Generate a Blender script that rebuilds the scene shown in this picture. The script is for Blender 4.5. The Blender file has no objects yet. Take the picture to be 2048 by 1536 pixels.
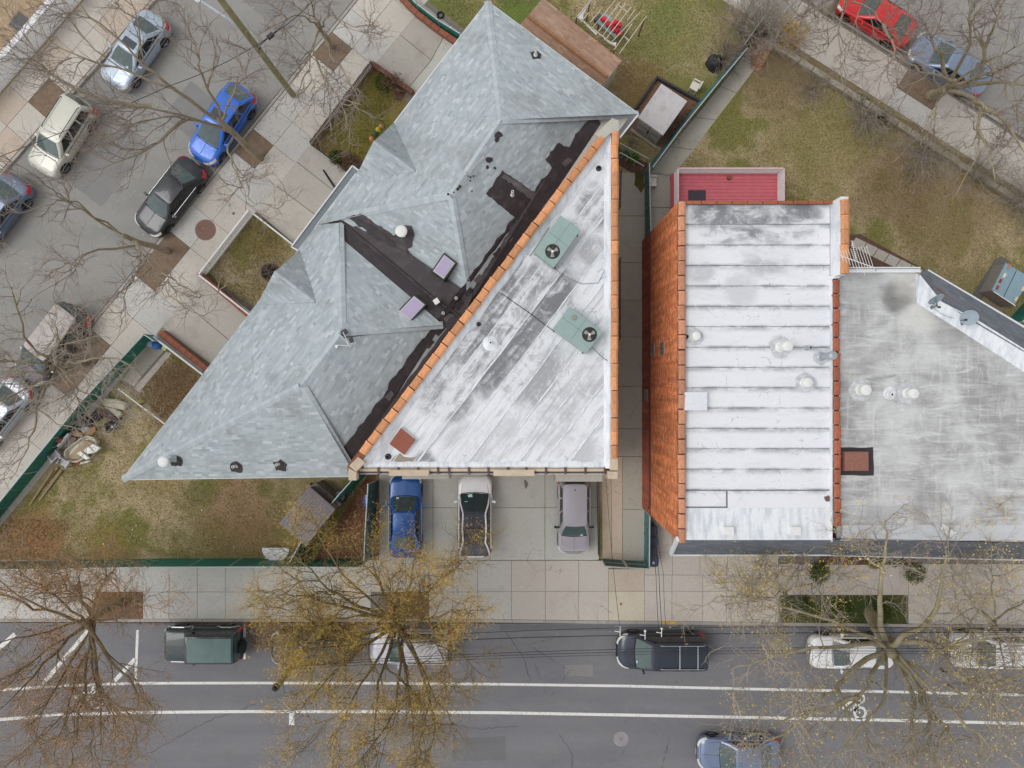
import bpy, math, random
import numpy as np
from mathutils import Vector, Matrix

random.seed(7)
rng = np.random.default_rng(7)
SC = bpy.context.scene
COL = SC.collection
PI = math.pi
# ------------------------------------------------------------------ camera, sky, sun, exposure
CAMH, PXM = 41.0, 35.0            # drone height (m); photo pixels per metre at street level
cam_d = bpy.data.cameras.new('camera')
cam_d.sensor_width = 36.0
cam_d.lens = 36.0 * CAMH / (2048.0 / PXM)
cam_d.clip_start = 0.5
cam_d.clip_end = 2000.0
cam = bpy.data.objects.new('camera', cam_d)
cam.location = (0, 0, CAMH)
cam.rotation_euler = (0, 0, 0)
COL.objects.link(cam)
SC.camera = cam

SUN_EL, SUN_AZ = math.radians(58), math.radians(268)
world = bpy.data.worlds.new('World')
SC.world = world
world.use_nodes = True
wn = world.node_tree
wn.nodes.clear()
sky = wn.nodes.new('ShaderNodeTexSky')
sky.sky_type = 'NISHITA'
sky.sun_disc = False
sky.sun_elevation = SUN_EL
sky.sun_rotation = SUN_AZ
sky.air_density = 1.0
sky.dust_density = 1.2
sky.ozone_density = 1.0
hs = wn.nodes.new('ShaderNodeHueSaturation')      # overcast: the blue is veiled by cloud
hs.inputs['Saturation'].default_value = 0.10
bg = wn.nodes.new('ShaderNodeBackground')
bg.inputs['Strength'].default_value = 0.15
wo = wn.nodes.new('ShaderNodeOutputWorld')
wn.links.new(sky.outputs[0], hs.inputs['Color'])
wn.links.new(hs.outputs[0], bg.inputs['Color'])
wn.links.new(bg.outputs[0], wo.inputs['Surface'])

sun_d = bpy.data.lights.new('sun', 'SUN')
sun_d.energy = 0.65
sun_d.angle = math.radians(28)
sun_d.color = (1.0, 0.985, 0.96)
sun = bpy.data.objects.new('sun', sun_d)
sun.rotation_euler = (PI / 2 - SUN_EL, 0, PI - SUN_AZ)
COL.objects.link(sun)

SC.view_settings.view_transform = 'Standard'
SC.view_settings.look = 'None'
SC.view_settings.exposure = 0.40
SC.view_settings.gamma = 1.0
SC.view_settings.use_curve_mapping = False
SC.render.engine = 'CYCLES'
SC.cycles.max_bounces = 5
SC.cycles.diffuse_bounces = 3
SC.cycles.glossy_bounces = 3

# ------------------------------------------------------------------ helpers
def W(px, py, z=0.0):
    """world point that stands at photo pixel (px, py) when it is z metres above the street"""
    k = (CAMH - z) / (CAMH * PXM)
    return Vector(((px - 1024.0) * k, (768.0 - py) * k, z))

def W2(px, py, z=0.0):
    p = W(px, py, z)
    return (p.x, p.y)

ORG = {}
def org(o):
    return ORG.get(o.name, Vector((0, 0, 0))) if o is not None else Vector((0, 0, 0))

def tag(o, label=None, cat=None, group=None, kind=None):
    if label: o['label'] = label
    if cat: o['category'] = cat
    if group: o['group'] = group
    if kind: o['kind'] = kind
    return o

def thing(name, label, cat, loc=(0, 0, 0), rot=0.0, group=None):
    o = bpy.data.objects.new(name, None)
    o.empty_display_size = 0.2
    COL.objects.link(o)
    o.location = loc
    o.rotation_euler = (0, 0, rot)
    ORG[o.name] = Vector(loc)
    return tag(o, label, cat, group)

class MB:
    """collects faces of one mesh"""
    def __init__(s):
        s.v = []; s.f = []; s.c = []; s.mi = []; s.m = 0
    def poly(s, pts, col=None):
        n = len(s.v)
        s.v.extend([tuple(p) for p in pts])
        s.f.append(tuple(range(n, n + len(pts)))); s.c.append(col); s.mi.append(s.m)
    def prism(s, pts, z0, z1, col=None, bottom=False, bev=0.0):
        pts = [(p[0], p[1]) for p in pts]
        a = sum(pts[i][0] * pts[(i + 1) % len(pts)][1] - pts[(i + 1) % len(pts)][0] * pts[i][1] for i in range(len(pts)))
        if a < 0: pts = pts[::-1]
        n = len(pts); b = len(s.v)
        rings = [(pts, z0), (pts, z1)]
        if bev > 0:
            cx = sum(p[0] for p in pts) / n; cy = sum(p[1] for p in pts) / n
            ins = []
            for p in pts:
                d = math.hypot(p[0] - cx, p[1] - cy) or 1
                k = max(0.0, 1 - 1.4 * bev / d)
                ins.append((cx + (p[0] - cx) * k, cy + (p[1] - cy) * k))
            rings = [(pts, z0), (pts, z1 - bev), (ins, z1)]
        for ps, z in rings:
            s.v.extend([(p[0], p[1], z) for p in ps])
        for r in range(len(rings) - 1):
            for i in range(n):
                j = (i + 1) % n
                s.f.append((b + r * n + i, b + r * n + j, b + (r + 1) * n + j, b + (r + 1) * n + i)); s.c.append(col); s.mi.append(s.m)
        t = b + (len(rings) - 1) * n
        s.f.append(tuple(range(t, t + n))); s.c.append(col); s.mi.append(s.m)
        if bottom:
            s.f.append(tuple(range(b + n - 1, b - 1, -1))); s.c.append(col); s.mi.append(s.m)
    def hexa(s, lo, hi, col=None):
        """lo, hi: four points each, counter-clockwise seen from outside the top"""
        b = len(s.v)
        s.v.extend([tuple(p) for p in lo] + [tuple(p) for p in hi])
        for f in ((0, 1, 5, 4), (1, 2, 6, 5), (2, 3, 7, 6), (3, 0, 4, 7), (4, 5, 6, 7), (3, 2, 1, 0)):
            s.f.append(tuple(b + i for i in f)); s.c.append(col); s.mi.append(s.m)
    def box(s, c, size, rot=0.0, col=None):
        x, y, z = size[0] / 2, size[1] / 2, size[2] / 2
        ca, sa = math.cos(rot), math.sin(rot)
        q = [(c[0] + u * ca - v * sa, c[1] + u * sa + v * ca) for u, v in ((-x, -y), (x, -y), (x, y), (-x, y))]
        s.hexa([(p[0], p[1], c[2] - z) for p in q], [(p[0], p[1], c[2] + z) for p in q], col)
    def beam(s, a, b, w, h, col=None):
        a = Vector(a); b = Vector(b); d = (b - a)
        if d.length < 1e-6: return
        d.normalize()
        up = Vector((0, 0, 1)) if abs(d.z) < 0.95 else Vector((0, 1, 0))
        sd = d.cross(up).normalized(); u = sd.cross(d).normalized()
        q = [sd * (-w / 2) + u * (-h / 2), sd * (w / 2) + u * (-h / 2), sd * (w / 2) + u * (h / 2), sd * (-w / 2) + u * (h / 2)]
        s.hexa([a + k for k in q][::-1], [b + k for k in q][::-1], col)
    def tube(s, pts, r, n=6, col=None, caps=True):
        pts = [Vector(p) for p in pts]
        rs = r if isinstance(r, (list, tuple)) else [r] * len(pts)
        b = len(s.v); K = len(pts)
        for i, p in enumerate(pts):
            t = (pts[min(i + 1, K - 1)] - pts[max(i - 1, 0)])
            t = t.normalized() if t.length > 1e-9 else Vector((0, 0, 1))
            ref = Vector((0, 0, 1)) if abs(t.z) < 0.9 else Vector((1, 0, 0))
            a = t.cross(ref).normalized(); c = t.cross(a)
            for k in range(n):
                an = 2 * PI * k / n
                s.v.append(tuple(p + (a * math.cos(an) + c * math.sin(an)) * rs[i]))
        for i in range(K - 1):
            for k in range(n):
                k2 = (k + 1) % n
                s.f.append((b + i * n + k, b + i * n + k2, b + (i + 1) * n + k2, b + (i + 1) * n + k)); s.c.append(col); s.mi.append(s.m)
        if caps:
            s.f.append(tuple(range(b + n - 1, b - 1, -1))); s.c.append(col); s.mi.append(s.m)
            s.f.append(tuple(range(b + (K - 1) * n, b + K * n))); s.c.append(col); s.mi.append(s.m)
    def lathe(s, c, prof, n=16, col=None, axis='z'):
        """prof: (radius, height) from bottom to top; ends closed when the radius is > 0"""
        b = len(s.v); K = len(prof)
        for r, h in prof:
            for k in range(n):
                an = 2 * PI * k / n
                u, w = r * math.cos(an), r * math.sin(an)
                if axis == 'z': s.v.append((c[0] + u, c[1] + w, c[2] + h))
                elif axis == 'y': s.v.append((c[0] + w, c[1] + h, c[2] + u))
                else: s.v.append((c[0] + h, c[1] + u, c[2] + w))
        for i in range(K - 1):
            for k in range(n):
                k2 = (k + 1) % n
                s.f.append((b + i * n + k, b + i * n + k2, b + (i + 1) * n + k2, b + (i + 1) * n + k)); s.c.append(col); s.mi.append(s.m)
        s.f.append(tuple(range(b + n - 1, b - 1, -1))); s.c.append(col); s.mi.append(s.m)
        s.f.append(tuple(range(b + (K - 1) * n, b + K * n))); s.c.append(col); s.mi.append(s.m)
    def grid(s, rows, closed=False, col=None):
        b = len(s.v); R = len(rows); N = len(rows[0])
        for r in rows: s.v.extend([tuple(p) for p in r])
        for i in range(R - 1):
            for k in range(N if closed else N - 1):
                k2 = (k + 1) % N
                s.f.append((b + i * N + k, b + i * N + k2, b + (i + 1) * N + k2, b + (i + 1) * N + k)); s.c.append(col); s.mi.append(s.m)
    def mesh(s, name, mats, off=(0, 0, 0), smooth=False):
        me = bpy.data.meshes.new(name)
        ox, oy, oz = off
        vs = [(x - ox, y - oy, z - oz) for x, y, z in s.v] if (ox or oy or oz) else s.v
        me.from_pydata(vs, [], s.f)
        for m in (mats if isinstance(mats, (list, tuple)) else [mats]): me.materials.append(m)
        if any(s.mi): me.polygons.foreach_set('material_index', s.mi)
        if any(c is not None for c in s.c):
            ca = me.color_attributes.new('Col', 'FLOAT_COLOR', 'CORNER')
            arr = np.empty((len(me.loops), 4), dtype=np.float32)
            k = 0
            for f, c in zip(s.f, s.c):
                c = c or (1, 1, 1)
                n = len(f); arr[k:k + n, :3] = c; arr[k:k + n, 3] = 1; k += n
            ca.data.foreach_set('color', arr.ravel())
        if smooth: me.polygons.foreach_set('use_smooth', [True] * len(me.polygons))
        me.update()
        return me
    def build(s, name, mats, parent=None, smooth=False, local=False, label=None, cat=None, group=None, kind=None):
        o0 = Vector((0, 0, 0)) if local else org(parent)
        me = s.mesh(name, mats, o0, smooth)
        o = bpy.data.objects.new(name, me)
        COL.objects.link(o)
        if parent is not None:
            o.parent = parent
            ORG[o.name] = o0.copy()
        else:
            ORG[o.name] = Vector((0, 0, 0))
        return tag(o, label, cat, group, kind)

def single(name, mb, mats, label, cat, base=None, group=None, smooth=False, kind=None):
    """a thing that is one mesh, its origin at its base"""
    if base is None:
        xs = [v[0] for v in mb.v]; ys = [v[1] for v in mb.v]; zs = [v[2] for v in mb.v]
        base = ((min(xs) + max(xs)) / 2, (min(ys) + max(ys)) / 2, min(zs))
    me = mb.mesh(name, mats, base, smooth)
    o = bpy.data.objects.new(name, me)
    o.location = base
    COL.objects.link(o)
    ORG[o.name] = Vector(base)
    return tag(o, label, cat, group, kind)

def inst(name, me, parent, loc, rot=(0, 0, 0), scale=None):
    o = bpy.data.objects.new(name, me)
    COL.objects.link(o)
    if parent is not None: o.parent = parent
    o.location = Vector(loc) - org(parent)
    o.rotation_euler = rot
    if scale: o.scale = scale
    ORG[o.name] = Vector(loc)
    return o

def inside(p, poly):
    x, y = p[0], p[1]; r = False; n = len(poly); j = n - 1
    for i in range(n):
        xi, yi = poly[i][0], poly[i][1]; xj, yj = poly[j][0], poly[j][1]
        if (yi > y) != (yj > y) and x < (xj - xi) * (y - yi) / (yj - yi) + xi: r = not r
        j = i
    return r

def clip_poly(sub, clip):
    """Sutherland-Hodgman, clip convex counter-clockwise, 2-D"""
    out = list(sub)
    n = len(clip)
    for i in range(n):
        a, b = clip[i], clip[(i + 1) % n]
        ex, ey = b[0] - a[0], b[1] - a[1]
        inp, out = out, []
        if not inp: return []
        for k in range(len(inp)):
            p, q = inp[k - 1], inp[k]
            dp = ex * (p[1] - a[1]) - ey * (p[0] - a[0]); dq = ex * (q[1] - a[1]) - ey * (q[0] - a[0])
            if dq >= 0:
                if dp < 0:
                    t = dp / (dp - dq); out.append((p[0] + (q[0] - p[0]) * t, p[1] + (q[1] - p[1]) * t))
                out.append(q)
            elif dp >= 0:
                t = dp / (dp - dq); out.append((p[0] + (q[0] - p[0]) * t, p[1] + (q[1] - p[1]) * t))
    return out

def ccw(p):
    a = sum(p[i][0] * p[(i + 1) % len(p)][1] - p[(i + 1) % len(p)][0] * p[i][1] for i in range(len(p)))
    return list(p) if a > 0 else list(p)[::-1]

def inset(pts, d):
    """shrink a convex polygon by d"""
    pts = ccw(pts); n = len(pts); out = []
    for i in range(n):
        p0, p1, p2 = Vector(pts[i - 1][:2]), Vector(pts[i][:2]), Vector(pts[(i + 1) % n][:2])
        e1 = (p1 - p0).normalized(); e2 = (p2 - p1).normalized()
        n1 = Vector((-e1.y, e1.x)); n2 = Vector((-e2.y, e2.x))
        m = n1 + n2; k = m.dot(n1)
        out.append(tuple(p1 + m * (d / k if abs(k) > 0.2 else d)))
    return out

def ragged(pts, amp, step, seed=0):
    """polygon with its edges made uneven"""
    r = random.Random(seed); out = []
    n = len(pts)
    for i in range(n):
        a = Vector(pts[i][:2]); b = Vector(pts[(i + 1) % n][:2])
        k = max(1, int((b - a).length / step))
        for j in range(k):
            p = a.lerp(b, j / k)
            out.append((p.x + r.uniform(-amp, amp), p.y + r.uniform(-amp, amp)))
    return out

# ------------------------------------------------------------------ materials
ALB = 0.88
def lin(c, k=None):
    k = ALB if k is None else k
    o = []
    for v in c[:3]:
        v = v / 255.0
        o.append((v / 12.92 if v <= 0.04045 else ((v + 0.055) / 1.055) ** 2.4) * k)
    return (o[0], o[1], o[2], 1.0)

class G:
    """small node graph writer"""
    def __init__(s, name):
        s.mat = bpy.data.materials.new(name); s.mat.use_nodes = True
        s.t = s.mat.node_tree; s.t.nodes.clear()
        s.o = s.t.nodes.new('ShaderNodeOutputMaterial')
        s.b = s.t.nodes.new('ShaderNodeBsdfPrincipled')
        s.t.links.new(s.b.outputs[0], s.o.inputs['Surface'])
    def set(s, inp, v):
        if isinstance(v, bpy.types.NodeSocket): s.t.links.new(v, inp)
        else: inp.default_value = v
    def pos(s): return s.t.nodes.new('ShaderNodeNewGeometry').outputs['Position']
    def objco(s): return s.t.nodes.new('ShaderNodeTexCoord').outputs['Object']
    def rand(s): return s.t.nodes.new('ShaderNodeObjectInfo').outputs['Random']
    def attr(s):
        n = s.t.nodes.new('ShaderNodeAttribute'); n.attribute_name = 'Col'; return n.outputs['Color']
    def mapping(s, v, scale=(1, 1, 1), rot=(0, 0, 0), loc=(0, 0, 0)):
        n = s.t.nodes.new('ShaderNodeMapping'); s.set(n.inputs['Vector'], v)
        n.inputs['Scale'].default_value = scale; n.inputs['Rotation'].default_value = rot; n.inputs['Location'].default_value = loc
        return n.outputs[0]
    def noise(s, v, scale, detail=4, rough=0.55, dist=0.0):
        n = s.t.nodes.new('ShaderNodeTexNoise'); s.set(n.inputs['Vector'], v)
        n.inputs['Scale'].default_value = scale; n.inputs['Detail'].default_value = detail
        n.inputs['Roughness'].default_value = rough; n.inputs['Distortion'].default_value = dist
        return n.outputs['Fac']
    def voro(s, v, scale, feature='F1'):
        n = s.t.nodes.new('ShaderNodeTexVoronoi'); n.feature = feature; s.set(n.inputs['Vector'], v); n.inputs['Scale'].default_value = scale
        return n.outputs['Distance']
    def math(s, op, a, b=0.0, c=None, clamp=False):
        n = s.t.nodes.new('ShaderNodeMath'); n.operation = op; n.use_clamp = clamp
        s.set(n.inputs[0], a); s.set(n.inputs[1], b)
        if c is not None: s.set(n.inputs[2], c)
        return n.outputs[0]
    def step(s, v, a, b, lo=0.0, hi=1.0):
        n = s.t.nodes.new('ShaderNodeMapRange'); n.interpolation_type = 'SMOOTHSTEP'
        s.set(n.inputs['Value'], v); n.inputs['From Min'].default_value = a; n.inputs['From Max'].default_value = b
        n.inputs['To Min'].default_value = lo; n.inputs['To Max'].default_value = hi
        return n.outputs[0]
    def mix(s, f, a, b, mode='MIX'):
        n = s.t.nodes.new('ShaderNodeMix'); n.data_type = 'RGBA'; n.blend_type = mode
        s.set(n.inputs['Factor'], f); s.set(n.inputs[6], a); s.set(n.inputs[7], b)
        return n.outputs[2]
    def dist(s, p):
        n = s.t.nodes.new('ShaderNodeVectorMath'); n.operation = 'DISTANCE'
        s.set(n.inputs[0], s.pos()); n.inputs[1].default_value = p
        return n.outputs['Value']
    def spot(s, px, py, z, r, soft=None):
        """1 inside a blob of radius r metres round the place seen at the pixel, its edge broken by noise"""
        d = s.dist(W(px, py, z)); n = s.noise(s.pos(), 0.55, 5, 0.65)
        d = s.math('ADD', d, s.math('MULTIPLY', s.math('SUBTRACT', n, 0.5), r * 1.3))
        return s.step(d, r * 1.05, r * (0.45 if soft is None else soft))
    def scalec(s, col, f):
        n = s.t.nodes.new('ShaderNodeVectorMath'); n.operation = 'SCALE'
        s.set(n.inputs[0], col); s.set(n.inputs['Scale'], f)
        return n.outputs[0]
    def bump(s, h, dist=0.01, strength=0.6):
        n = s.t.nodes.new('ShaderNodeBump'); s.set(n.inputs['Height'], h)
        n.inputs['Distance'].default_value = dist; n.inputs['Strength'].default_value = strength
        s.t.links.new(n.outputs[0], s.b.inputs['Normal'])
    def done(s, col, rough=0.8, metal=0.0, spec=None, coat=0.0):
        s.set(s.b.inputs['Base Color'], col); s.set(s.b.inputs['Roughness'], rough); s.set(s.b.inputs['Metallic'], metal)
        if spec is not None: s.b.inputs['Specular IOR Level'].default_value = spec
        if coat: s.b.inputs['Coat Weight'].default_value = coat; s.b.inputs['Coat Roughness'].default_value = 0.03
        return s.mat

MATS = {}
def plain(name, c, rough=0.7, var=0.08, scale=6.0, metal=0.0, rnd=0.0, spec=None, coat=0.0, bump=0.0, k=None):
    """one colour with fine grain; rnd = brightness change from piece to piece"""
    if name in MATS: return MATS[name]
    g = G(name)
    n = g.noise(g.objco(), scale, 5, 0.6)
    f = g.step(n, 0.25, 0.75, 1 - var, 1 + var)
    if rnd: f = g.math('MULTIPLY', f, g.step(g.rand(), 0, 1, 1 - rnd, 1 + rnd))
    col = g.scalec(lin(c, k)[:3], f)
    if bump: g.bump(n, bump)
    MATS[name] = g.done(col, rough, metal, spec, coat)
    return MATS[name]

def concrete(name, c, stain=(120, 112, 100), rnd=0.035, amt=0.55, warm=0.0):
    if name in MATS: return MATS[name]
    g = G(name); p = g.pos()
    a = g.noise(p, 0.7, 6, 0.65); b = g.noise(p, 9.0, 4, 0.6); f = g.noise(p, 60.0, 2, 0.5)
    k = g.math('MULTIPLY', g.step(g.rand(), 0, 1, 1 - rnd, 1 + rnd), g.step(f, 0.2, 0.8, 0.93, 1.07))
    k = g.math('MULTIPLY', k, g.step(b, 0.25, 0.75, 0.94, 1.05))
    col = g.mix(g.math('MULTIPLY', g.step(a, 0.5, 0.78), amt), lin(c), lin(stain))
    s2 = g.step(g.noise(p, 2.3, 5, 0.7), 0.62, 0.75)
    col = g.mix(g.math('MULTIPLY', s2, 0.38), col, lin(tuple(x * 0.7 for x in stain)))
    v = g.step(g.voro(p, 7.0), 0.02, 0.05)          # small dark spots of gum and dirt
    cd = g.math('ADD', g.voro(p, 0.55, 'DISTANCE_TO_EDGE'), g.math('MULTIPLY', g.math('SUBTRACT', g.noise(p, 3.5, 5, .7), 0.5), 0.08))
    ck = g.math('MULTIPLY', g.step(g.math('ABSOLUTE', cd), 0.006, 0.001), g.step(g.noise(p, 0.4, 2), 0.54, 0.6))
    col = g.mix(g.math('MULTIPLY', ck, 0.55), col, lin((96, 90, 84)))
    sp = g.math('MULTIPLY', g.math('SUBTRACT', 1.0, v), g.step(g.noise(p, 1.6, 2), 0.52, 0.62))
    col = g.mix(g.math('MULTIPLY', sp, 0.55), col, lin((70, 66, 62)))
    g.bump(f, 0.004)
    MATS[name] = g.done(g.scalec(col, k), 0.9)
    return MATS[name]
# ------------------------------------------------------------------ setting materials
def asphalt(name, c, dark, light, track=(), rot=0.0):
    g = G(name); p = g.pos()
    big = g.noise(g.mapping(p, (0.25, 1, 1), (0, 0, rot)), 0.6, 5, 0.6)
    fine = g.noise(p, 38.0, 3, 0.7); mid = g.noise(p, 2.2, 6, 0.7)
    col = g.mix(g.step(big, 0.35, 0.7), lin(c), lin(dark))
    col = g.mix(g.math('MULTIPLY', g.step(mid, 0.5, 0.8), 0.55), col, lin(light))
    for y in track:      # worn wheel tracks along the lane
        n_ = g.t.nodes.new('ShaderNodeSeparateXYZ'); g.set(n_.inputs[0], p)
        dy = g.math('ABSOLUTE', g.math('SUBTRACT', n_.outputs[1], g.math('ADD', y, g.math('MULTIPLY', g.noise(p, .12, 2), .5))))
        col = g.mix(g.math('MULTIPLY', g.step(dy, .55, .1), g.math('MULTIPLY', g.noise(g.mapping(p, (.2, 1, 1)), 2.0, 5), .5)), col, lin(tuple(v * .86 for v in c)))
    col = g.mix(g.math('MULTIPLY', g.step(g.noise(p, 0.85, 5, .7, .5), .58, .74), .45), col, lin(tuple(v * .84 for v in c)))
    sp = g.math('MULTIPLY', g.step(g.voro(p, 1.1), .10, .03), g.step(g.noise(p, .5, 2), .5, .62)); col = g.mix(g.math('MULTIPLY', sp, .4), col, lin((72, 70, 70)))
    cr = g.voro(g.mapping(p, (1, 1, 1), (0, 0, 0.4)), 0.33, 'DISTANCE_TO_EDGE')
    wob = g.math('ADD', cr, g.math('MULTIPLY', g.math('SUBTRACT', g.noise(p, 2.5, 5, 0.7), 0.5), 0.10))
    crack = g.math('MULTIPLY', g.step(g.math('ABSOLUTE', wob), 0.007, 0.002), g.step(g.noise(p, 0.25, 2), 0.52, 0.6))
    col = g.mix(g.math('MULTIPLY', crack, 0.5), col, lin((60, 58, 56)))
    g.bump(fine, 0.006)
    return g.done(g.scalec(col, g.step(fine, 0.2, 0.8, 0.86, 1.14)), 0.92)

M_ROAD = asphalt('asphalt_main', (127, 126, 129), (119, 118, 122), (139, 137, 136), (-18.2, -20.0, -21.6, -23.4))
M_ROAD2 = asphalt('asphalt_side', (155, 152, 147), (145, 143, 139), (168, 164, 157), rot=0.9)

def lawn_mat(name, spots, base=(156, 142, 102), tan=(180, 163, 126), olive=(126, 124, 64), dirt=(124, 103, 74)):
    g = G(name); p = g.pos()
    a = g.noise(p, 0.42, 6, 0.62, 0.6); b = g.noise(p, 2.4, 6, 0.7, 0.5); c = g.noise(p, 14.0, 5, 0.75, 1.0); d = g.noise(p, 0.28, 4, 0.6)
    col = g.mix(g.step(a, 0.42, 0.58), lin(base), lin(tan))
    col = g.mix(g.math('MULTIPLY', g.step(d, 0.46, 0.58), 0.95), col, lin(olive))
    for (px, py, r, c2, am) in spots:
        col = g.mix(g.math('MULTIPLY', g.spot(px, py, 0, r), am), col, lin(c2))
    col = g.mix(g.math('MULTIPLY', g.step(b, 0.52, 0.74), 0.55), col, lin(dirt))
    h = g.math('ADD', g.math('MULTIPLY', c, 0.7), g.math('MULTIPLY', b, 0.3))
    g.bump(h, 0.05, 0.9)
    return g.done(g.scalec(col, g.step(c, 0.3, 0.7, 0.55, 1.45)), 0.95)

M_LAWN = lawn_mat('lawn', [
    (50, 1090, 2.9, (168, 118, 82), 0.6), (480, 1030, 3.2, (164, 130, 100), 0.7), (330, 940, 1.8, (150, 130, 80), 0.6),
    (405, 985, 1.1, (104, 110, 50), 0.6), (530, 980, 0.7, (104, 112, 50), 0.6), (205, 1090, 1.7, (136, 120, 52), 0.7), (420, 1095, 2.2, (130, 120, 62), 0.6),
    (900, 30, 2.2, (104, 116, 48), 0.8), (1050, 20, 2.0, (96, 116, 44), 0.9), (1340, 60, 3.2, (140, 138, 82), 0.7), (1335, 40, 1.3, (112, 126, 62), 0.6),
    (1280, 170, 2.0, (134, 104, 66), 0.7), (1700, 240, 3.0, (146, 140, 80), 0.7), (1640, 300, 3.6, (154, 142, 94), 0.6),
    (1560, 150, 3.0, (130, 110, 80), 0.6), (1900, 440, 3.5, (150, 128, 96), 0.6), (1790, 370, 3.0, (130, 106, 80), 0.6), (1980, 600, 2.5, (138, 130, 80), 0.6),
    (350, 790, 2.4, (124, 94, 68), 0.8), (520, 480, 1.6, (130, 112, 66), 0.7), (540, 460, 1.0, (104, 96, 46), 0.7)])
M_LAWN2 = lawn_mat('front_lawn', [(700, 240, 2.6, (124, 116, 50), 0.8), (640, 300, 1.2, (134, 110, 70), 0.7)],
                   base=(126, 112, 58), tan=(136, 122, 66), olive=(108, 106, 40), dirt=(100, 84, 48))

def dirt_mat(name, c1, c2, c3):
    g = G(name); p = g.pos()
    a = g.noise(p, 3.5, 6, 0.7, 0.8); b = g.noise(p, 22.0, 4, 0.75)
    col = g.mix(g.step(a, 0.35, 0.65), lin(c1), lin(c2))
    col = g.mix(g.math('MULTIPLY', g.step(b, 0.55, 0.7), 0.7), col, lin(c3))
    g.bump(b, 0.04, 0.9)
    return g.done(g.scalec(col, g.step(b, 0.2, 0.8, 0.75, 1.25)), 0.95)
M_DIRT = dirt_mat('pit_soil', (126, 106, 88), (146, 124, 104), (110, 92, 76))
M_MULCH = dirt_mat('mulch', (98, 72, 62), (120, 92, 78), (72, 56, 50))
M_LEAFBED = dirt_mat('leaf_bed', (120, 90, 72), (140, 108, 86), (90, 68, 58))
M_EARTH = dirt_mat('earth', (128, 112, 84), (140, 124, 92), (112, 98, 72))
M_JOINT = plain('joint_dirt', (132, 125, 116), 0.95, 0.15)
C_GREY = concrete('concrete_grey', (200, 197, 191), (158, 152, 144))
C_BEIGE = concrete('concrete_beige', (205, 197, 186), (166, 152, 138))
C_PINK = concrete('concrete_pink', (202, 193, 183), (168, 155, 144), 0.03, 0.4)
C_YEL = concrete('concrete_yellow', (212, 202, 180), (186, 170, 144))
C_TAN = concrete('concrete_tan', (200, 184, 168), (164, 140, 120))
C_DRIVE = concrete('concrete_drive', (198, 197, 188), (166, 166, 157), 0.04)
C_PAD = concrete('concrete_pad', (190, 184, 174), (150, 142, 130), 0.06)
C_ALLEY = concrete('concrete_alley', (186, 180, 167), (144, 138, 125), 0.06)
C_ALLEY2 = concrete('concrete_alley_tan', (206, 189, 167), (160, 146, 128), 0.04)
C_KERB = concrete('kerb_stone', (172, 166, 158), (140, 134, 126), 0.08)
M_LINE = None
def line_mat():
    g = G('road_paint'); p = g.pos()
    n = g.noise(p, 14.0, 5, 0.7); m = g.noise(p, 1.2, 4, 0.6)
    worn = g.math('MULTIPLY', g.step(n, 0.53, 0.63), g.step(m, 0.3, 0.6))
    return g.done(g.mix(g.math('MULTIPLY', worn, 0.75), lin((234, 232, 226)), lin((140, 138, 136))), 0.8)
M_LINE = line_mat()

# ------------------------------------------------------------------ ground, roads, pavements
Z_ROAD = -0.12
mb = MB(); mb.prism([(-400, -400), (400, -400), (400, 400), (-400, 400)], -0.6, -0.30)
mb.build('ground', M_EARTH, kind='structure')

def px_prism(mb, pts, z0, z1, bev=0.0):
    mb.prism([W2(x, y, z1) for x, y in pts], z0, z1, bev=bev)

mb = MB(); px_prism(mb, [(-2400, 1243), (4400, 1251), (4400, 1860), (-2400, 1860)], -0.3, Z_ROAD)
road_main = mb.build('road', M_ROAD, kind='structure')
# side street north-west: its two kerb lines
def nwR(t, o=0.0):      # along the east kerb from the top of the photo, o px towards the houses
    return (706 - 0.6307 * t + 0.776 * o, 0.776 * t + 0.6307 * o)
def nwL(t, o=0.0):      # along the west kerb, o px away from the street
    return (312 - 0.6605 * t - 0.7508 * o, 0.7508 * t - 0.6605 * o)
def ne(t, o=0.0):       # along the kerb of the north-east street, o px towards the lawns
    return (1687 + 0.8423 * t - 0.539 * o, 45 + 0.539 * t + 0.8423 * o)
mb = MB(); px_prism(mb, [nwR(-1300), nwR(1610), nwL(1660), nwL(-1300)], -0.3, Z_ROAD - 0.006)
mb.build('side_street', M_ROAD2, kind='structure')
mb = MB(); px_prism(mb, [ne(-330), ne(2600), ne(2600, -420), ne(-330, -420)], -0.3, Z_ROAD - 0.012)
mb.build('side_street', M_ROAD2, kind='structure')
BLOCK = [(-50, 1118), (3400, 1118), (3400, 1252), (1602, 94), (1052, -265)]
mb = MB(); px_prism(mb, BLOCK, -0.3, 0.0)
mb.build('lawn', M_LAWN, kind='structure')
mb = MB(); px_prism(mb, [nwL(-600, 108), nwL(1500, 108), nwL(1500, 1600), nwL(-600, 1600)], -0.3, 0.0)
mb.build('lawn', plain('far_yard', (176, 152, 122), 0.95, 0.2, 3.0), kind='structure')

def slab(parent, pts, mat, zt=0.03, gap=0.009, name='paving_slab', z0=-0.08):
    if name == 'concrete_slab': gap = max(gap, .015)
    q = inset([W2(x, y, zt) for x, y in pts], gap)
    dz = random.uniform(-0.004, 0.004)
    cx = sum(p[0] for p in q) / len(q); cy = sum(p[1] for p in q) / len(q)
    m = MB(); m.prism([(x - cx, y - cy) for x, y in q], z0 - 0.0, zt + dz, bev=0.005)
    me = m.mesh(name, mat)
    o = bpy.data.objects.new(name, me); COL.objects.link(o)
    o.parent = parent; o.location = (cx, cy, 0)
    return o

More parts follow.
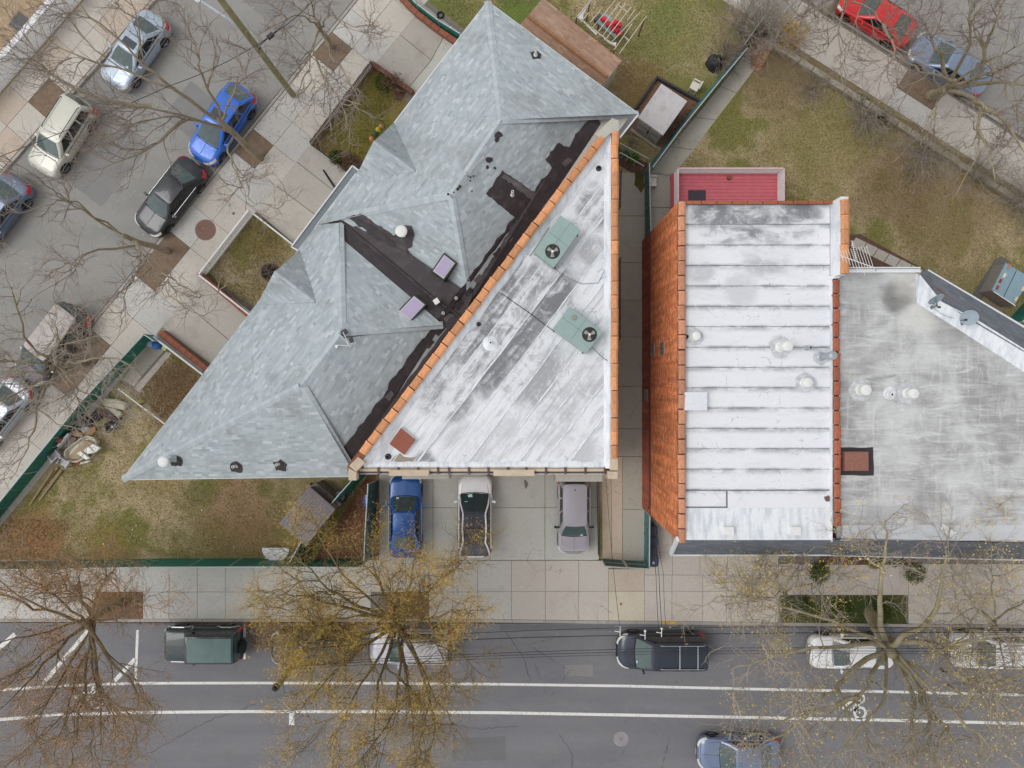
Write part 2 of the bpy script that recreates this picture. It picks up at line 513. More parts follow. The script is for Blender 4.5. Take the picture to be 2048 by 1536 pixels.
# south pavement
mb = MB(); px_prism(mb, [(-1500, 1118), (3400, 1118), (3400, 1250), (-1500, 1238)], -0.3, -0.015); px_prism(mb, [(1288, 1030), (2360, 1030), (2360, 1118), (1288, 1118)], -.3, .004)
south_pav = mb.build('pavement', M_JOINT, kind='structure')
def kerb_y(x): return 1238 + max(0, x - 900) * 0.0105
def line_x(xs, r0, r1, pick, skip=()):
    for a, b in zip(xs[:-1], xs[1:]):
        ya0 = r0; yb = r1 if r1 else None
        y0a = r0; y1a = r1 if r1 else kerb_y(a); y1b = r1 if r1 else kerb_y(b)
        if any(s[0] <= (a + b) / 2 <= s[1] for s in skip): continue
        slab(south_pav, [(a, y0a), (b, y0a), (b, y1b), (a, y1a)], pick((a + b) / 2))
def pick_s(x):
    if x < 530: return C_GREY
    if x < 1000: return C_BEIGE if random.random() < 0.3 else C_GREY
    return C_PINK if x < 1560 else random.choice([C_PINK, C_PINK, C_BEIGE])
xs_l = [-360, -300, -245, -190, -135, -80, -24, 32, 92, 140, 193, 239, 286, 338, 394.5, 450.5, 508, 566, 624, 682, 742, 800, 858, 906, 955]
line_x(xs_l, 1120, 1184, pick_s)
line_x(xs_l, 1184, None, pick_s, skip=[(193, 286), (770, 858)])
xs_r = [955, 1023, 1091, 1157.5, 1217]
line_x(xs_r, 1121, 1182.5, pick_s); line_x(xs_r, 1182.5, None, pick_s)
slab(south_pav, [(1217, 1138), (1289, 1138), (1289, 1182.5), (1217, 1182.5)], C_TAN)
slab(south_pav, [(1217, 1182.5), (1289, 1182.5), (1289, kerb_y(1289)), (1217, kerb_y(1217))], C_YEL)
xs_2 = [1289, 1344, 1405.5, 1453, 1505, 1557.5]
line_x(xs_2, 1150, 1182.5, pick_s); line_x(xs_2, 1182.5, None, pick_s)
xs_3 = [1557.5, 1612, 1666, 1714, 1765, 1817, 1888, 1952, 2016, 2080, 2144, 2210, 2280, 2350]
line_x(xs_3, 1128, 1190, pick_s)
line_x(xs_3, 1190, None, pick_s, skip=[(1560, 1815)])
xs_4 = [1289, 1345, 1400, 1455, 1510, 1557]
line_x(xs_4, 1104, 1150, pick_s)
line_x(xs_4, 1036, 1104, pick_s); line_x(xs_3, 1036, 1112, pick_s)

def bed(parent, pts, mat, name, zt=0.0, raggedness=0.0):
    m = MB(); q = [W2(x, y, zt) for x, y in pts]
    if raggedness: q = ragged(q, raggedness, 0.25, len(pts))
    m.prism(q, -0.2, zt)
    return m.build(name, mat, parent)
bed(south_pav, [(193, 1177), (285, 1177), (285, 1236), (193, 1236)], M_LEAFBED, 'tree_pit', 0.012)
bed(south_pav, [(770, 1184), (858, 1184), (858, 1236), (770, 1236)], M_LEAFBED, 'tree_pit', 0.012)
M_GBED = lawn_mat('verge', [], base=(78, 84, 34), tan=(104, 90, 52), olive=(64, 78, 28), dirt=(92, 72, 54))
bed(south_pav, [(1562, 1191), (1812, 1191), (1812, 1246), (1562, 1246)], M_GBED, 'planted_verge', 0.012)
# kerb: stones of about 1.8 m
def kerb_run(parent, pts, w, zt=0.03, mat=C_KERB, step=63):
    for (ax, ay), (bx, by) in zip(pts[:-1], pts[1:]):
        n = max(1, round(math.hypot(bx - ax, by - ay) / step))
        nx, ny = -(by - ay), (bx - ax); l = math.hypot(nx, ny); nx, ny = nx / l * w, ny / l * w
        for i in range(n):
            p = (ax + (bx - ax) * i / n, ay + (by - ay) * i / n); q = (ax + (bx - ax) * (i + 1) / n, ay + (by - ay) * (i + 1) / n)
            slab(parent, [p, q, (q[0] + nx, q[1] + ny), (p[0] + nx, p[1] + ny)], mat, zt, 0.008, 'kerb_stone', -0.28)
kerb_run(south_pav, [(-400, 1238), (900, 1238), (2400, 1254)], 6.5)
slab(south_pav, [(1322, 1242.5), (1355, 1242.8), (1355, 1249), (1322, 1248.6)], plain('kerb_yellow', (204, 166, 78), 0.8, 0.2), 0.042, 0.004, 'yellow_kerb_paint', 0.0)

# pavement by the north-west houses
mb = MB(); px_prism(mb, [nwR(-1000, 4), nwR(1590, 4), nwR(1590, 118), nwR(-1000, 118)], -0.3, -0.015)
nw_pav = mb.build('pavement', M_JOINT, kind='structure')
pits_nw = [(95, 5, 150, 48), (317, 5, 385, 48), (612, 5, 684, 62), (866, 5, 945, 48)]
ext = {}
t = -360
while t < 1420:
    ln = random.choice([56, 60, 64, 70])
    for o0, o1 in ((8, 60), (60, 117)):
        hit = [k for k, (a, b, c, d) in enumerate(pits_nw) if o0 < 50 and a < t + ln / 2 < c]
        if hit:
            e = ext.setdefault(hit[0], [t, t + ln]); e[1] = t + ln; continue
        if t < 300: m = random.choice([C_GREY, C_GREY, C_BEIGE])
        else: m = random.choice([C_BEIGE, C_BEIGE, C_PINK, C_BEIGE, C_GREY]) if t < 760 else random.choice([C_BEIGE, C_PAD, C_PINK])
        slab(nw_pav, [nwR(t, o0), nwR(t + ln, o0), nwR(t + ln, o1), nwR(t, o1)], m)
    t += ln
for a, c in ext.values(): bed(nw_pav, [nwR(a + 1, 8), nwR(c - 1, 8), nwR(c - 1, 59), nwR(a + 1, 59)], M_DIRT, 'tree_pit', 0.012)
kerb_run(nw_pav, [nwR(1420, 1), nwR(-360, 1)], 6.0, mat=C_KERB)
# pavement on the far side
mb = MB(); px_prism(mb, [nwL(-500, 4), nwL(1500, 4), nwL(1500, 110), nwL(-500, 110)], -0.3, -0.015)
far_pav = mb.build('pavement', M_JOINT, kind='structure')
t = -300
while t < 900:
    ln = random.choice([58, 64, 70])
    for o0, o1 in ((8, 58), (58, 108)):
        if o0 < 50 and 240 < t + ln / 2 < 305: continue
        slab(far_pav, [nwL(t, o0), nwL(t + ln, o0), nwL(t + ln, o1), nwL(t, o1)], random.choice([C_BEIGE, C_BEIGE, C_PINK, C_BEIGE, C_TAN]))
    t += ln
bed(far_pav, [nwL(212, 8), nwL(332, 8), nwL(332, 57), nwL(212, 57)], M_DIRT, 'tree_pit', 0.012)
bed(far_pav, [nwL(-20, 8), nwL(80, 8), nwL(80, 50), nwL(-20, 50)], M_DIRT, 'tree_pit', 0.012)
kerb_run(far_pav, [nwL(-300, 1), nwL(900, 1)], 6.0)
# pavement of the north-east street
mb = MB(); px_prism(mb, [ne(-330, 4), ne(2200, 4), ne(2200, 98), ne(-330, 98)], -0.3, -0.015)
ne_pav = mb.build('pavement', M_JOINT, kind='structure')
t = -260
while t < 1200:
    for o0, o1 in ((8, 92),):
        if 175 < t + 42 < 262:
            slab(ne_pav, [ne(t, 52), ne(t + 84, 52), ne(t + 84, o1), ne(t, o1)], C_GREY)
            continue
        slab(ne_pav, [ne(t, o0), ne(t + 84, o0), ne(t + 84, o1), ne(t, o1)], random.choice([C_BEIGE, C_BEIGE, C_PAD, C_PINK]))
    t += 84
bed(ne_pav, [ne(158, 8), ne(244, 8), ne(244, 51), ne(158, 51)], M_DIRT, 'tree_pit', 0.012)
bed(ne_pav, [ne(-60, 8), ne(10, 8), ne(10, 44), ne(-60, 44)], M_DIRT, 'tree_pit', 0.012)
kerb_run(ne_pav, [ne(1200, 1), ne(-260, 1)], 6.0)

# driveway before the flat-roofed building
mb = MB(); px_prism(mb, [(736, 880), (1206, 880), (1206, 1121), (736, 1121)], -0.2, -0.012)
drive = mb.build('driveway', M_JOINT, kind='structure')
dx = [758, 866, 980, 1090, 1198]
for a, b in zip(dx[:-1], dx[1:]):
    for y0, y1 in ((890, 1015.5), (1015.5, 1120.5)):
        slab(drive, [(a, y0), (b, y0), (b, y1), (a, y1)], C_DRIVE, name='concrete_slab')
bed(drive, [(740, 890), (758, 890), (758, 1120), (740, 1120)], M_DIRT, 'soil_strip', 0.01)
# passage between the two brick buildings
mb = MB(); px_prism(mb, [(1188, 300), (1296, 300), (1296, 1140), (1188, 1140)], -0.2, -0.012)
alley = mb.build('passage', M_JOINT, kind='structure')
ay = [345, 432, 525, 600, 674, 773, 857, 913]
for a, b in zip(ay[:-1], ay[1:]):
    slab(alley, [(1190, a), (1290, a), (1290, b), (1190, b)], C_ALLEY, name='concrete_slab')
for a, b in ((913, 1019), (1019, 1136)):
    slab(alley, [(1245, a), (1290, a), (1290, b), (1245, b)], C_ALLEY, name='concrete_slab')
for a, b in ((913, 1136),):
    slab(alley, [(1203, a), (1222, a), (1224, b), (1205, b)], C_ALLEY2, name='concrete_slab')
    slab(alley, [(1222, a), (1245, a), (1245, b), (1224, b)], C_ALLEY2, name='concrete_slab')
bed(alley, [(1238, 296), (1300, 330), (1296, 352), (1262, 345), (1238, 330)], M_MULCH, 'flower_bed', 0.015)
m = MB(); m.prism(ragged([W2(x, y, 0.034) for x, y in [(1270, 345), (1290, 345), (1288, 372), (1282, 385), (1268, 370)]], 0.05, 0.2, 3), 0.0, 0.045); m.build('moss_patch', M_GBED, alley)
# concrete pads before the north-west houses
def pad(pts, mat, name='concrete_slab', parent=None, zt=0.02): return slab(parent, pts, mat, zt, 0.02, name)
mb = MB(); px_prism(mb, [(735, 122), (838, -10), (1010, 120), (880, 300)], -0.2, 0.003)
pad1 = mb.build('driveway', M_JOINT, kind='structure')
pad([(737, 122), (788, 60), (863, 120), (812, 182)], C_PAD, parent=pad1)
pad([(788, 60), (836, 0), (900, 50), (863, 120)], C_PAD, parent=pad1)
pad([(812, 182), (863, 120), (900, 50), (980, 110), (880, 240)], C_DRIVE, parent=pad1)
mb = MB(); px_prism(mb, [(614, 284), (497, 410), (600, 500), (760, 390)], -0.2, 0.003)
pad2 = mb.build('driveway', M_JOINT, kind='structure')
pad([(614, 286), (589, 320), (672, 385), (722, 345)], C_PAD, parent=pad2)
pad([(589, 320), (548, 368), (634, 432), (672, 385)], C_PAD, parent=pad2)
pad([(548, 368), (500, 412), (588, 488), (634, 432)], C_BEIGE, parent=pad2)
mb = MB(); px_prism(mb, [(398, 548), (322, 655), (440, 745), (560, 640)], -0.2, 0.003)
pad3 = mb.build('driveway', M_JOINT, kind='structure')
pad([(398, 550), (362, 600), (470, 690), (520, 640)], C_PAD, parent=pad3)
pad([(362, 600), (324, 655), (430, 735), (470, 690)], C_PAD, parent=pad3)
# front gardens
def garden(pts, mat, name='lawn', zt=0.012):
    m = MB(); px_prism(m, pts, -0.2, zt); return m.build(name, mat, kind='structure')
garden([(738, 130), (806, 186), (820, 230), (730, 345), (708, 352), (622, 290)], M_LAWN2)
garden(ragged([(770, 135), (812, 186), (800, 205), (785, 190), (776, 165)], 4, 12, 2), M_MULCH, 'flower_bed', 0.03)
garden(ragged([(664, 318), (700, 310), (728, 325), (716, 352), (700, 348)], 3, 12, 5), M_MULCH, 'flower_bed', 0.03)
# path and bed by the left corner
mb = MB(); px_prism(mb, [(294, 688), (345, 700), (275, 788), (240, 765)], -0.2, 0.004)
path1 = mb.build('path', M_JOINT, kind='structure')
pad([(292, 690), (330, 700), (284, 752), (264, 730)], C_ALLEY, parent=path1)
pad([(264, 730), (284, 752), (268, 774), (244, 760)], C_BEIGE, parent=path1)
pad([(333, 702), (345, 706), (278, 786), (268, 776)], C_BEIGE, parent=path1)
# walk beside the lawn to the north-east
mb = MB(); px_prism(mb, [(1296, 480), (1298, 345), (1440, 172), (1530, 52), (1560, 76), (1470, 190), (1345, 345), (1345, 480)], -0.2, 0.004)
walk = mb.build('path', M_JOINT, kind='structure')
wp = [((1298, 480), (1346, 480)), ((1299, 415), (1346, 415)), ((1300, 345), (1345, 352)), ((1342, 292), (1388, 300)), ((1390, 234), (1432, 240)), ((1440, 172), (1474, 186)), ((1486, 112), (1516, 130)), ((1530, 52), (1558, 76))]
for (a, b), (c, d) in zip(wp[:-1], wp[1:]): pad([a, b, d, c], C_ALLEY, parent=walk)
# stone path behind the grey-roofed house
mb = MB(); px_prism(mb, [(1690, 470), (1720, 468), (1852, 540), (1852, 560), (1690, 560)], -0.2, 0.004)
path2 = mb.build('path', M_MULCH, kind='structure')
for i in range(6):
    a, b = i / 6, (i + 1) / 6
    pad([(1712 + 135 * a, 474 + 66 * a), (1712 + 135 * b, 474 + 66 * b), (1700 + 135 * b, 492 + 66 * b), (1700 + 135 * a, 492 + 66 * a)],
        random.choice([C_ALLEY, C_PAD, C_ALLEY]), 'paving_stone', path2, 0.03)
# beds with fallen leaves
garden([(752, 945), (748, 1118), (628, 1118), (735, 950)], M_LEAFBED, 'leaf_bed', 0.012)
garden(ragged([(1500, 95), (1600, 100), (2060, 398), (2060, 440), (1800, 250), (1640, 175), (1520, 150)], 8, 40, 4), M_EARTH, 'planting_strip', 0.01)
garden([(1640, 1112), (1830, 1112), (1830, 1130), (1640, 1130)], M_MULCH, 'flower_bed', 0.035)

# ---- painted markings on the main street
ZL = Z_ROAD + 0.005
def stripe(pts, w, name='lane_line'):
    m = MB()
    P = [W(x, y, ZL) for x, y in pts]
    L, R = [], []
    for i, p in enumerate(P):
        d = (P[min(i + 1, len(P) - 1)] - P[max(i - 1, 0)]).normalized(); n = Vector((-d.y, d.x, 0)) * (w / 2)
        L.append(p + n); R.append(p - n)
    m.grid([R, L])
    return m.build(name, M_LINE, road_main)
stripe([(-700, 1452), (0, 1380), (110, 1372), (275, 1366.5), (520, 1366), (760, 1366.5), (1000, 1368.5), (1250, 1372), (1500, 1378), (1780, 1383.5), (2048, 1390), (2900, 1412)], 0.15)
stripe([(-700, 1514), (0, 1439), (120, 1430), (275, 1425), (500, 1423), (760, 1423.5), (1000, 1425.5), (1250, 1430), (1500, 1435), (1780, 1440.5), (2048, 1447), (2900, 1470)], 0.17)
stripe([(275, 1260), (271, 1364)], 0.15)
stripe([(270, 1318), (229, 1362)], 0.22)
stripe([(180, 1256), (85, 1369)], 0.22)
stripe([(30, 1268), (-6, 1300)], 0.24)
def bike(cx, cy, s, name='bicycle_marking'):
    m = MB(); w = 0.055
    def P(x, y): return W(cx + x * s, cy + y * s, ZL)
    def seg(a, b, ww=w):
        p, q = P(*a), P(*b); d = (q - p).normalized(); n = Vector((-d.y, d.x, 0)) * ww
        m.poly([p - n, q - n, q + n, p + n])
    def ring(x, y, r):
        o = [P(x + r * math.cos(t), y + r * math.sin(t)) for t in [2 * PI * k / 18 for k in range(18)]]
        i = [P(x + r * 0.62 * math.cos(t), y + r * 0.62 * math.sin(t)) for t in [2 * PI * k / 18 for k in range(18)]]
        for k in range(18):
            k2 = (k + 1) % 18; m.poly([o[k2], o[k], i[k], i[k2]])
    ring(4, -13, 10); ring(4, 14, 13)
    seg((4, -13), (-8, -6)); seg((-8, -6), (-8, 8)); seg((-8, 8), (4, 14)); seg((4, -13), (0, 4)); seg((0, 4), (-8, 8)); seg((-8, -6), (0, 4))
    seg((-10, -4), (-30, -2), 0.13); seg((-30, -2), (-40, 3), 0.09); seg((-14, 4), (-30, 4), 0.09); seg((-12, 8), (-22, 6), 0.07)
    o = [P(-46 + 5 * math.cos(t), 1 + 5 * math.sin(t)) for t in [-2 * PI * k / 10 for k in range(10)]]
    m.poly(o)
    return m.build(name, M_LINE, road_main)
bike(189, 1392, 1.0); bike(1716, 1411, 1.05)
def road_patch(pts, mat, name='asphalt_patch', parent=None, zz=.003):
    m = MB(); m.prism(ragged([W2(x, y, Z_ROAD) for x, y in pts], .025, .35, len(pts)), Z_ROAD - .05, Z_ROAD + zz); return m.build(name, mat, parent or road_main)
M_PATCH = asphalt('asphalt_patch', (116, 115, 117), (108, 107, 110), (126, 125, 125)); M_PATCH2 = asphalt('asphalt_patch_grey', (142, 140, 137), (134, 132, 130), (150, 148, 144))
road_patch([(1000, 1249), (1228, 1250), (1228, 1262), (1000, 1260)], M_PATCH); road_patch([(905, 1475), (1010, 1473), (1012, 1520), (905, 1523)], M_PATCH); road_patch([(1130, 1330), (1185, 1329), (1186, 1352), (1130, 1353)], M_PATCH2)
road_patch([nwR(330, -150), nwR(420, -150), nwR(420, -60), nwR(330, -60)], M_PATCH2, zz=-.002); road_patch([nwR(480, -200), nwR(640, -210), nwR(640, -130), nwR(480, -130)], M_PATCH2, zz=-.002); road_patch([nwR(80, -170), nwR(140, -170), nwR(140, -60), nwR(80, -60)], M_PATCH2, zz=-.002)
def crack(pts, seed):
    r = random.Random(seed); m = MB(); P = []
    for (a, b) in zip(pts[:-1], pts[1:]):
        for k in range(10): f = k / 10; P.append(W(a[0] + (b[0] - a[0]) * f + r.uniform(-2, 2), a[1] + (b[1] - a[1]) * f + r.uniform(-2, 2), Z_ROAD + .004))
    for a, b in zip(P[:-1], P[1:]):
        d = (b - a).normalized(); n = Vector((-d.y, d.x, 0)) * r.uniform(.008, .022); m.poly([a - n, b - n, b + n, a + n])
    return m.build('sealed_crack', plain('crack_tar', (78, 76, 78), .7), road_main)
crack([(240, 1536), (330, 1490), (420, 1440), (520, 1405)], 1); crack([(1010, 1262), (1050, 1320), (1060, 1365)], 2); crack([(1120, 1470), (1145, 1510), (1140, 1560)], 3); crack([(880, 1445), (960, 1458), (1040, 1452)], 4)
m = MB(); c = W(1242, 1478, Z_ROAD); m.lathe((c.x, c.y, Z_ROAD - 0.05), [(0.43, 0), (0.43, 0.056)], 28); m.build('manhole_cover', plain('manhole_light', (150, 146, 148), 0.8, 0.12), road_main)
m = MB(); m.lathe((c.x, c.y, Z_ROAD - 0.05), [(0.11, 0), (0.11, 0.062)], 14); m.build('manhole_lid', plain('manhole_mid', (132, 130, 134), 0.7), road_main)
m = MB(); c = W(411, 460, 0.03)
m.lathe((c.x, c.y, -0.05), [(0.60, 0), (0.60, 0.088)], 32)
mh = m.build('manhole_cover', plain('manhole_rust', (136, 104, 92), 0.75, 0.2, 20), nw_pav)
m = MB()
for k in range(-5, 6):
    hw = math.sqrt(max(0.01, 0.5 ** 2 - (k * 0.095) ** 2)); m.box((c.x, c.y + k * 0.095, 0.041), (hw * 2, 0.035, 0.012))
m.build('tread_bar', plain('manhole_bar', (124, 92, 82), 0.7), mh)
m = MB(); c = W(1242, 1208, 0.03); m.box((c.x, c.y, 0.036), (0.13, 0.13, 0.012)); m.build('valve_cover', plain('valve_rust', (146, 104, 60), 0.8), south_pav)
m = MB(); c = W(968, 427, 0.03); c = W(467, 427, 0.03); m.box((c.x, c.y, 0.036), (0.14, 0.14, 0.012), 0.6); m.build('valve_cover', plain('valve_grey', (112, 98, 90), 0.8), nw_pav)
# ------------------------------------------------------------------ building materials
def shingle_mat(name, rough=0.9, blotch=0.06, dirt=0.0):
    g = G(name); p = g.pos()
    a = g.noise(p, 0.8, 5, 0.6); f = g.noise(p, 45.0, 3, 0.7)
    k = g.math('MULTIPLY', g.step(a, 0.3, 0.7, 1 - blotch, 1 + blotch * 0.6), g.step(f, 0.2, 0.8, 0.9, 1.1))
    g.bump(f, 0.004)
    col = g.attr()
    if dirt: col = g.mix(g.math('MULTIPLY', g.step(g.noise(p, 0.33, 6, 0.68, 0.6), 0.50, 0.72), dirt), col, lin((140, 140, 138)))
    return g.done(g.scalec(col, k), rough)
M_SHINGLE = shingle_mat('asphalt_shingle', dirt=0.55)
M_SLATE = shingle_mat('dark_shingle')
M_CAP = plain('ridge_shingle', (182, 191, 194), 0.9, 0.08, 9.0, rnd=0.08, bump=0.003)
M_DECKING = plain('roof_deck', (120, 128, 128), 0.9)
M_WHITE = plain('white_metal', (232, 234, 236), 0.5, 0.03)
M_SIDING = plain('pale_siding', (196, 192, 184), 0.8)
def tar_mat(name, c=(54, 49, 52), c2=(78, 70, 71)):
    g = G(name); p = g.pos()
    a = g.noise(p, 1.6, 6, 0.7, 0.7); f = g.noise(p, 30, 3, 0.7)
    col = g.mix(g.step(a, 0.45, 0.75), lin(c), lin(c2)); g.bump(f, 0.006)
    return g.done(g.scalec(col, g.step(f, 0.2, 0.8, 0.85, 1.15)), 0.7)
M_TAR = tar_mat('roof_tar'); M_MEMB = tar_mat('membrane', (66, 59, 62), (88, 79, 81))
M_GRAN = tar_mat('cap_sheet', (62, 55, 57), (98, 88, 88))
M_TARW = tar_mat('weathered_tar', (104, 98, 100), (140, 136, 138))
M_TILE = plain('terracotta', (214, 148, 100), 0.6, 0.16, 6.0, rnd=0.17)
M_TILE2 = plain('terracotta_dull', (194, 134, 102), 0.65, 0.18, 6.0, rnd=0.15)
M_TILE3 = plain('terracotta_brown', (160, 90, 62), 0.65, 0.18, 6.0, rnd=0.15)
M_STONE = plain('beige_stone', (202, 184, 160), 0.85, 0.1, 5.0, rnd=0.04)
M_STONE2 = plain('grey_stone', (190, 186, 174), 0.85, 0.08, 5.0, rnd=0.04)
M_BRACKET = plain('brown_bracket', (92, 74, 70), 0.7)
M_DARK = plain('dark_metal', (44, 44, 46), 0.5)
M_BLACK = plain('black_rubber', (28, 28, 30), 0.7)
M_PIPE = plain('vent_white', (232, 232, 228), 0.55, 0.04)
M_GALV = plain('galvanised', (176, 182, 186), 0.45, 0.06, metal=0.4)
M_HOLE = plain('pipe_hole', (14, 14, 15), 0.9)

def silver_roof(name, base, stain, stains, rot, along=(0.35, 3.0), amt=0.8, thr=(0.5, 0.68), streak=0.35, seam=None):
    """reflective roof coating: weathered along the rolls, with stains of their own shape"""
    g = G(name); p = g.pos()
    m = g.mapping(p, (1, 1, 1), (0, 0, rot)); m2 = g.mapping(m, (along[0], along[1], 1))
    a = g.noise(m2, 0.9, 6, 0.65, 0.8); b = g.noise(p, 1.3, 6, 0.7, 1.2); c = g.noise(p, 16, 4, 0.7); w = g.noise(m2, 3.4, 4, 0.7)
    rr = g.math('MULTIPLY', g.math('SUBTRACT', g.rand(), 0.5), 0.12)
    f = g.math('MULTIPLY', g.step(g.math('ADD', a, rr), thr[0], thr[1]), amt * 0.55)
    for (px, py, z, r, am) in stains:
        s = g.math('MULTIPLY', g.spot(px, py, z, r), g.step(g.math('ADD', g.math('MULTIPLY', g.math('ADD', a, b), .5), g.math('MULTIPLY', rr, 1.6)), 0.36, 0.56, 0.12, 1.0))
        f = g.math('MAXIMUM', f, g.math('MULTIPLY', s, am))
    f = g.math('ADD', f, g.math('MULTIPLY', g.step(w, 0.55, 0.72), streak * 0.3), clamp=True)
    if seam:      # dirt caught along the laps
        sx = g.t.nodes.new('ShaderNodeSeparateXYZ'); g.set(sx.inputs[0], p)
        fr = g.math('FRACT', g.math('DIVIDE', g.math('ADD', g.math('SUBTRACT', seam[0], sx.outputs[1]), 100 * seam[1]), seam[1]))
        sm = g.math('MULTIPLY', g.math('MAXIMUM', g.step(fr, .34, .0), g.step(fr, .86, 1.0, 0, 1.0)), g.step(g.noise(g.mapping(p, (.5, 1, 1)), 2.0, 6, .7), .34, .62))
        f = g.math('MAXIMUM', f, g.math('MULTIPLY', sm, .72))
    col = g.mix(f, lin(base), lin(stain))
    col = g.mix(g.math('MULTIPLY', g.step(b, 0.56, 0.7), 0.35), col, lin((250, 250, 251)))
    cr = g.voro(g.mapping(p, (1, 1, 1)), 1.6, 'DISTANCE_TO_EDGE')
    crack = g.math('MULTIPLY', g.step(g.math('ADD', cr, g.math('MULTIPLY', g.math('SUBTRACT', g.noise(p, 7, 4), 0.5), 0.12)), 0.012, 0.002), g.step(g.noise(p, 1.1, 3), 0.55, 0.62))
    col = g.mix(g.math('MULTIPLY', crack, 0.42), col, lin((92, 94, 98)))
    g.bump(g.math('ADD', g.math('MULTIPLY', c, 0.4), g.math('MULTIPLY', b, 0.6)), 0.03, 0.5)
    return g.done(g.scalec(col, g.step(c, 0.2, 0.8, 0.95, 1.05)), 0.55)
DIAG = math.atan2(-0.7972, 0.6037)      # image direction of the diagonal wall is up and to the right
M_ROOF_TRI = silver_roof('silver_roof', (234, 235, 238), (124, 124, 127), [
    (1015, 640, 7.9, 3.0, 1.0), (1090, 580, 7.9, 2.2, 1.0), (950, 720, 7.9, 2.3, 1.0), (900, 790, 7.9, 1.6, 0.9), (1060, 740, 7.9, 2.2, .7), (1110, 800, 7.9, 1.6, .5), (1000, 860, 7.9, 1.2, .35), (1208, 410, 7.9, 1.7, 0.9), (1190, 500, 7.9, 1.0, 0.6),
    (845, 925, 7.9, 0.7, 0.9), (1030, 760, 7.9, 1.2, 0.75), (1180, 770, 7.9, 1.2, 0.5), (1100, 850, 7.9, 1.6, 0.4), (1150, 900, 7.9, 1.4, .4), (940, 890, 7.9, 1.5, .35), (1120, 480, 7.9, 1.0, .4)], math.radians(-53), amt=0.8, thr=(0.44, 0.66))
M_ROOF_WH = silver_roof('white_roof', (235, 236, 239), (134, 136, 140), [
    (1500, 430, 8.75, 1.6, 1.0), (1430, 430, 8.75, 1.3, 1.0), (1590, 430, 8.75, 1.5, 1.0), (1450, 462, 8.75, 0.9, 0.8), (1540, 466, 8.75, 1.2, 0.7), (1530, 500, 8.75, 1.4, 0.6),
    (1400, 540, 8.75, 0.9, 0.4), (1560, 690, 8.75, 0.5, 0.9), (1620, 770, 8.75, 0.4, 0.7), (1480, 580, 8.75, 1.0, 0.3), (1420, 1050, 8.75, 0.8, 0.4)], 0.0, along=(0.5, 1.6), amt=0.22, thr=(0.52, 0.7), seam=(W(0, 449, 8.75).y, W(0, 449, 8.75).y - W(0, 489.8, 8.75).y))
def grey_roof():
    g = G('grey_roof'); p = g.pos()
    h = g.noise(g.mapping(p, (0.3, 2.0, 1)), 1.6, 8, 0.78, 0.9); v = g.noise(g.mapping(p, (2.0, 0.3, 1)), 1.6, 8, 0.78, 0.9)
    b = g.noise(p, 0.5, 5, 0.65, 0.5); c = g.noise(p, 13, 5, 0.75)
    col = g.mix(g.step(b, 0.35, 0.7), lin((158, 157, 156)), lin((206, 206, 205)))
    col = g.mix(g.math('MULTIPLY', g.step(h, 0.46, 0.68), 0.75), col, lin((226, 226, 225)))
    col = g.mix(g.math('MULTIPLY', g.step(v, 0.49, 0.70), 0.6), col, lin((222, 222, 222)))
    col = g.mix(g.math('MULTIPLY', g.step(h, 0.44, 0.3), 0.75), col, lin((140, 138, 136)))
    for (px, py, r, am, c2) in [(1795, 598, 0.9, 0.75, (104, 102, 98)), (1830, 560, 1.1, 0.5, (214, 212, 204)), (1725, 580, 1.3, 0.4, (158, 158, 158)), (1900, 660, 1.2, 0.5, (150, 148, 146)), (1830, 640, 1.0, 0.6, (222, 220, 214)), (1760, 1045, 1.4, 0.35, (160, 160, 164))]:
        col = g.mix(g.math('MULTIPLY', g.spot(px, py, 8.6, r), am), col, lin(c2))
    g.bump(c, 0.02, 0.5)
    return g.done(g.scalec(col, g.step(c, 0.25, 0.75, 0.93, 1.07)), 0.7)
M_ROOF_GR = grey_roof()
def flash_mat():
    g = G('silver_flashing'); p = g.pos()
    n = g.noise(g.mapping(p, (3, 0.6, 1), (0, 0, 0.5)), 1.5, 5, 0.6); f = g.noise(p, 8, 3)
    return g.done(g.scalec(g.mix(g.step(n, 0.4, 0.7), lin((238, 240, 242)), lin((208, 213, 220))), g.step(f, 0.2, 0.8, 0.95, 1.05)), 0.5)
M_FLASH = flash_mat()
def brick_mat(name, c, mortar=(150, 120, 100)):
    g = G(name); n = g.t.nodes.new('ShaderNodeTexBrick'); sx = g.t.nodes.new('ShaderNodeSeparateXYZ'); cx = g.t.nodes.new('ShaderNodeCombineXYZ'); g.set(sx.inputs[0], g.pos())
    g.set(cx.inputs[0], g.math('ADD', sx.outputs[0], sx.outputs[1])); g.set(cx.inputs[1], sx.outputs[2]); g.set(n.inputs['Vector'], cx.outputs[0]); n.inputs['Color1'].default_value = lin(c); n.inputs['Color2'].default_value = lin(tuple(x * 0.8 for x in c))
    n.inputs['Mortar'].default_value = lin(mortar); n.inputs['Scale'].default_value = 1.0; n.inputs['Brick Width'].default_value = 0.21; n.inputs['Row Height'].default_value = 0.075; n.inputs['Mortar Size'].default_value = 0.008
    return g.done(n.outputs['Color'], 0.85)
M_BRICKWALL = brick_mat('brick_wall', (150, 92, 66))
def attr_mat(name, rough=0.85):
    g = G(name); f = g.noise(g.pos(), 12, 4, 0.7); st = g.noise(g.mapping(g.pos(), (1, 2.5, 0.18)), 1.3, 5, 0.65)
    k = g.math('MULTIPLY', g.step(f, 0.2, 0.8, 0.9, 1.1), g.step(st, 0.3, 0.72, 0.72, 1.28))
    return g.done(g.scalec(g.attr(), k), rough)
M_ATTR = attr_mat('brick_face')

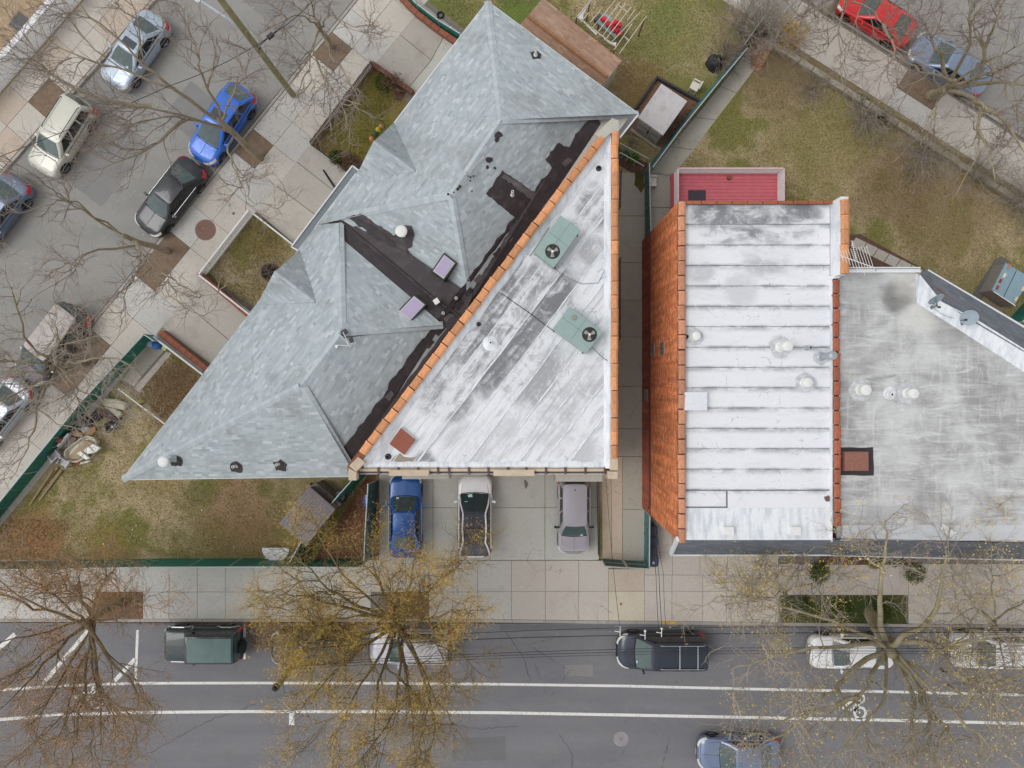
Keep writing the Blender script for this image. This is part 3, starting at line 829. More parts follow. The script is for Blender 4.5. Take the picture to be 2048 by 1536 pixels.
# ------------------------------------------------------------------ roof tools
def plane_of(pts):
    n = Vector((0, 0, 0)); K = len(pts)
    for i in range(K):
        a, b = pts[i], pts[(i + 1) % K]
        n += Vector(((a.y - b.y) * (a.z + b.z), (a.z - b.z) * (a.x + b.x), (a.x - b.x) * (a.y + b.y)))
    n.normalize()
    return n if n.z > 0 else -n

def shingles(m, pts, e0, e1, cols, tab=0.26, exp=0.125, lift=0.018, jitter=0.0):
    """cover the planar face with courses of tabs laid along the eave e0 -> e1"""
    n = plane_of(pts); ctr = sum(pts, Vector((0, 0, 0))) / len(pts); pts = [p - n * (p - ctr).dot(n) for p in pts]
    o = pts[e0]; u = (pts[e1] - o).normalized(); v = n.cross(u)
    if v.z < 0: u = -u; v = n.cross(u)
    q = ccw([((p - o).dot(u), (p - o).dot(v)) for p in pts])
    u0 = min(a for a, b in q); u1 = max(a for a, b in q); v0 = min(b for a, b in q); v1 = max(b for a, b in q)
    row = 0; vv = v0
    while vv < v1:
        x = u0 - random.random() * tab
        while x < u1:
            w = tab * random.choice([0.6, 0.8, 1.0, 1.3, 1.7])
            c = clip_poly([(x, vv), (x + w, vv), (x + w, vv + exp), (x, vv + exp)], q)
            if len(c) >= 3:
                col = random.choice(cols); b = random.uniform(0.955, 1.04)
                col = lin(tuple(k * b for k in col))[:3]
                top = []
                for (a, bb) in c:
                    h = lift + (0.003 - lift) * (bb - vv) / exp
                    top.append(o + u * a + v * bb + n * h)
                m.poly(top, col)
                lo = [t for t, (a, bb) in zip(top, c) if abs(bb - vv) < 1e-6]
                if len(lo) == 2: m.poly([lo[0] - n * lift, lo[1] - n * lift, lo[1], lo[0]] if (lo[1] - lo[0]).dot(u) > 0 else [lo[1] - n * lift, lo[0] - n * lift, lo[0], lo[1]], col)
            x += w
        vv += exp; row += 1
    return n

GREYS = [(177, 186, 189), (180, 189, 192), (175, 184, 187), (183, 191, 194), (177, 186, 189), (168, 177, 181), (194, 201, 203), (179, 188, 191)]
def caps(parent, a, b, na, nb, w=0.30, step=0.26, mat=None):
    a = Vector(a); b = Vector(b); d = (b - a); L = d.length; d.normalize()
    sa = d.cross(na); sa = sa if sa.z < 0 else -sa
    sb = d.cross(nb); sb = sb if sb.z < 0 else -sb
    if sa.dot(sb) > 0.3: sb = Vector((-sa.x, -sa.y, sa.z))
    up = (na + nb).normalized()
    m = MB(); s = step * 1.18
    P = lambda t, k, sd, h: d * t + sd * (w / 2 * k) + up * h
    lo, hi = 0.020, 0.034
    rows = [[P(0, 1, sa, hi), P(0, 0, sa, hi + 0.012), P(0, 1, sb, hi)], [P(s, 1, sa, lo), P(s, 0, sa, lo + 0.012), P(s, 1, sb, lo)]]
    m.grid(rows)
    m.poly([P(0, 1, sa, 0), P(0, 0, sa, 0), P(0, 0, sa, hi + 0.012), P(0, 1, sa, hi)])
    m.poly([P(0, 0, sa, 0), P(0, 1, sb, 0), P(0, 1, sb, hi), P(0, 0, sa, hi + 0.012)])
    me = m.mesh('ridge_cap', mat or M_CAP)
    k = int(L / step)
    for i in range(k): inst('ridge_cap', me, parent, a + d * (i * step))

# roof planes of the shingled pair; distances are measured in photo pixels across the slope
def PW(pts): return [W(*p) for p in pts]
def plane3(a, b, c):
    a, b, c = W(*a), W(*b), W(*c); n = (b - a).cross(c - a).normalized()
    return (a, n if n.z > 0 else -n)
def PP(px, py, pl):
    """the point of a roof plane that is seen at the pixel"""
    o = Vector((0, 0, CAMH)); d = W(px, py, 0) - o; t = (pl[0] - o).dot(pl[1]) / d.dot(pl[1])
    return o + d * t

def sheet(m, pts2, zf, eps, thick=0.015, seed=1, amp=2.0, step=7):
    """ragged patch lying on a slope: top and edge"""
    q = ragged(pts2, amp, step, seed)
    a = sum(q[i][0] * q[(i + 1) % len(q)][1] - q[(i + 1) % len(q)][0] * q[i][1] for i in range(len(q)))
    if a > 0: q = q[::-1]                # photo y runs down
    top = [W(x, y, zf(x, y) + eps + thick) for x, y in q]
    m.poly(top)
    for i in range(len(q)):
        j = (i + 1) % len(q)
        m.poly([top[i] - Vector((0, 0, thick + eps)), top[j] - Vector((0, 0, thick + eps)), top[j], top[i]])

def vent(parent, px, py, z0, h, r, name='vent_pipe', hole=True, cap=0.0, mat=None, ring=True):
    """a pipe whose TOP shows at the pixel"""
    p = W(px, py, z0 + h)
    m = MB()
    prof = [(r * 1.5, -0.05), (r * 1.45, 0.05), (r, 0.08), (r, h)]
    if cap: prof += [(r * 0.9, h + 0.02), (cap, h + 0.03), (cap, h + 0.10), (cap * 0.7, h + 0.15), (0.01, h + 0.17)]
    elif hole: prof += [(r * 0.62, h), (r * 0.62, h - 0.06)]
    else: prof += [(r * 0.7, h + 0.03), (0.01, h + 0.04)]
    m.lathe((p.x, p.y, z0), prof, 14)
    o = m.build(name, mat or M_PIPE, parent, smooth=False)
    if hole and not cap:
        m = MB(); m.lathe((p.x, p.y, z0), [(r * 0.60, h - 0.055), (r * 0.60, h - 0.05)], 12); m.build('opening', M_HOLE, o)
    return o

# ================================================================== the two shingled houses
Nn, R1, R2, Ee = (975, 3, 6.0), (1003, 240, 8.0), (903, 390, 8.0), (1277, 228, 6.0)
Wc, Sc = (680, 434, 6.35), (938, 592, 6.05)
R3, R4, SWc, SEc = (685, 665, 8.0), (605, 770, 8.0), (245, 959, 6.0), (712, 952, 6.0)
def wall_block(house, pts, z1, mat, name='wall'):
    m = MB(); q = inset([W2(x, y, 6.0) for x, y in pts], 0.30); m.prism(q, -0.1, z1); return m.build(name, mat, house)

def make_house(label, base, faces, wallpts, gutters, hips, dormers):
    """faces: (three points that fix the plane, outline pixels, eave edge)"""
    hs = thing('shingled_house', label, 'house', base, group='pair of joined shingled houses')
    wall_block(hs, wallpts, 5.7, M_SIDING)
    deck = MB(); sh = MB(); normals = []
    for pl, out, e in faces:
        q = [PP(x, y, pl) for x, y in out]; deck.poly([p - pl[1] * .03 for p in q]); normals.append(shingles(sh, q, e[0], e[1], GREYS))
    roof = deck.build('roof', M_DECKING, hs)
    for (A0, A, T, P, B) in dormers:
        pd = plane3(A, T, P); f1 = [PP(x[0], x[1], pd) for x in (A0, A, T, P)]; f2 = PW([B, P, T])
        dk = MB(); dz = Vector((0, 0, .02)); dk.poly([p - dz for p in f1]); dk.poly([p - dz for p in f2])
        dk.poly([W(*A), W(A[0] + (1024 - A[0]) * .02, A[1] + (768 - A[1]) * .02, 4.0), W(B[0] + (1024 - B[0]) * .02, B[1] + (768 - B[1]) * .02, 4.0), W(*B), W(*T)])
        dr = dk.build('gable', M_SIDING, hs)
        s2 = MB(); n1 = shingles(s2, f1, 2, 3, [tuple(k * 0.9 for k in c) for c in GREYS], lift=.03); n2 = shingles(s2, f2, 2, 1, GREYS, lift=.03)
        s2.build('shingles', M_SHINGLE, dr, kind='stuff')
        caps(dr, W(*T), W(*P), n1, n2, 0.2)
    sh.build('shingles', M_SHINGLE, roof, kind='stuff')
    for a, b, i, j in hips:
        ends = [(PP(x[0], x[1], faces[i][0]) + PP(x[0], x[1], faces[j][0])) / 2 + Vector((0, 0, .015)) for x in (a, b)]
        caps(roof, ends[0], ends[1], normals[i], normals[j], 0.38)
    g = MB()
    for a, b in gutters:
        p, q = W(*a), W(*b); g.beam(p + Vector((0, 0, -0.06)), q + Vector((0, 0, -0.06)), 0.07, 0.11)
    g.build('gutter', M_WHITE, hs)
    return hs, roof

P2 = lambda *v: [(q[0], q[1]) for q in v]
PL_NW, PL_NE, PL_SE, PL_SW = plane3(Nn, (245, 959, 6.0), R2), plane3(Nn, Ee, R1), plane3(R1, R2, Sc), plane3(R2, Sc, Wc)
PL_S, PL_SE2, PL_NE2 = plane3(SWc, SEc, R4), plane3(R4, R3, (900, 648, 6.05)), plane3(R3, (886, 650, 6.45), (684, 478, 6.45))
north, north_roof = make_house('grey shingled hip-roofed house with two large square tar patches, north of the pair', W(900, 330, 0),
    [(PL_NW, P2(Nn, R1, R2, (634, 450)), (3, 0)), (PL_NE, P2(Ee, R1, Nn), (2, 0)), (PL_SE, P2(R1, Ee, (1240, 272), Sc, R2), (3, 2)), (PL_SW, P2(R2, Sc, (760, 508), Wc), (3, 1))],
    [(975, 3), (1277, 228), (1200, 330), (938, 592), (634, 450)],
    [((634, 450, 6), (712, 347, 6)), ((788, 246, 6), Nn), (Nn, Ee), (Ee, (1240, 275, 6))],
    [(Nn, R1, 0, 1), (Ee, R1, 1, 2), (R2, R1, 0, 2), (Wc, R2, 0, 3), (Sc, R2, 2, 3)],
    [((802, 231, 6.02), (786, 247, 6.02), (747, 283, 7.1), (832, 344, 7.1), (711, 355, 6.02))])
south, south_roof = make_house('grey shingled hip-roofed house with a pointed south-west corner, south of the pair', W(560, 760, 0),
    [(PL_NW, P2(SWc, R4, R3, (678, 446), (634, 450)), (0, 4)), (PL_S, P2(SWc, SEc, R4), (0, 1)), (PL_SE2, P2(R4, SEc, (900, 648), (885, 650), R3), (1, 2)), (PL_NE2, P2(R3, (886, 650), (684, 478)), (2, 1))],
    [(245, 959), (712, 952), (900, 648), (840, 600), (690, 470), (634, 450)],
    [((634, 450, 6), (608, 489, 6)), ((513, 611, 6), SWc), (SWc, SEc)],
    [(SWc, R4, 0, 1), (SEc, R4, 1, 2), (R4, R3, 0, 2), ((886, 650), R3, 2, 3), ((680, 446), R3, 0, 3)],
    [((612, 488, 6.02), (600, 499, 6.02), (549, 543, 7.1), (630, 604, 7.1), (514, 610, 6.02))])
def zSE(px, py): return PP(px, py, PL_SE).z if py < 592 - (px - 938) * 0 else PP(px, py, PL_SE2).z
# dark membrane in the trough between the two roofs
m = MB()
A = [(690, 490, 6.44), (745, 532, 6.44), (800, 577, 6.44), (850, 620, 6.44), (897, 660, 6.2)]
B = [(676, 445, 6.24), (735, 492, 6.22), (800, 545, 6.2), (862, 598, 6.2), (925, 640, 6.12)]
C = [(696, 432, 6.42), (760, 470, 6.40), (826, 512, 6.38), (890, 556, 6.34), (945, 592, 6.16)]
m.grid([PW(A), PW(B), PW(C)]); m.build('valley_membrane', M_MEMB, north, smooth=False)
m = MB(); m.tube(PW([(680, 440, 6.3), (735, 487, 6.28), (800, 540, 6.26), (862, 593, 6.26), (920, 632, 6.2)]), [0.05, 0.07, 0.06, 0.07, 0.05], 6); m.build('valley_fold', M_GRAN, north)
def zSW(px, py): return PP(px, py, PL_SW).z
m = MB(); sheet(m, [(694, 434), (722, 428), (748, 446), (785, 470), (803, 462), (812, 470), (806, 492), (835, 520), (866, 542), (900, 570), (936, 592), (922, 604), (880, 570), (820, 520), (760, 480), (715, 450)], zSW, 0.035, 0.02, 3, 2.0)
m.build('tar_patch', M_GRAN, north_roof)
m = MB(); sheet(m, [(795, 468), (806, 452), (822, 452), (830, 470), (824, 492), (808, 505), (798, 490)], zSW, 0.045, 0.02, 8, 2.0); m.build('tar_patch', M_GRAN, north_roof)
m = MB(); sheet(m, [(716, 436), (760, 462), (810, 502), (850, 534), (846, 545), (800, 512), (750, 475), (712, 447)], zSW, 0.065, 0.015, 18, 3.0); m.build('tar_patch', M_TAR, north_roof)
def tarpatch(pts, zf, roof, seed, amp=2.0, mat=None, eps=0.035):
    m = MB(); sheet(m, pts, zf, eps, 0.012, seed, amp, 6); return m.build('tar_patch', mat or M_TAR, roof)
tarpatch([(973, 388), (1004, 341), (1078, 392), (1041, 443)], zSE, north_roof, 4, 1.4, M_GRAN)
tarpatch([(1002, 352), (1010, 346), (1076, 390), (1066, 402)], zSE, north_roof, 24, 2.5, M_TARW, 0.05)
tarpatch([(1090, 318), (1117, 285), (1157, 306), (1150, 335), (1118, 356)], zSE, north_roof, 5, 1.6, M_GRAN)
tarpatch([(1216, 238), (1198, 252), (1186, 262), (1176, 282), (1160, 290), (1152, 305), (1170, 312), (1190, 290), (1222, 250)], zSE, north_roof, 6, 2.8)
for i, (x, y, r) in enumerate([(978, 320, 7), (975, 334, 4), (996, 271, 8), (994, 280, 5), (916, 378, 4), (920, 372, 3), (907, 385, 2.5), (941, 354, 2), (936, 352, 2), (947, 352, 2), (940, 361, 1.6), (896, 388, 2.4), (944, 382, 1.7), (990, 336, 3)]):
    rr = random.Random(i)
    tarpatch([(x + r * rr.uniform(.6, 1.2) * math.cos(t), y + r * rr.uniform(.6, 1.2) * math.sin(t)) for t in [2 * PI * k / 9 for k in range(9)]], zSE, north_roof, i, 0.5)
# flashing along the foot of the parapet
def plx(y): return 697 + (925 - y) * 0.757          # outer edge of the diagonal coping in the photo
m = MB(); pts = [(plx(y) + 3, y) for y in range(930, 240, -15)]
out = [(plx(y) - random.uniform(24, 31) * (0.75 if y > 780 else 1.0), y - 16) for y in range(240, 930, 15)]
sheet(m, pts + out, zSE, 0.05, 0.02, 11, 1.2); m.build('parapet_flashing', M_MEMB, north)
for k in range(24):
    y = 880 - k * 26
    if random.random() < 0.7:
        m = MB(); x = plx(y) - 12; sheet(m, [(x - 9, y - 8), (x + 4, y - 20), (x + 12, y - 14), (x, y)], zSE, 0.075, 0.008, k, 1.0); m.build('tar_patch', M_TARW if k % 3 == 0 else M_GRAN, north_roof)
# skylights
for own, c in ((north, [(888, 505), (914, 526), (888, 562), (862, 543)]), (south, [(828, 588), (854, 609), (820, 646), (794, 623)])):
    m = MB(); m.prism([W2(x, y, 6.85) for x, y in c], 6.0, 6.85, bev=0.02); sk = m.build('skylight', M_DARK, own)
    q = inset([W2(x, y, 6.85) for x, y in c], 0.07); m = MB(); m.prism(q, 6.8, 6.875, bev=0.01); m.build('frame', plain('skylight_frame', (190, 186, 190), 0.4), sk)
    q = inset([W2(x, y, 6.86) for x, y in c], 0.13); m = MB(); m.prism(q, 6.83, 6.885, bev=0.012); m.build('pane', plain('skylight_pane', (182, 168, 198), 0.12, 0.03), sk)
    m = MB(); q2 = ragged([W2(x, y, 6.3) for x, y in c], 0.07, 0.2, 3); m.prism(q2, 6.1, 6.33); m.build('skirt', M_TAR, sk)
# pipes and vents of the shingled pair
vent(north, 803, 463, 6.4, 1.0, 0.13, 'flue', cap=0.28)
vent(north, 912, 596, 6.15, 0.5, 0.07); vent(north, 886, 626, 6.2, 0.5, 0.07)
m = MB(); p = W(873, 603, 6.6); m.box((p.x, p.y, 6.4), (0.2, 0.2, 0.5), 0.6); m.box((p.x, p.y, 6.68), (0.26, 0.26, 0.06), 0.6); m.build('roof_vent', M_PIPE, north)
tarpatch([(1062, 105), (1074, 100), (1084, 108), (1080, 118), (1066, 116)], lambda x, y: PP(x, y, PL_NE).z, north_roof, 31, 1.5)
vent(north, 1072, 98, 6.5, 0.6, 0.065); vent(north, 1025, 383, 7.1, 0.6, 0.065)
def zS(px, py): return PP(px, py, PL_S).z
for (x, y) in ((350, 922), (471, 935), (559, 932)):
    tarpatch([(x - 12, y - 8), (x + 2, y - 12), (x + 14, y - 4), (x + 13, y + 10), (x - 8, y + 9)], zS, south_roof, x, 1.5)
vent(south, 328, 923, 6.3, 0.7, 0.11, 'flue', cap=0.26)
m = MB(); p = W(347, 918, 6.5); m.box((p.x, p.y, 6.45), (0.36, 0.28, 0.3)); m.build('roof_vent', M_GALV, south)
vent(south, 465, 934, 6.25, 0.55, 0.065); vent(south, 552, 930, 6.25, 0.55, 0.065); vent(south, 797, 802, 6.1, 0.4, 0.07)
# lower porch roof on the street side
m = MB(); q = PW([(712, 344, 3.4), (706, 332, 3.3), (583, 497, 3.3), (598, 503, 3.4)])
c = [(705, 332), (719, 343), (600, 502), (583, 494)]
m.prism([W2(x, y, 5.0) for x, y in c], 4.7, 5.0); pr = m.build('porch_roof', plain('porch_grey', (132, 142, 146), 0.85, 0.1), north)
m = MB()
for (a, b) in (((705, 332), (583, 494)), ((583, 494), (600, 503)), ((705, 332), (718, 342))):
    m.beam(W(a[0], a[1], 5.0), W(b[0], b[1], 5.0), 0.07, 0.12)
m.build('porch_trim', M_WHITE, pr)
m = MB()
for (x, y) in ((702, 338), (645, 414), (590, 490)): p = W(x, y, 4.7); m.box((p.x * .97, p.y * .97, 2.35), (0.12, 0.12, 4.7))
m.build('porch_posts', M_WHITE, pr)
# remains of an antenna on the south ridge
an = thing('roof_antenna', 'bent grey antenna mount lying on the ridge of the southern shingled roof', 'antenna', W(686, 672, 7.95))
m = MB(); m.beam(W(678, 668, 8.15), W(702, 694, 8.1), 0.05, 0.05); m.beam(W(686, 664, 8.2), W(698, 690, 8.25), 0.04, 0.04); m.beam(W(672, 690, 8.05), W(700, 692, 8.1), 0.03, 0.03); m.build('arm', M_GALV, an)
m = MB(); p = W(688, 664, 8.15); m.box((p.x, p.y, 8.12), (0.26, 0.2, 0.2), 0.5); p = W(702, 680, 8.1); m.box((p.x, p.y, 8.05), (0.16, 0.22, 0.18), 0.3); m.build('bracket', M_DARK, an)
m = MB(); p = W(673, 693, 8.05); m.lathe((p.x, p.y, 7.95), [(0.07, 0), (0.07, .12)], 8); m.build('clamp', M_PIPE, an)

# ================================================================== triangular flat-roofed building
ZT, ZR = 8.30, 7.90
tri = thing('flat_roofed_house', 'triangular brick building with a silver flat roof edged in orange coping tiles', 'house', W(1100, 740, 0))
TA, TB, TC = (1237, 240), (1237, 945), (697, 945)
tp = [W2(*TA, ZT), W2(*TB, ZT), W2(*TC, ZT)]
m = MB(); m.prism([W2(1218, 243, ZT), W2(1237, 240, ZT), W2(1237, 945, ZT), W2(690, 945, ZT), W2(690, 934, ZT)], -0.1, ZR - 0.06); m.build('wall', M_BRICKWALL, tri)
def strip_wall(parent, a, b, w, z0, z1, mat, name='parapet'):
    a = Vector(a); b = Vector(b); d = (b - a).normalized(); n = Vector((-d.y, d.x)) * (w / 2)
    m = MB(); m.prism([a + n, a - n, b - n, b + n], z0, z1); return m.build(name, mat, parent)
dA, dB = W2(1207, 270, ZT), W2(713, 924, ZT)
strip_wall(tri, dA, dB, 0.28, ZR - 0.1, ZT - 0.07, M_BRICKWALL)
strip_wall(tri, W2(1229, 255, ZT), W2(1229, 935, ZT), 0.28, ZR - 0.1, ZT - 0.07, M_BRICKWALL)
m = MB(); m.prism([W2(1222, 262, ZR), W2(1223, 938, ZR), W2(716, 938, ZR)], ZR - 0.12, ZR - 0.06); m.build('roof_deck', M_TAR, tri)
rolls = [(1221, 282), (1221, 934), (720, 934)]
rp = ccw([W2(x, y, ZR) for x, y in rolls])
ud = Vector((0.6037, 0.7972)); nd = Vector((0.7972, -0.6037)); o = Vector(W2(728, 934, ZR))
seam_pts = []
w_roll = 0.93
rz = [0]
roof_t = None
for i in range(12):
    a = nd * (i * w_roll - 0.02); b = nd * ((i + 1) * w_roll)
    q = [o + a - ud * 2, o + b - ud * 14, o + b + ud * 24, o + a + ud * 24]
    q = [o + a - ud * 24, o + b - ud * 24, o + b + ud * 24, o + a + ud * 24]
    c = clip_poly([tuple(x) for x in ccw(q)], rp)
    if len(c) < 3: continue
    m = MB(); m.prism(c, ZR - 0.055, ZR + (0.006 if i % 2 else 0.0)); m.build('roof_sheet', M_ROOF_TRI, tri)
    s = [p for p in c if abs((Vector(p) - o).dot(nd) - i * w_roll) < 0.05]
    if i and len(s) == 2:
        m = MB(); k = 16; P = []
        for j in range(k + 1):
            p = Vector(s[0]).lerp(Vector(s[1]), j / k); P.append((p.x + random.uniform(-.02, .02), p.y + random.uniform(-.02, .02), ZR + 0.004))
        m.tube(P, [random.uniform(0.02, 0.05) for _ in P], 6); m.build('roof_seam', M_FLASH, tri, smooth=True)
# silvered upstands inside the parapets
m = MB()
m.hexa([W(1207, 300, ZR - .02), W(1222, 262, ZR - .02), W(1223, 937, ZR - .02), W(1207, 937, ZR - .02)][::-1], [W(1219, 290, ZT - .1), W(1223, 262, ZT - .1), W(1223, 937, ZT - .1), W(1219, 937, ZT - .1)][::-1])
m.build('upstand', M_FLASH, tri)
m = MB(); a, b = W(1218, 272, ZR), W(723, 927, ZR); dd = (b - a).normalized(); nn = Vector((-dd.y, dd.x, 0))
if nn.x < 0: nn = -nn
K = 40; r0, r1, r2 = [], [], []
for j in range(K + 1):
    p = a.lerp(b, j / K); wv = random.uniform(0.2, 0.32); r0.append(p + nn * (wv + .02) + Vector((0, 0, .008))); r1.append(p + nn * 0.06 + Vector((0, 0, .2))); r2.append(p - nn * .03 + Vector((0, 0, .25)))
m.grid([r0, r1, r2]); m.build('upstand', M_FLASH, tri)
m = MB(); a, b = W(728, 930, ZR), W(1222, 930, ZR); K = 50; rows = [[], [], [], []]
for j in range(K + 1):
    p = a.lerp(b, j / K); t = random.uniform(-.04, .04)
    rows[3].append(p + Vector((0, .16 + t, .008))); rows[2].append(p + Vector((0, .05, .07))); rows[1].append(p + Vector((0, -.06, .09))); rows[0].append(p + Vector((0, -.13, .02)))
m.grid(rows); m.build('upstand', M_FLASH, tri)
m = MB(); m.prism(ragged([W2(x, y, ZR) for x, y in [(778, 928), (790, 912), (800, 906), (808, 914), (830, 914), (825, 926), (812, 930)]], .04, .2, 2), ZR, ZR + .012); m.build('puddle_stain', plain('puddle_stain', (150, 138, 124), 0.25, 0.15), tri)

def tile_mesh(L, wdt, mat, lip=0.035, name='coping_tile'):
    """saddle-backed coping tile along +x with a raised collar at one end"""
    m = MB(); h = 0.07
    def sec(x, k, e): return [(x, -wdt / 2 * k, -0.06), (x, -wdt / 2 * k, e * .4), (x, -wdt * .22, h + e), (x, wdt * .22, h + e), (x, wdt / 2 * k, e * .4), (x, wdt / 2 * k, -0.06)]
    s = [sec(0, 1.0, 0.0), sec(L - .10, 1.0, 0.0), sec(L - .098, 1.1, lip), sec(L - .012, 1.1, lip), sec(L - .012, 0.6, -.05)]
    m.grid(s); m.poly(sec(0, 1.0, 0.0)); m.poly(s[-1][::-1])
    return m.mesh(name, mat)
def coping(parent, a, b, z, n, wdt, mat, lip=0.02, gap=0.012):
    a = Vector((a[0], a[1], z)); b = Vector((b[0], b[1], z)); d = b - a; L = d.length / n; ang = math.atan2(d.y, d.x)
    me = tile_mesh(L - gap, wdt, mat, lip)
    for i in range(n):
        inst('coping_tile', me, parent, a + d * (i / n) + Vector((random.uniform(-.016, .016), random.uniform(-.016, .016), random.uniform(-.01, .01))), (0, 0, ang + random.uniform(-.03, .03)))
    m = MB(); m.beam(a + Vector((0, 0, -.06)), b + Vector((0, 0, -.06)), wdt * .8, .05); m.build('mortar_bed', M_BRACKET, parent)
coping(tri, W2(725, 907, ZT), W2(1205, 274, ZT), ZT, 29, 0.37, M_TILE, 0.012, .03)
coping(tri, W2(1229, 917, ZT), W2(1230, 262, ZT), ZT, 24, 0.31, M_TILE, 0.014)
m = MB(); m.prism([W2(x, y, ZT + .06) for x, y in [(1205, 280), (1190, 268), (1224, 236), (1238, 240), (1238, 262), (1222, 266)]], ZT - .1, ZT + .05, bev=.015); m.build('coping_stone', M_STONE2, tri)
for c in ([(698, 932), (716, 914), (731, 925), (712, 944)], [(697, 936), (713, 945), (713, 961), (697, 961)], [(1221, 917), (1236, 917), (1236, 941), (1221, 941)], [(1216, 943), (1236, 943), (1236, 958), (1216, 958)]):
    m = MB(); m.prism([W2(x, y, ZT + .06) for x, y in c], ZT - .45, ZT + .06, bev=.015); m.build('coping_stone', M_STONE, tri)
# eaves cornice on the street front
m = MB(); m.prism([W2(x, y, 8.0) for x, y in [(718, 934), (1218, 934), (1218, 948), (718, 948)]], 7.6, 7.86); m.build('cornice_shelf', M_BRACKET, tri)
xs = [716, 757, 797, 836, 876, 898, 938, 977, 1016, 1053, 1092, 1131, 1171, 1210]
for a, b in zip(xs[:-1], xs[1:]):
    slabm = MB(); slabm.prism([W2(x, y, 7.95) for x, y in [(a + 2, 937), (b - 2, 937), (b - 2, 943), (a + 2, 943)]], 7.8, 7.95, bev=.01); slabm.build('cornice_panel', M_STONE, tri)
    slabm = MB(); slabm.prism([W2(x, y, 7.8) for x, y in [(a + 2, 946), (b - 2, 946), (b - 2, 948.5), (a + 2, 948.5)]], 7.6, 7.8); slabm.build('cornice_strip', M_WHITE, tri)
for x in xs:
    m = MB(); m.prism([W2(u, v, 8.0) for u, v in [(x - 2.2, 935), (x + 2.2, 935), (x + 2.2, 948), (x - 2.2, 948)]], 7.6, 8.0, bev=.02); m.build('cornice_bracket', M_BRACKET, tri)
for a, b in ((778, 858), (987, 1069)):
    m = MB(); m.prism([W2(x, y, 8.12) for x, y in [(a, 940), (b, 940), (b, 952), (a, 952)]], 7.75, 8.12, bev=.02); m.build('coping_stone', M_STONE, tri)
for a, b, y1, z in ((804, 899, 958.5, 6.6), (1111, 1206, 963.5, 6.6)):
    m = MB(); m.prism([W2(x, y, z) for x, y in [(a, 915), (b, 915), (b, y1), (a, y1)]], 3.0, z, bev=.03); bay = m.build('bay_window', M_STONE2, tri)
    for k in range(3):
        x0 = a + (b - a) * (k + .12) / 3; x1 = a + (b - a) * (k + .88) / 3
        p, q = W(x0, y1, z), W(x1, y1, z); m = MB(); m.box(((p.x + q.x) / 2, p.y - .012, 5.0), (q.x - p.x, .03, 1.6)); m.build('pane', plain('window_glass', (70, 84, 90), 0.08), bay)
# hatch and small vents on the silver roof
m = MB(); c = [(801, 855), (832, 880), (808, 911), (777, 888)]; m.prism([W2(x, y, 8.2) for x, y in c], ZR - .05, 8.12); ht = m.build('roof_hatch', M_FLASH, tri)
m = MB(); m.prism(inset([W2(x, y, 8.2) for x, y in c], .02), 8.1, 8.2, bev=.02); m.build('lid', plain('hatch_rust', (146, 82, 62), 0.7, 0.08, 3.0), ht)
for x, y, r in ((1198, 335, .09), (957, 648, .07), (775, 914, .1)): vent(tri, x, y, ZR, .16, r, 'drain_ring', mat=M_DARK)
m = MB(); p = W(980, 687, ZR); m.lathe((p.x, p.y, ZR), [(.36, .0), (.30, .02), (.1, .09), (.09, .14)], 16); m.build('vent_cone', M_FLASH, tri); vent(tri, 981, 685, ZR + .06, .16, .07)
def cable(label, pts, r=0.015, mat=None, name='cable'):
    m = MB(); m.tube(pts, r, 5); return single(name, m, mat or M_DARK, label, 'cable')
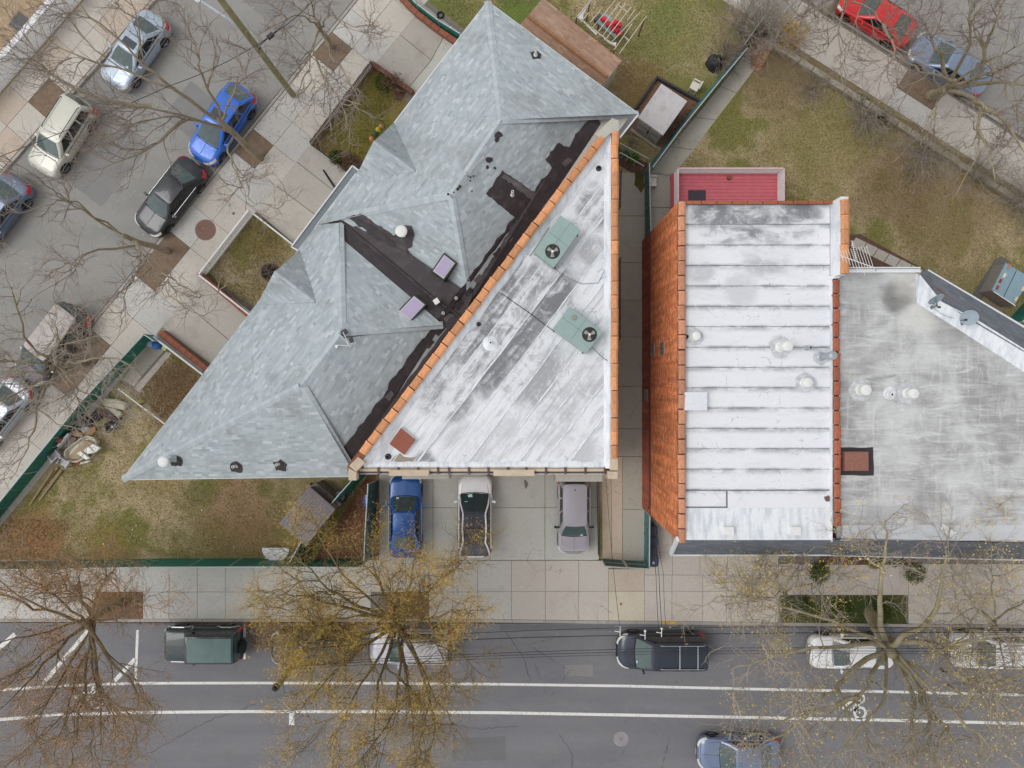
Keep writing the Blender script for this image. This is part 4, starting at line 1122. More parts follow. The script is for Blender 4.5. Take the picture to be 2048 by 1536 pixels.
def aircon(label, c, fan, extra=None):
    zt = 8.72
    ctr = W(sum(p[0] for p in c) / 4, sum(p[1] for p in c) / 4, ZR)
    t = thing('air_conditioner', label, 'air conditioner', ctr, group='rooftop air conditioners')
    q = [W2(x, y, zt) for x, y in c]; GRN = plain('ac_green', (150, 172, 166), 0.55, 0.05, 2.0)
    m = MB(); m.prism(q, ZR + .1, zt - .05, bev=.02); cab = m.build('cabinet', GRN, t)
    m = MB(); m.prism(inset(q, -.03), zt - .06, zt, bev=.015); lid = m.build('lid', GRN, t)
    m = MB(); a = Vector(q[0]).lerp(Vector(q[1]), .5); b = Vector(q[2]).lerp(Vector(q[3]), .5); m.beam((a.x, a.y, zt + .001), (b.x, b.y, zt + .001), .012, .012)
    a = Vector(q[0]).lerp(Vector(q[3]), .45); b = Vector(q[1]).lerp(Vector(q[2]), .45); m.beam((a.x, a.y, zt), (b.x, b.y, zt), .015, .012); m.build('panel_seam', plain('ac_seam', (104, 132, 126), .6), lid)
    p = W(fan[0], fan[1], zt)
    m = MB(); m.lathe((p.x, p.y, zt), [(.335, -.01), (.335, .015), (.30, .02), (.30, .004)], 28); fr = m.build('fan_opening', M_DARK, t)
    m = MB()
    for k in range(3):
        an = 2 * PI * k / 3 + .5; m.poly([(p.x + .07 * math.cos(an - .9), p.y + .07 * math.sin(an - .9), zt + .012), (p.x + .27 * math.cos(an - .35), p.y + .27 * math.sin(an - .35), zt + .006), (p.x + .27 * math.cos(an + .35), p.y + .27 * math.sin(an + .35), zt + .02), (p.x + .07 * math.cos(an + .5), p.y + .07 * math.sin(an + .5), zt + .022)])
    m.build('fan_blade', plain('fan_grey', (178, 172, 164), .6), fr)
    m = MB(); m.lathe((p.x, p.y, zt), [(.06, .0), (.06, .05), (.02, .06)], 12); m.build('hub', M_PIPE, fr)
    m = MB()
    for rr in (.08, .14, .2, .26, .31):
        m.tube([(p.x + rr * math.cos(s), p.y + rr * math.sin(s), zt + .04) for s in [2 * PI * k / 20 for k in range(21)]], .003, 3, caps=False)
    for k in range(8): m.beam((p.x, p.y, zt + .04), (p.x + .32 * math.cos(k * PI / 4), p.y + .32 * math.sin(k * PI / 4), zt + .04), .005, .005)
    m.build('fan_guard', M_DARK, t)
    for k in range(4):
        a = Vector(q[k]).lerp(Vector(ctr[:2]), .08); m = MB(); m.box((a.x, a.y, ZR + .05), (.16, .16, .12)); m.build('foot', M_BRACKET, t)
    if extra:
        p = W(extra[0], extra[1], zt); m = MB(); m.lathe((p.x, p.y, zt), [(.12, 0), (.12, .05), (.09, .05), (.085, .07)], 14); m.build('round_port', plain('port_tan', (150, 146, 136), .6), t)
    return t
aircon('green rooftop air conditioner beside the diagonal orange coping, nearer the roof apex', [(1121, 432), (1159, 461), (1108, 533), (1069, 503)], (1105, 503))
aircon('green rooftop air conditioner with a small round port, near the middle of the silver roof', [(1139, 615), (1203, 664), (1172, 706), (1107, 658)], (1179, 669), (1148, 635))
cable('thin dark cable crossing the silver roof between the two air conditioners', [W(x, y, ZR + .03) for x, y in [(1003, 587), (1030, 606), (1062, 628), (1085, 646), (1110, 664)]])
cable('grey cable trailing from the northern air conditioner towards the east coping', [W(x, y, ZR + .03) for x, y in [(1108, 534), (1122, 548), (1144, 560), (1165, 568), (1196, 566), (1216, 528)]], mat=plain('cable_grey', (150, 152, 156), .7))
cable('looped black cable running from the southern air conditioner to the east coping', [W(x, y, ZR + .2) for x, y in [(1180, 700), (1184, 694), (1194, 704), (1206, 716), (1220, 724)]], .014)
cable('conduit lying along the inside of the diagonal coping', [W(x, y, ZR + .05) for x, y in [(1098, 455), (1060, 512), (1052, 506), (1040, 530), (1005, 578)]], .02, M_GALV, 'conduit')
# black handrail on the passage side of the triangular building
def railing(name, label, a, b, h, n, mat, r=0.012, cat='railing', rails=(1.0, 0.1), group=None):
    a = Vector(a); b = Vector(b); t = thing(name, label, cat, a, group=group)
    for rr in rails:
        m = MB(); m.beam(a + Vector((0, 0, h * rr)), b + Vector((0, 0, h * rr)), .035, .03); m.build('rail', mat, t)
    m = MB(); m.lathe((0, 0, 0), [(r, 0), (r, h)], 5); me = m.mesh('baluster', mat)
    for i in range(n + 1): inst('baluster', me, t, a.lerp(b, i / n))
    return t
railing('handrail', 'black iron window railing on the passage wall beside the southern air conditioner', W(1238, 518, 5), W(1238, 680, 5), .5, 44, M_DARK)
railing('handrail', 'black iron window railing on the passage wall near the roof apex', W(1240, 345, 5), W(1238, 420, 5), .5, 20, M_DARK)
railing('handrail', 'black handrail along the east edge of the car park', W(1197, 962, .9) - Vector((0, 0, .9)), W(1200, 1116, .9) - Vector((0, 0, .9)), .95, 46, M_DARK)

# ================================================================== brick house
ZB = 8.75
brk = thing('brick_house', 'orange brick house with a white banded flat roof between terracotta copings', 'house', W(1500, 740, 0))
xW = W(1357, 0, 9.0).x; yN = W(0, 402, 9.0).y; yS = W(0, 1084, 9.0).y; xP0, xP1 = 14.30, 14.66
m = MB(); m.prism([(xW + .03, yS + .02), (xP0, yS + .02), (xP0, yN), (xW + .03, yN)], -.1, ZB - .1); m.build('wall', M_BRICKWALL, brk)
# every brick of the visible wall: mortar plane behind, bricks proud
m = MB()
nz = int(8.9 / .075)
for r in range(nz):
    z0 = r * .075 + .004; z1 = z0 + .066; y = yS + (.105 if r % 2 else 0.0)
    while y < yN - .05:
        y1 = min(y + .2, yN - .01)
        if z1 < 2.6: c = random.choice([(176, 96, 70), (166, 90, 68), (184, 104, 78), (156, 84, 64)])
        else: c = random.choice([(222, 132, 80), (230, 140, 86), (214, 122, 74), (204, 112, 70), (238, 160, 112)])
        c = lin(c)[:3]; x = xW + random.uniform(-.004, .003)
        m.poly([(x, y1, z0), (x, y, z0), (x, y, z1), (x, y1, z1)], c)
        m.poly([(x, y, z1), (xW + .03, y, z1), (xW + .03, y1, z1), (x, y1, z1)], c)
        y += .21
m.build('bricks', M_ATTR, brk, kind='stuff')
m = MB(); m.box((xW + .025, (yN + yS) / 2, 4.45), (.02, yN - yS - .01, 8.9)); m.build('mortar', plain('mortar', (150, 112, 88), .9), brk)
m = MB(); m.box((xW - .03, (yN + yS) / 2, 2.62), (.08, yN - yS, .06)); m.build('ledge', plain('ledge_brown', (110, 66, 52), .8), brk)
m = MB(); m.tube([(xW - .05, yN - 2, 2.5), (xW - .05, yS + .6, 2.5), (xW - .05, yS + .3, 2.2)], .03, 6); m.build('conduit', M_DARK, brk)
for py, zz, hh in ((699, 3.35, .7), (697, 5.65, .8), (790, 1.3, 1.0)):
    p = W(1320, py, zz); y = p.y; w = W(0, py - 12, zz).y - W(0, py + 12, zz).y
    m = MB(); m.box((xW - .012, y, zz), (.05, w, hh)); wd = m.build('window', plain('window_frame', (150, 140, 130), .6), brk)
    for i in range(2):
        for j in range(3): mm = MB(); mm.box((xW - .035, y - w / 2 + w * (j + .5) / 3, zz - hh / 2 + hh * (i + .5) / 2), (.012, w / 3 - .03, hh / 2 - .03)); mm.build('pane', plain('glass_block', (104, 112, 112), .2), wd)
strip_wall(brk, (xW + .16, yN), (xW + .16, yS), .32, ZB - .1, 8.95, M_BRICKWALL)
coping(brk, (xW + .16, yS - .02), (xW + .16, yN + .02), 9.0, 23, .32, M_TILE2, .022, .045)
# party wall: tall part to the north, low part to the south
yM = W(0, 551, 9.0).y
strip_wall(brk, ((xP0 + xP1) / 2, yN), ((xP0 + xP1) / 2, W(0, 548, 9.8).y), .34, ZB - .1, 9.75, M_FLASH, 'party_wall')
coping(brk, ((xP0 + xP1) / 2, W(0, 548, 9.8).y), ((xP0 + xP1) / 2, W(0, 399, 9.8).y), 9.8, 5, .36, M_TILE, .02)
pa, pb = W2(1675.5, 1052, 9.0), W2(1672, 557, 9.0)
strip_wall(brk, pa, pb, .3, ZB - .1, 8.95, M_FLASH, 'party_wall')
coping(brk, pa, pb, 9.0, 17, .31, M_TILE3, .026, .06)
m = MB(); m.prism([W2(x, y, 9.1) for x, y in [(1664, 551), (1680, 549), (1680, 556), (1665, 557)]], 8.7, 9.06); m.build('cap', M_FLASH, brk)
# roof sheets
m = MB(); m.prism([(xW + .3, yS + .1), (xP0, yS + .1), (xP0, yN - .1), (xW + .3, yN - .1)], ZB - .12, ZB - .05); m.build('roof_deck', plain('roof_seam_dark', (142, 146, 152), .9), brk)
ys = [409, 449, 490.5, 531.5, 572.5, 613, 653.5, 695, 735.5, 776, 816.5, 857.5, 898, 939, 980]
for i, (a, b) in enumerate(zip(ys[:-1], ys[1:])):
    p, q = W(1369, a, ZB), W(1664, b, ZB); x0, x1 = xW + .3, xP0 - .01
    m = MB(); K = 24; bot, top = [], []
    for j in range(K + 1):
        x = x0 + (x1 - x0) * j / K; bot.append((x, q.y + .022 + random.uniform(-.012, .014), ZB)); top.append((x, p.y + random.uniform(-.004, .004), ZB - .02))
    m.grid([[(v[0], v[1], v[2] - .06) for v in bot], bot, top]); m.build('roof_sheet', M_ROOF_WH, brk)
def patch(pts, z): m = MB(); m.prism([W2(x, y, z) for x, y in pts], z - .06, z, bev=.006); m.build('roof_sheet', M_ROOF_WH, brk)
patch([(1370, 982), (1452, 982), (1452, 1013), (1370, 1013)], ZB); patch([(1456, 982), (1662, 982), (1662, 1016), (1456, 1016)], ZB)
for a, b in ((1370, 1408), (1408, 1449), (1449, 1488), (1488, 1533), (1533, 1580), (1580, 1620), (1620, 1663)):
    m = MB(); rows = [[W(x, 1016, ZB) for x in (b, a)], [W(x, 1042, ZB + .02) for x in (b, a)], [W(x, 1060, ZB + .07) for x in (b, a)], [W(x, 1080, ZB + .2) for x in (b, a)]]
    m.grid(rows); m.build('roof_sheet', M_FLASH, brk)
# north edge
m = MB(); m.box(((xW + xP0) / 2, W(0, 405, 8.9).y, 8.83), (xP0 - xW - .3, .12, .22)); m.build('parapet', M_BRACKET, brk)
for k in range(10):
    x = xW + .4 + k * .68; m = MB(); m.box((x + .3, W(0, 405, 8.95).y, 8.96), (.64, .14, .05)); m.build('coping_tile', M_TILE3, brk)
m = MB(); m.box((xP0 - .012, (yM + yS) / 2, ZB + .1), (.02, yM - yS, .3)); m.build('upstand', M_FLASH, brk)
# slate mansard skirts
def mansard(parent, top, bot, gut=True, cols=None, trim=None):
    pts = [W(*top[0]), W(*top[1]), W(*bot[1]), W(*bot[0])]
    n_ = plane_of(pts); c_ = sum(pts, Vector((0, 0, 0))) / 4; dk = MB(); dk.poly([p - n_ * ((p - c_).dot(n_) + .02) for p in pts]); mo = dk.build('mansard', M_TAR, parent)
    sh = MB(); shingles(sh, pts, 3, 2, cols or [(112, 117, 125), (118, 122, 130), (106, 111, 120), (126, 128, 134), (114, 118, 128)], .34, .14)
    sh.build('shingles', M_SLATE, mo, kind='stuff')
    if gut:
        a, b = W(*bot[0]), W(*bot[1]); m = MB(); m.beam(a + Vector((0, 0, -.02)), b + Vector((0, 0, -.02)), .13, .12); m.build('gutter', M_WHITE, mo)
    return mo
mo = mansard(brk, ((1353, 1079, 8.93), (1680, 1079, 8.93)), ((1341, 1109, 6.5), (1660, 1109, 6.5)))
m = MB(); m.beam(W(1355, 1078, 8.97), W(1342, 1108, 6.6), .10, .22); m.beam(W(1345, 1092, 6.6), W(1341, 1108, 6.5), .10, .2); m.build('rake_board', M_WHITE, mo)
# things on the white roof
def bigvent(own, px, py, h, r, z=ZB, mat=None, dark=True):
    o = vent(own, px, py, z, h, r * .72, 'roof_vent', hole=False, cap=0, mat=mat)
    p = W(px, py, z + h); m = MB(); m.lathe((p.x, p.y, z + h), [(r, -.16), (r, .0), (r * .92, .05), (r * .5, .08), (.01, .09)], 18); m.build('cowl', mat or M_PIPE, o, smooth=False)
    if dark:
        m = MB(); pb = W(px, py, z + h); m.prism(ragged([(pb.x + r * 2.1 * math.cos(s), pb.y + r * 2.1 * math.sin(s)) for s in [2 * PI * k / 12 for k in range(12)]], .05, .3, int(px)), z, z + .012); m.build('flashing', plain('vent_flashing', (204, 206, 209), .7, .2, 5.0), o)
    return o
bigvent(brk, 1393, 672, .35, .20); vent(brk, 1374, 673, ZB, .15, .07, mat=M_DARK)
bigvent(brk, 1576, 692, .9, .23, mat=M_PIPE); vent(brk, 1622, 695, ZB, .5, .075, mat=M_GALV); bigvent(brk, 1666, 711, 1.2, .19, mat=M_GALV); bigvent(brk, 1616, 765, .35, .22)
m = MB(); c = [(1369, 785), (1414, 785), (1414, 820), (1369, 820)]; m.prism([W2(x, y, 9.05) for x, y in c], ZB - .05, 9.0); ht = m.build('roof_hatch', M_FLASH, brk)
m = MB(); m.prism(inset([W2(x, y, 9.05) for x, y in c], -.02), 8.99, 9.05, bev=.015); m.build('lid', plain('hatch_white', (226, 229, 234), .5, .05), ht)
for x in (1458, 1592):
    m = MB(); p = W(x, 1062, 9.1); m.box((p.x, p.y, 8.95), (.34, .3, .3)); m.box((p.x, p.y, 9.13), (.4, .36, .06)); m.build('roof_scupper', M_PIPE, brk)
m = MB(); m.prism(ragged([W2(x, y, ZB + .01) for x, y in [(1647, 994), (1656, 991), (1662, 997), (1660, 1003), (1652, 1002)]], .03, .1, 2), ZB - .02, ZB + .02); m.build('rust_patch', plain('rust', (112, 88, 80), .8, .2), brk)
m = MB(); m.beam(W(1372, 870, ZB + .03), W(1370, 960, ZB + .03), .06, .04); m.build('roof_pole', M_GALV, brk)

# ================================================================== grey-roofed row house
row = thing('row_house', 'row house with a mottled grey flat roof and two satellite dishes', 'house', W(1860, 820, 0))
ZG = 8.6
gp = [(1690, 546), (1832, 546), (1836, 604), (2330, 920), (2330, 1052), (1680, 1052)]
m = MB(); m.prism([(xP1 + .01, yS + .02)] + [W2(x, y, ZG) for x, y in [(2330, 1076), (2330, 880), (1842, 552), (1700, 542)]] + [(xP1 + .01, W(0, 544, ZG).y)], -.1, ZG - .1); m.build('wall', M_BRICKWALL, row)
m = MB(); m.prism([(xP1 + .005, W(0, 1078, ZG).y)] + [W2(x, y, ZG) for x, y in gp[4:5]] + [W2(x, y, ZG) for x, y in [(2330, 920), (1836, 604), (1833, 545)]] + [(xP1 + .005, W(0, 545, ZG).y)], ZG - .1, ZG); m.build('roof', M_ROOF_GR, row)
m = MB(); m.grid([[W(2330, 1050, ZG + .012), W(1685, 1050, ZG + .012)], [W(2330, 1064, ZG + .06), W(1685, 1064, ZG + .06)], [W(2330, 1081, ZG + .27), W(1680, 1081, ZG + .27)]]); m.build('upstand', plain('grey_upstand', (204, 206, 209), .6, .06, 2.0), row)
mansard(row, ((1680, 1079, 8.9), (2330, 1090, 8.9)), ((1660, 1109, 6.5), (2330, 1126, 6.5)))
m = MB(); m.beam(W(1692, 543, 8.7), W(1840, 543, 8.7), .10, .12); m.beam(W(1692, 536, 8.5), W(1840, 536, 8.5), .08, .1); m.box((W(1766, 0, 8.6).x, W(0, 540, 8.6).y, 8.52), (3.4, .18, .06)); m.build('gutter', M_WHITE, row)
m = MB(); m.grid([[W(1830, 547, ZG + .01), W(1833, 606, ZG + .01), W(1920, 661, ZG + .01), W(2048, 744, ZG + .01), W(2330, 920, ZG + .01)], [W(1840, 549, 9.0), W(1884, 604, 9.0), W(1955, 640, 9.0), W(2052, 700, 9.0), W(2330, 872, 9.0)]][::-1])
m.build('upstand', M_FLASH, row)
for k in range(9):
    a = W(1850 + k * 30, 600 + k * 19.5, ZG); b = W(1868 + k * 30, 590 + k * 18.5, 9.0)
    m = MB(); m.beam(a.lerp(b, .15) + Vector((0, 0, .01)), a.lerp(b, .9) + Vector((0, 0, .01)), .02, .01); m.build('flashing_seam', M_FLASH, row)
mansard(row, ((1838, 549, 8.98), (1884, 604, 8.98)), ((1852, 538, 7.7), (1860, 544, 7.7)), gut=False)
mansard(row, ((1884, 604, 8.99), (2330, 872, 8.99)), ((1854, 541, 7.7), (2330, 822, 7.7)))
bigvent(row, 1732, 780, .5, .25, ZG); bigvent(row, 1828, 787, .55, .23, ZG)
m = MB(); p = W(1780, 786, ZG); m.lathe((p.x, p.y, ZG), [(.30, 0), (.25, .03), (.12, .12), (.12, .3)], 16); m.build('vent_cone', M_FLASH, row); vent(row, 1785, 789, ZG + .2, .3, .085)
c = [(1690, 904), (1738, 904), (1738, 942), (1690, 942)]
m = MB(); m.prism(ragged([W2(x, y, ZG + .03) for x, y in [(1681, 895), (1747, 895), (1747, 951), (1681, 951)]], .02, .4, 3), ZG - .02, ZG + .03); ht = m.build('roof_hatch', M_TAR, row)
m = MB(); m.prism([W2(x, y, 9.0) for x, y in c], ZG, 9.0, bev=.03); m.build('lid', plain('hatch_brown', (146, 98, 84), .75, .15, 9.0), ht)
m = MB(); p = W(1902, 1066, 8.9); m.box((p.x, p.y, 8.82), (.5, .3, .14), -.5); m.box((p.x - .2, p.y + .2, 8.75), (.3, .25, .1), -.5); m.build('roof_scupper', M_PIPE, row)
m = MB()
for x, y in ((1700, 920), (1700, 934)): pass
def dish(label, px, py, tilt, az, mast):
    t = thing('satellite_dish', label, 'satellite dish', W(mast[0], mast[1], 8.75), group='satellite dishes on the grey-roofed house')
    c = W(px, py, 9.45); R = Matrix.Rotation(az, 4, 'Z') @ Matrix.Rotation(tilt, 4, 'X')
    rows = []
    for r in (0.001, .12, .24, .33, .37):
        rows.append([c + (R @ Vector((r * math.cos(s) * .9, r * math.sin(s), r * r * .55))) for s in [2 * PI * k / 24 for k in range(24)]])
    rows2 = [[v - (R @ Vector((0, 0, .02))) for v in rr] for rr in rows[::-1]]
    m = MB(); m.grid(rows + rows2, closed=True); m.build('reflector', plain('dish_grey', (150, 164, 174), .5), t, smooth=True)
    b = W(mast[0], mast[1], 8.78); m = MB(); m.tube([b, b + Vector((0, 0, .35)), c], [.035, .035, .03], 8); m.box((b.x, b.y, b.z), (.2, .14, .05), .5); m.build('mast', plain('dish_mast', (124, 138, 148), .5), t)
    f = c + (R @ Vector((0, -.12, .42))); m = MB(); m.tube([c + (R @ Vector((0, -.36, .06))), f], .015, 6); m.box(f, (.08, .08, .12)); m.build('receiver_arm', M_DARK, t)
dish('grey satellite dish seen nearly edge-on, nearer the corner of the dark mansard strip', 1871, 596, math.radians(62), .25, (1865, 614))
dish('grey satellite dish seen nearly face-on, the farther down the silver upstand', 1939, 635, math.radians(38), -1.2, (1926, 646))
cable('thin grey cable sagging between the two satellite dishes', [W(x, y, 8.8) for x, y in [(1866, 615), (1878, 625), (1896, 634), (1914, 637), (1928, 636)]], .012, M_GALV)
cable('thin grey cable running down the silver upstand from the second dish', [W(x, y, 8.85) for x, y in [(1942, 642), (1970, 662), (2000, 682), (2050, 706)]], .012, M_GALV)
# television antenna
an = thing('tv_antenna', 'white rooftop television antenna with many thin rods beside the tall orange coping', 'antenna', W(1748, 540, 8.6))
A0, A1 = W(1750, 536, 9.6), W(1680, 511, 10.3)
m = MB(); m.beam(A0, A1, .035, .035); m.build('boom', M_PIPE, an)
m = MB(); m.tube([W(1752, 541, 8.6), A0], .025, 6); m.build('mast', M_GALV, an)
m = MB()
for k in range(11):
    c = A0.lerp(A1, .05 + k * .09); ln = 1.0 - k * .075; d = Vector((-.32, 1, 0)).normalized() * ln
    m.beam(c - d * (.25 if k < 4 else .8), c + d, .016, .016)
m.build('rods', M_PIPE, an)
m = MB(); a, b = W(1704, 482, 10.4), W(1712, 520, 10.0)
for k in range(10):
    c = a.lerp(b, k / 9); m.beam(c + Vector((-.07, 0, 0)), c + Vector((.09, 0, 0)), .014, .014)
m.beam(a, b, .02, .02); m.build('reflector_rods', M_PIPE, an)
# ------------------------------------------------------------------ cars
def paint(name, c, metal=0.25, rough=0.28):
    return plain('paint_' + name, c, rough, 0.02, 3.0, metal=metal, coat=0.2 if min(c) > 190 else 0.5)
M_GLASS = plain('car_glass', (70, 88, 86), 0.06, 0.22, 2.6, spec=0.7)  # mottled colour stands in for reflections and the unmodelled interior
M_GLASSW = plain('car_glass_dark', (58, 74, 76), 0.06, 0.05, 1.5, spec=0.6)
M_GLASSD = plain('car_glass_side', (26, 30, 32), 0.06, 0.05, 1.5, spec=0.7)
M_ROOFGLASS = plain('roof_glass', (70, 73, 82), 0.08, 0.05, 1.5, spec=0.4)
M_TYRE = plain('tyre', (32, 32, 33), 0.9)
M_RIM = plain('rim', (150, 152, 154), 0.35, metal=0.7)
M_ARCH = plain('wheel_arch', (20, 20, 21), 0.9)
M_LAMP = plain('headlamp', (222, 222, 216), 0.15, 0.05, spec=0.8)
M_TAIL = plain('tail_lamp', (196, 34, 34), 0.2, 0.05, spec=0.8)
M_TRIM = plain('car_trim', (30, 30, 32), 0.5)
M_CHROME = plain('car_chrome', (206, 208, 210), 0.2, metal=0.8)
M_PLATE = plain('plate', (216, 200, 150), 0.5)
M_STICK = plain('sticker', (190, 226, 226), 0.5)

def rrect(x0, x1, b, r, bowf=0.0, bowr=0.0, nf=7, ns=9, nc=3):
    """rounded outline, front edge first; returns points and index ranges of its sides"""
    r = min(r, b * .9); P = []; rng_ = {}
    def edge(key, f, n):
        s = len(P)
        for i in range(n): P.append(f(i / (n - 1)))
        rng_[key] = (s, len(P))
    def corner(key, cx, cy, a0):
        s = len(P)
        for i in range(1, nc + 1):
            a = a0 + (PI / 2) * i / (nc + 1); P.append((cx + r * math.cos(a), cy + r * math.sin(a)))
        rng_[key] = (s, len(P))
    edge('F', lambda t: (x1, -b + r + (2 * b - 2 * r) * t), nf)
    corner('FL', x1 - r, b - r, 0)
    edge('L', lambda t: (x1 - r + (x0 + r - x1 + r) * t, b), ns)
    corner('RL', x0 + r, b - r, PI / 2)
    edge('R', lambda t: (x0, b - r - (2 * b - 2 * r) * t), nf)
    corner('RR', x0 + r, -b + r, PI)
    edge('Rt', lambda t: (x0 + r + (x1 - r - x0 - r) * t, -b), ns)
    corner('FR', x1 - r, -b + r, 1.5 * PI)
    L = x1 - x0
    out = []
    for x, y in P:
        u = (x - x0) / L
        k = 1 - (y / b) ** 2
        if u > .5: x += bowf * k * (u - .5) * 2
        else: x -= bowr * k * (.5 - u) * 2
        out.append((x, y))
    return out, rng_

def interp(tab, u):
    for (a, za), (b, zb) in zip(tab[:-1], tab[1:]):
        if u <= b:
            t = max(0.0, (u - a) / (b - a)); t = t * t * (3 - 2 * t) * .5 + t * .5
            return za + (zb - za) * t
    return tab[-1][1]

KINDS_CAR = {   # belt profile along the car (rear -0.5 .. front 0.5), cabin base, roof, half widths, height
    'sedan': dict(top=[(-.5, .80), (-.475, .94), (-.34, 1.0), (-.1, .97), (.2, .95), (.42, .84), (.475, .74), (.5, .60)], cb=(-.37, .225), cr=(-.20, .055), wb=.435, wr=.325, H=1.45, rf=.42, rr=.30, bf=.16, br=.08),
    'coupe': dict(top=[(-.5, .78), (-.475, .92), (-.36, .99), (-.1, .95), (.18, .93), (.42, .82), (.475, .72), (.5, .58)], cb=(-.40, .20), cr=(-.20, .03), wb=.43, wr=.31, H=1.38, rf=.42, rr=.32, bf=.16, br=.08),
    'suv': dict(top=[(-.5, .85), (-.485, 1.0), (-.3, 1.03), (.0, 1.01), (.22, 1.0), (.42, .92), (.48, .80), (.5, .62)], cb=(-.475, .235), cr=(-.42, .085), wb=.445, wr=.355, H=1.68, rf=.38, rr=.24, bf=.15, br=.06),
    'hatch': dict(top=[(-.5, .80), (-.48, .98), (-.36, 1.04), (.0, .99), (.24, .96), (.42, .86), (.475, .74), (.5, .58)], cb=(-.46, .26), cr=(-.29, .06), wb=.44, wr=.34, H=1.6, rf=.5, rr=.42, bf=.18, br=.12),
    'van': dict(top=[(-.5, .85), (-.49, 1.0), (-.3, 1.03), (.0, 1.02), (.25, 1.0), (.42, .86), (.475, .74), (.5, .60)], cb=(-.485, .29), cr=(-.45, .125), wb=.455, wr=.375, H=1.76, rf=.5, rr=.24, bf=.22, br=.06),
    'jeep': dict(top=[(-.5, .80), (-.495, 1.05), (-.3, 1.08), (.0, 1.08), (.22, 1.06), (.46, 1.02), (.49, .92), (.5, .70)], cb=(-.485, .20), cr=(-.475, .135), wb=.44, wr=.405, H=1.82, rf=.14, rr=.10, bf=.03, br=.0),
}

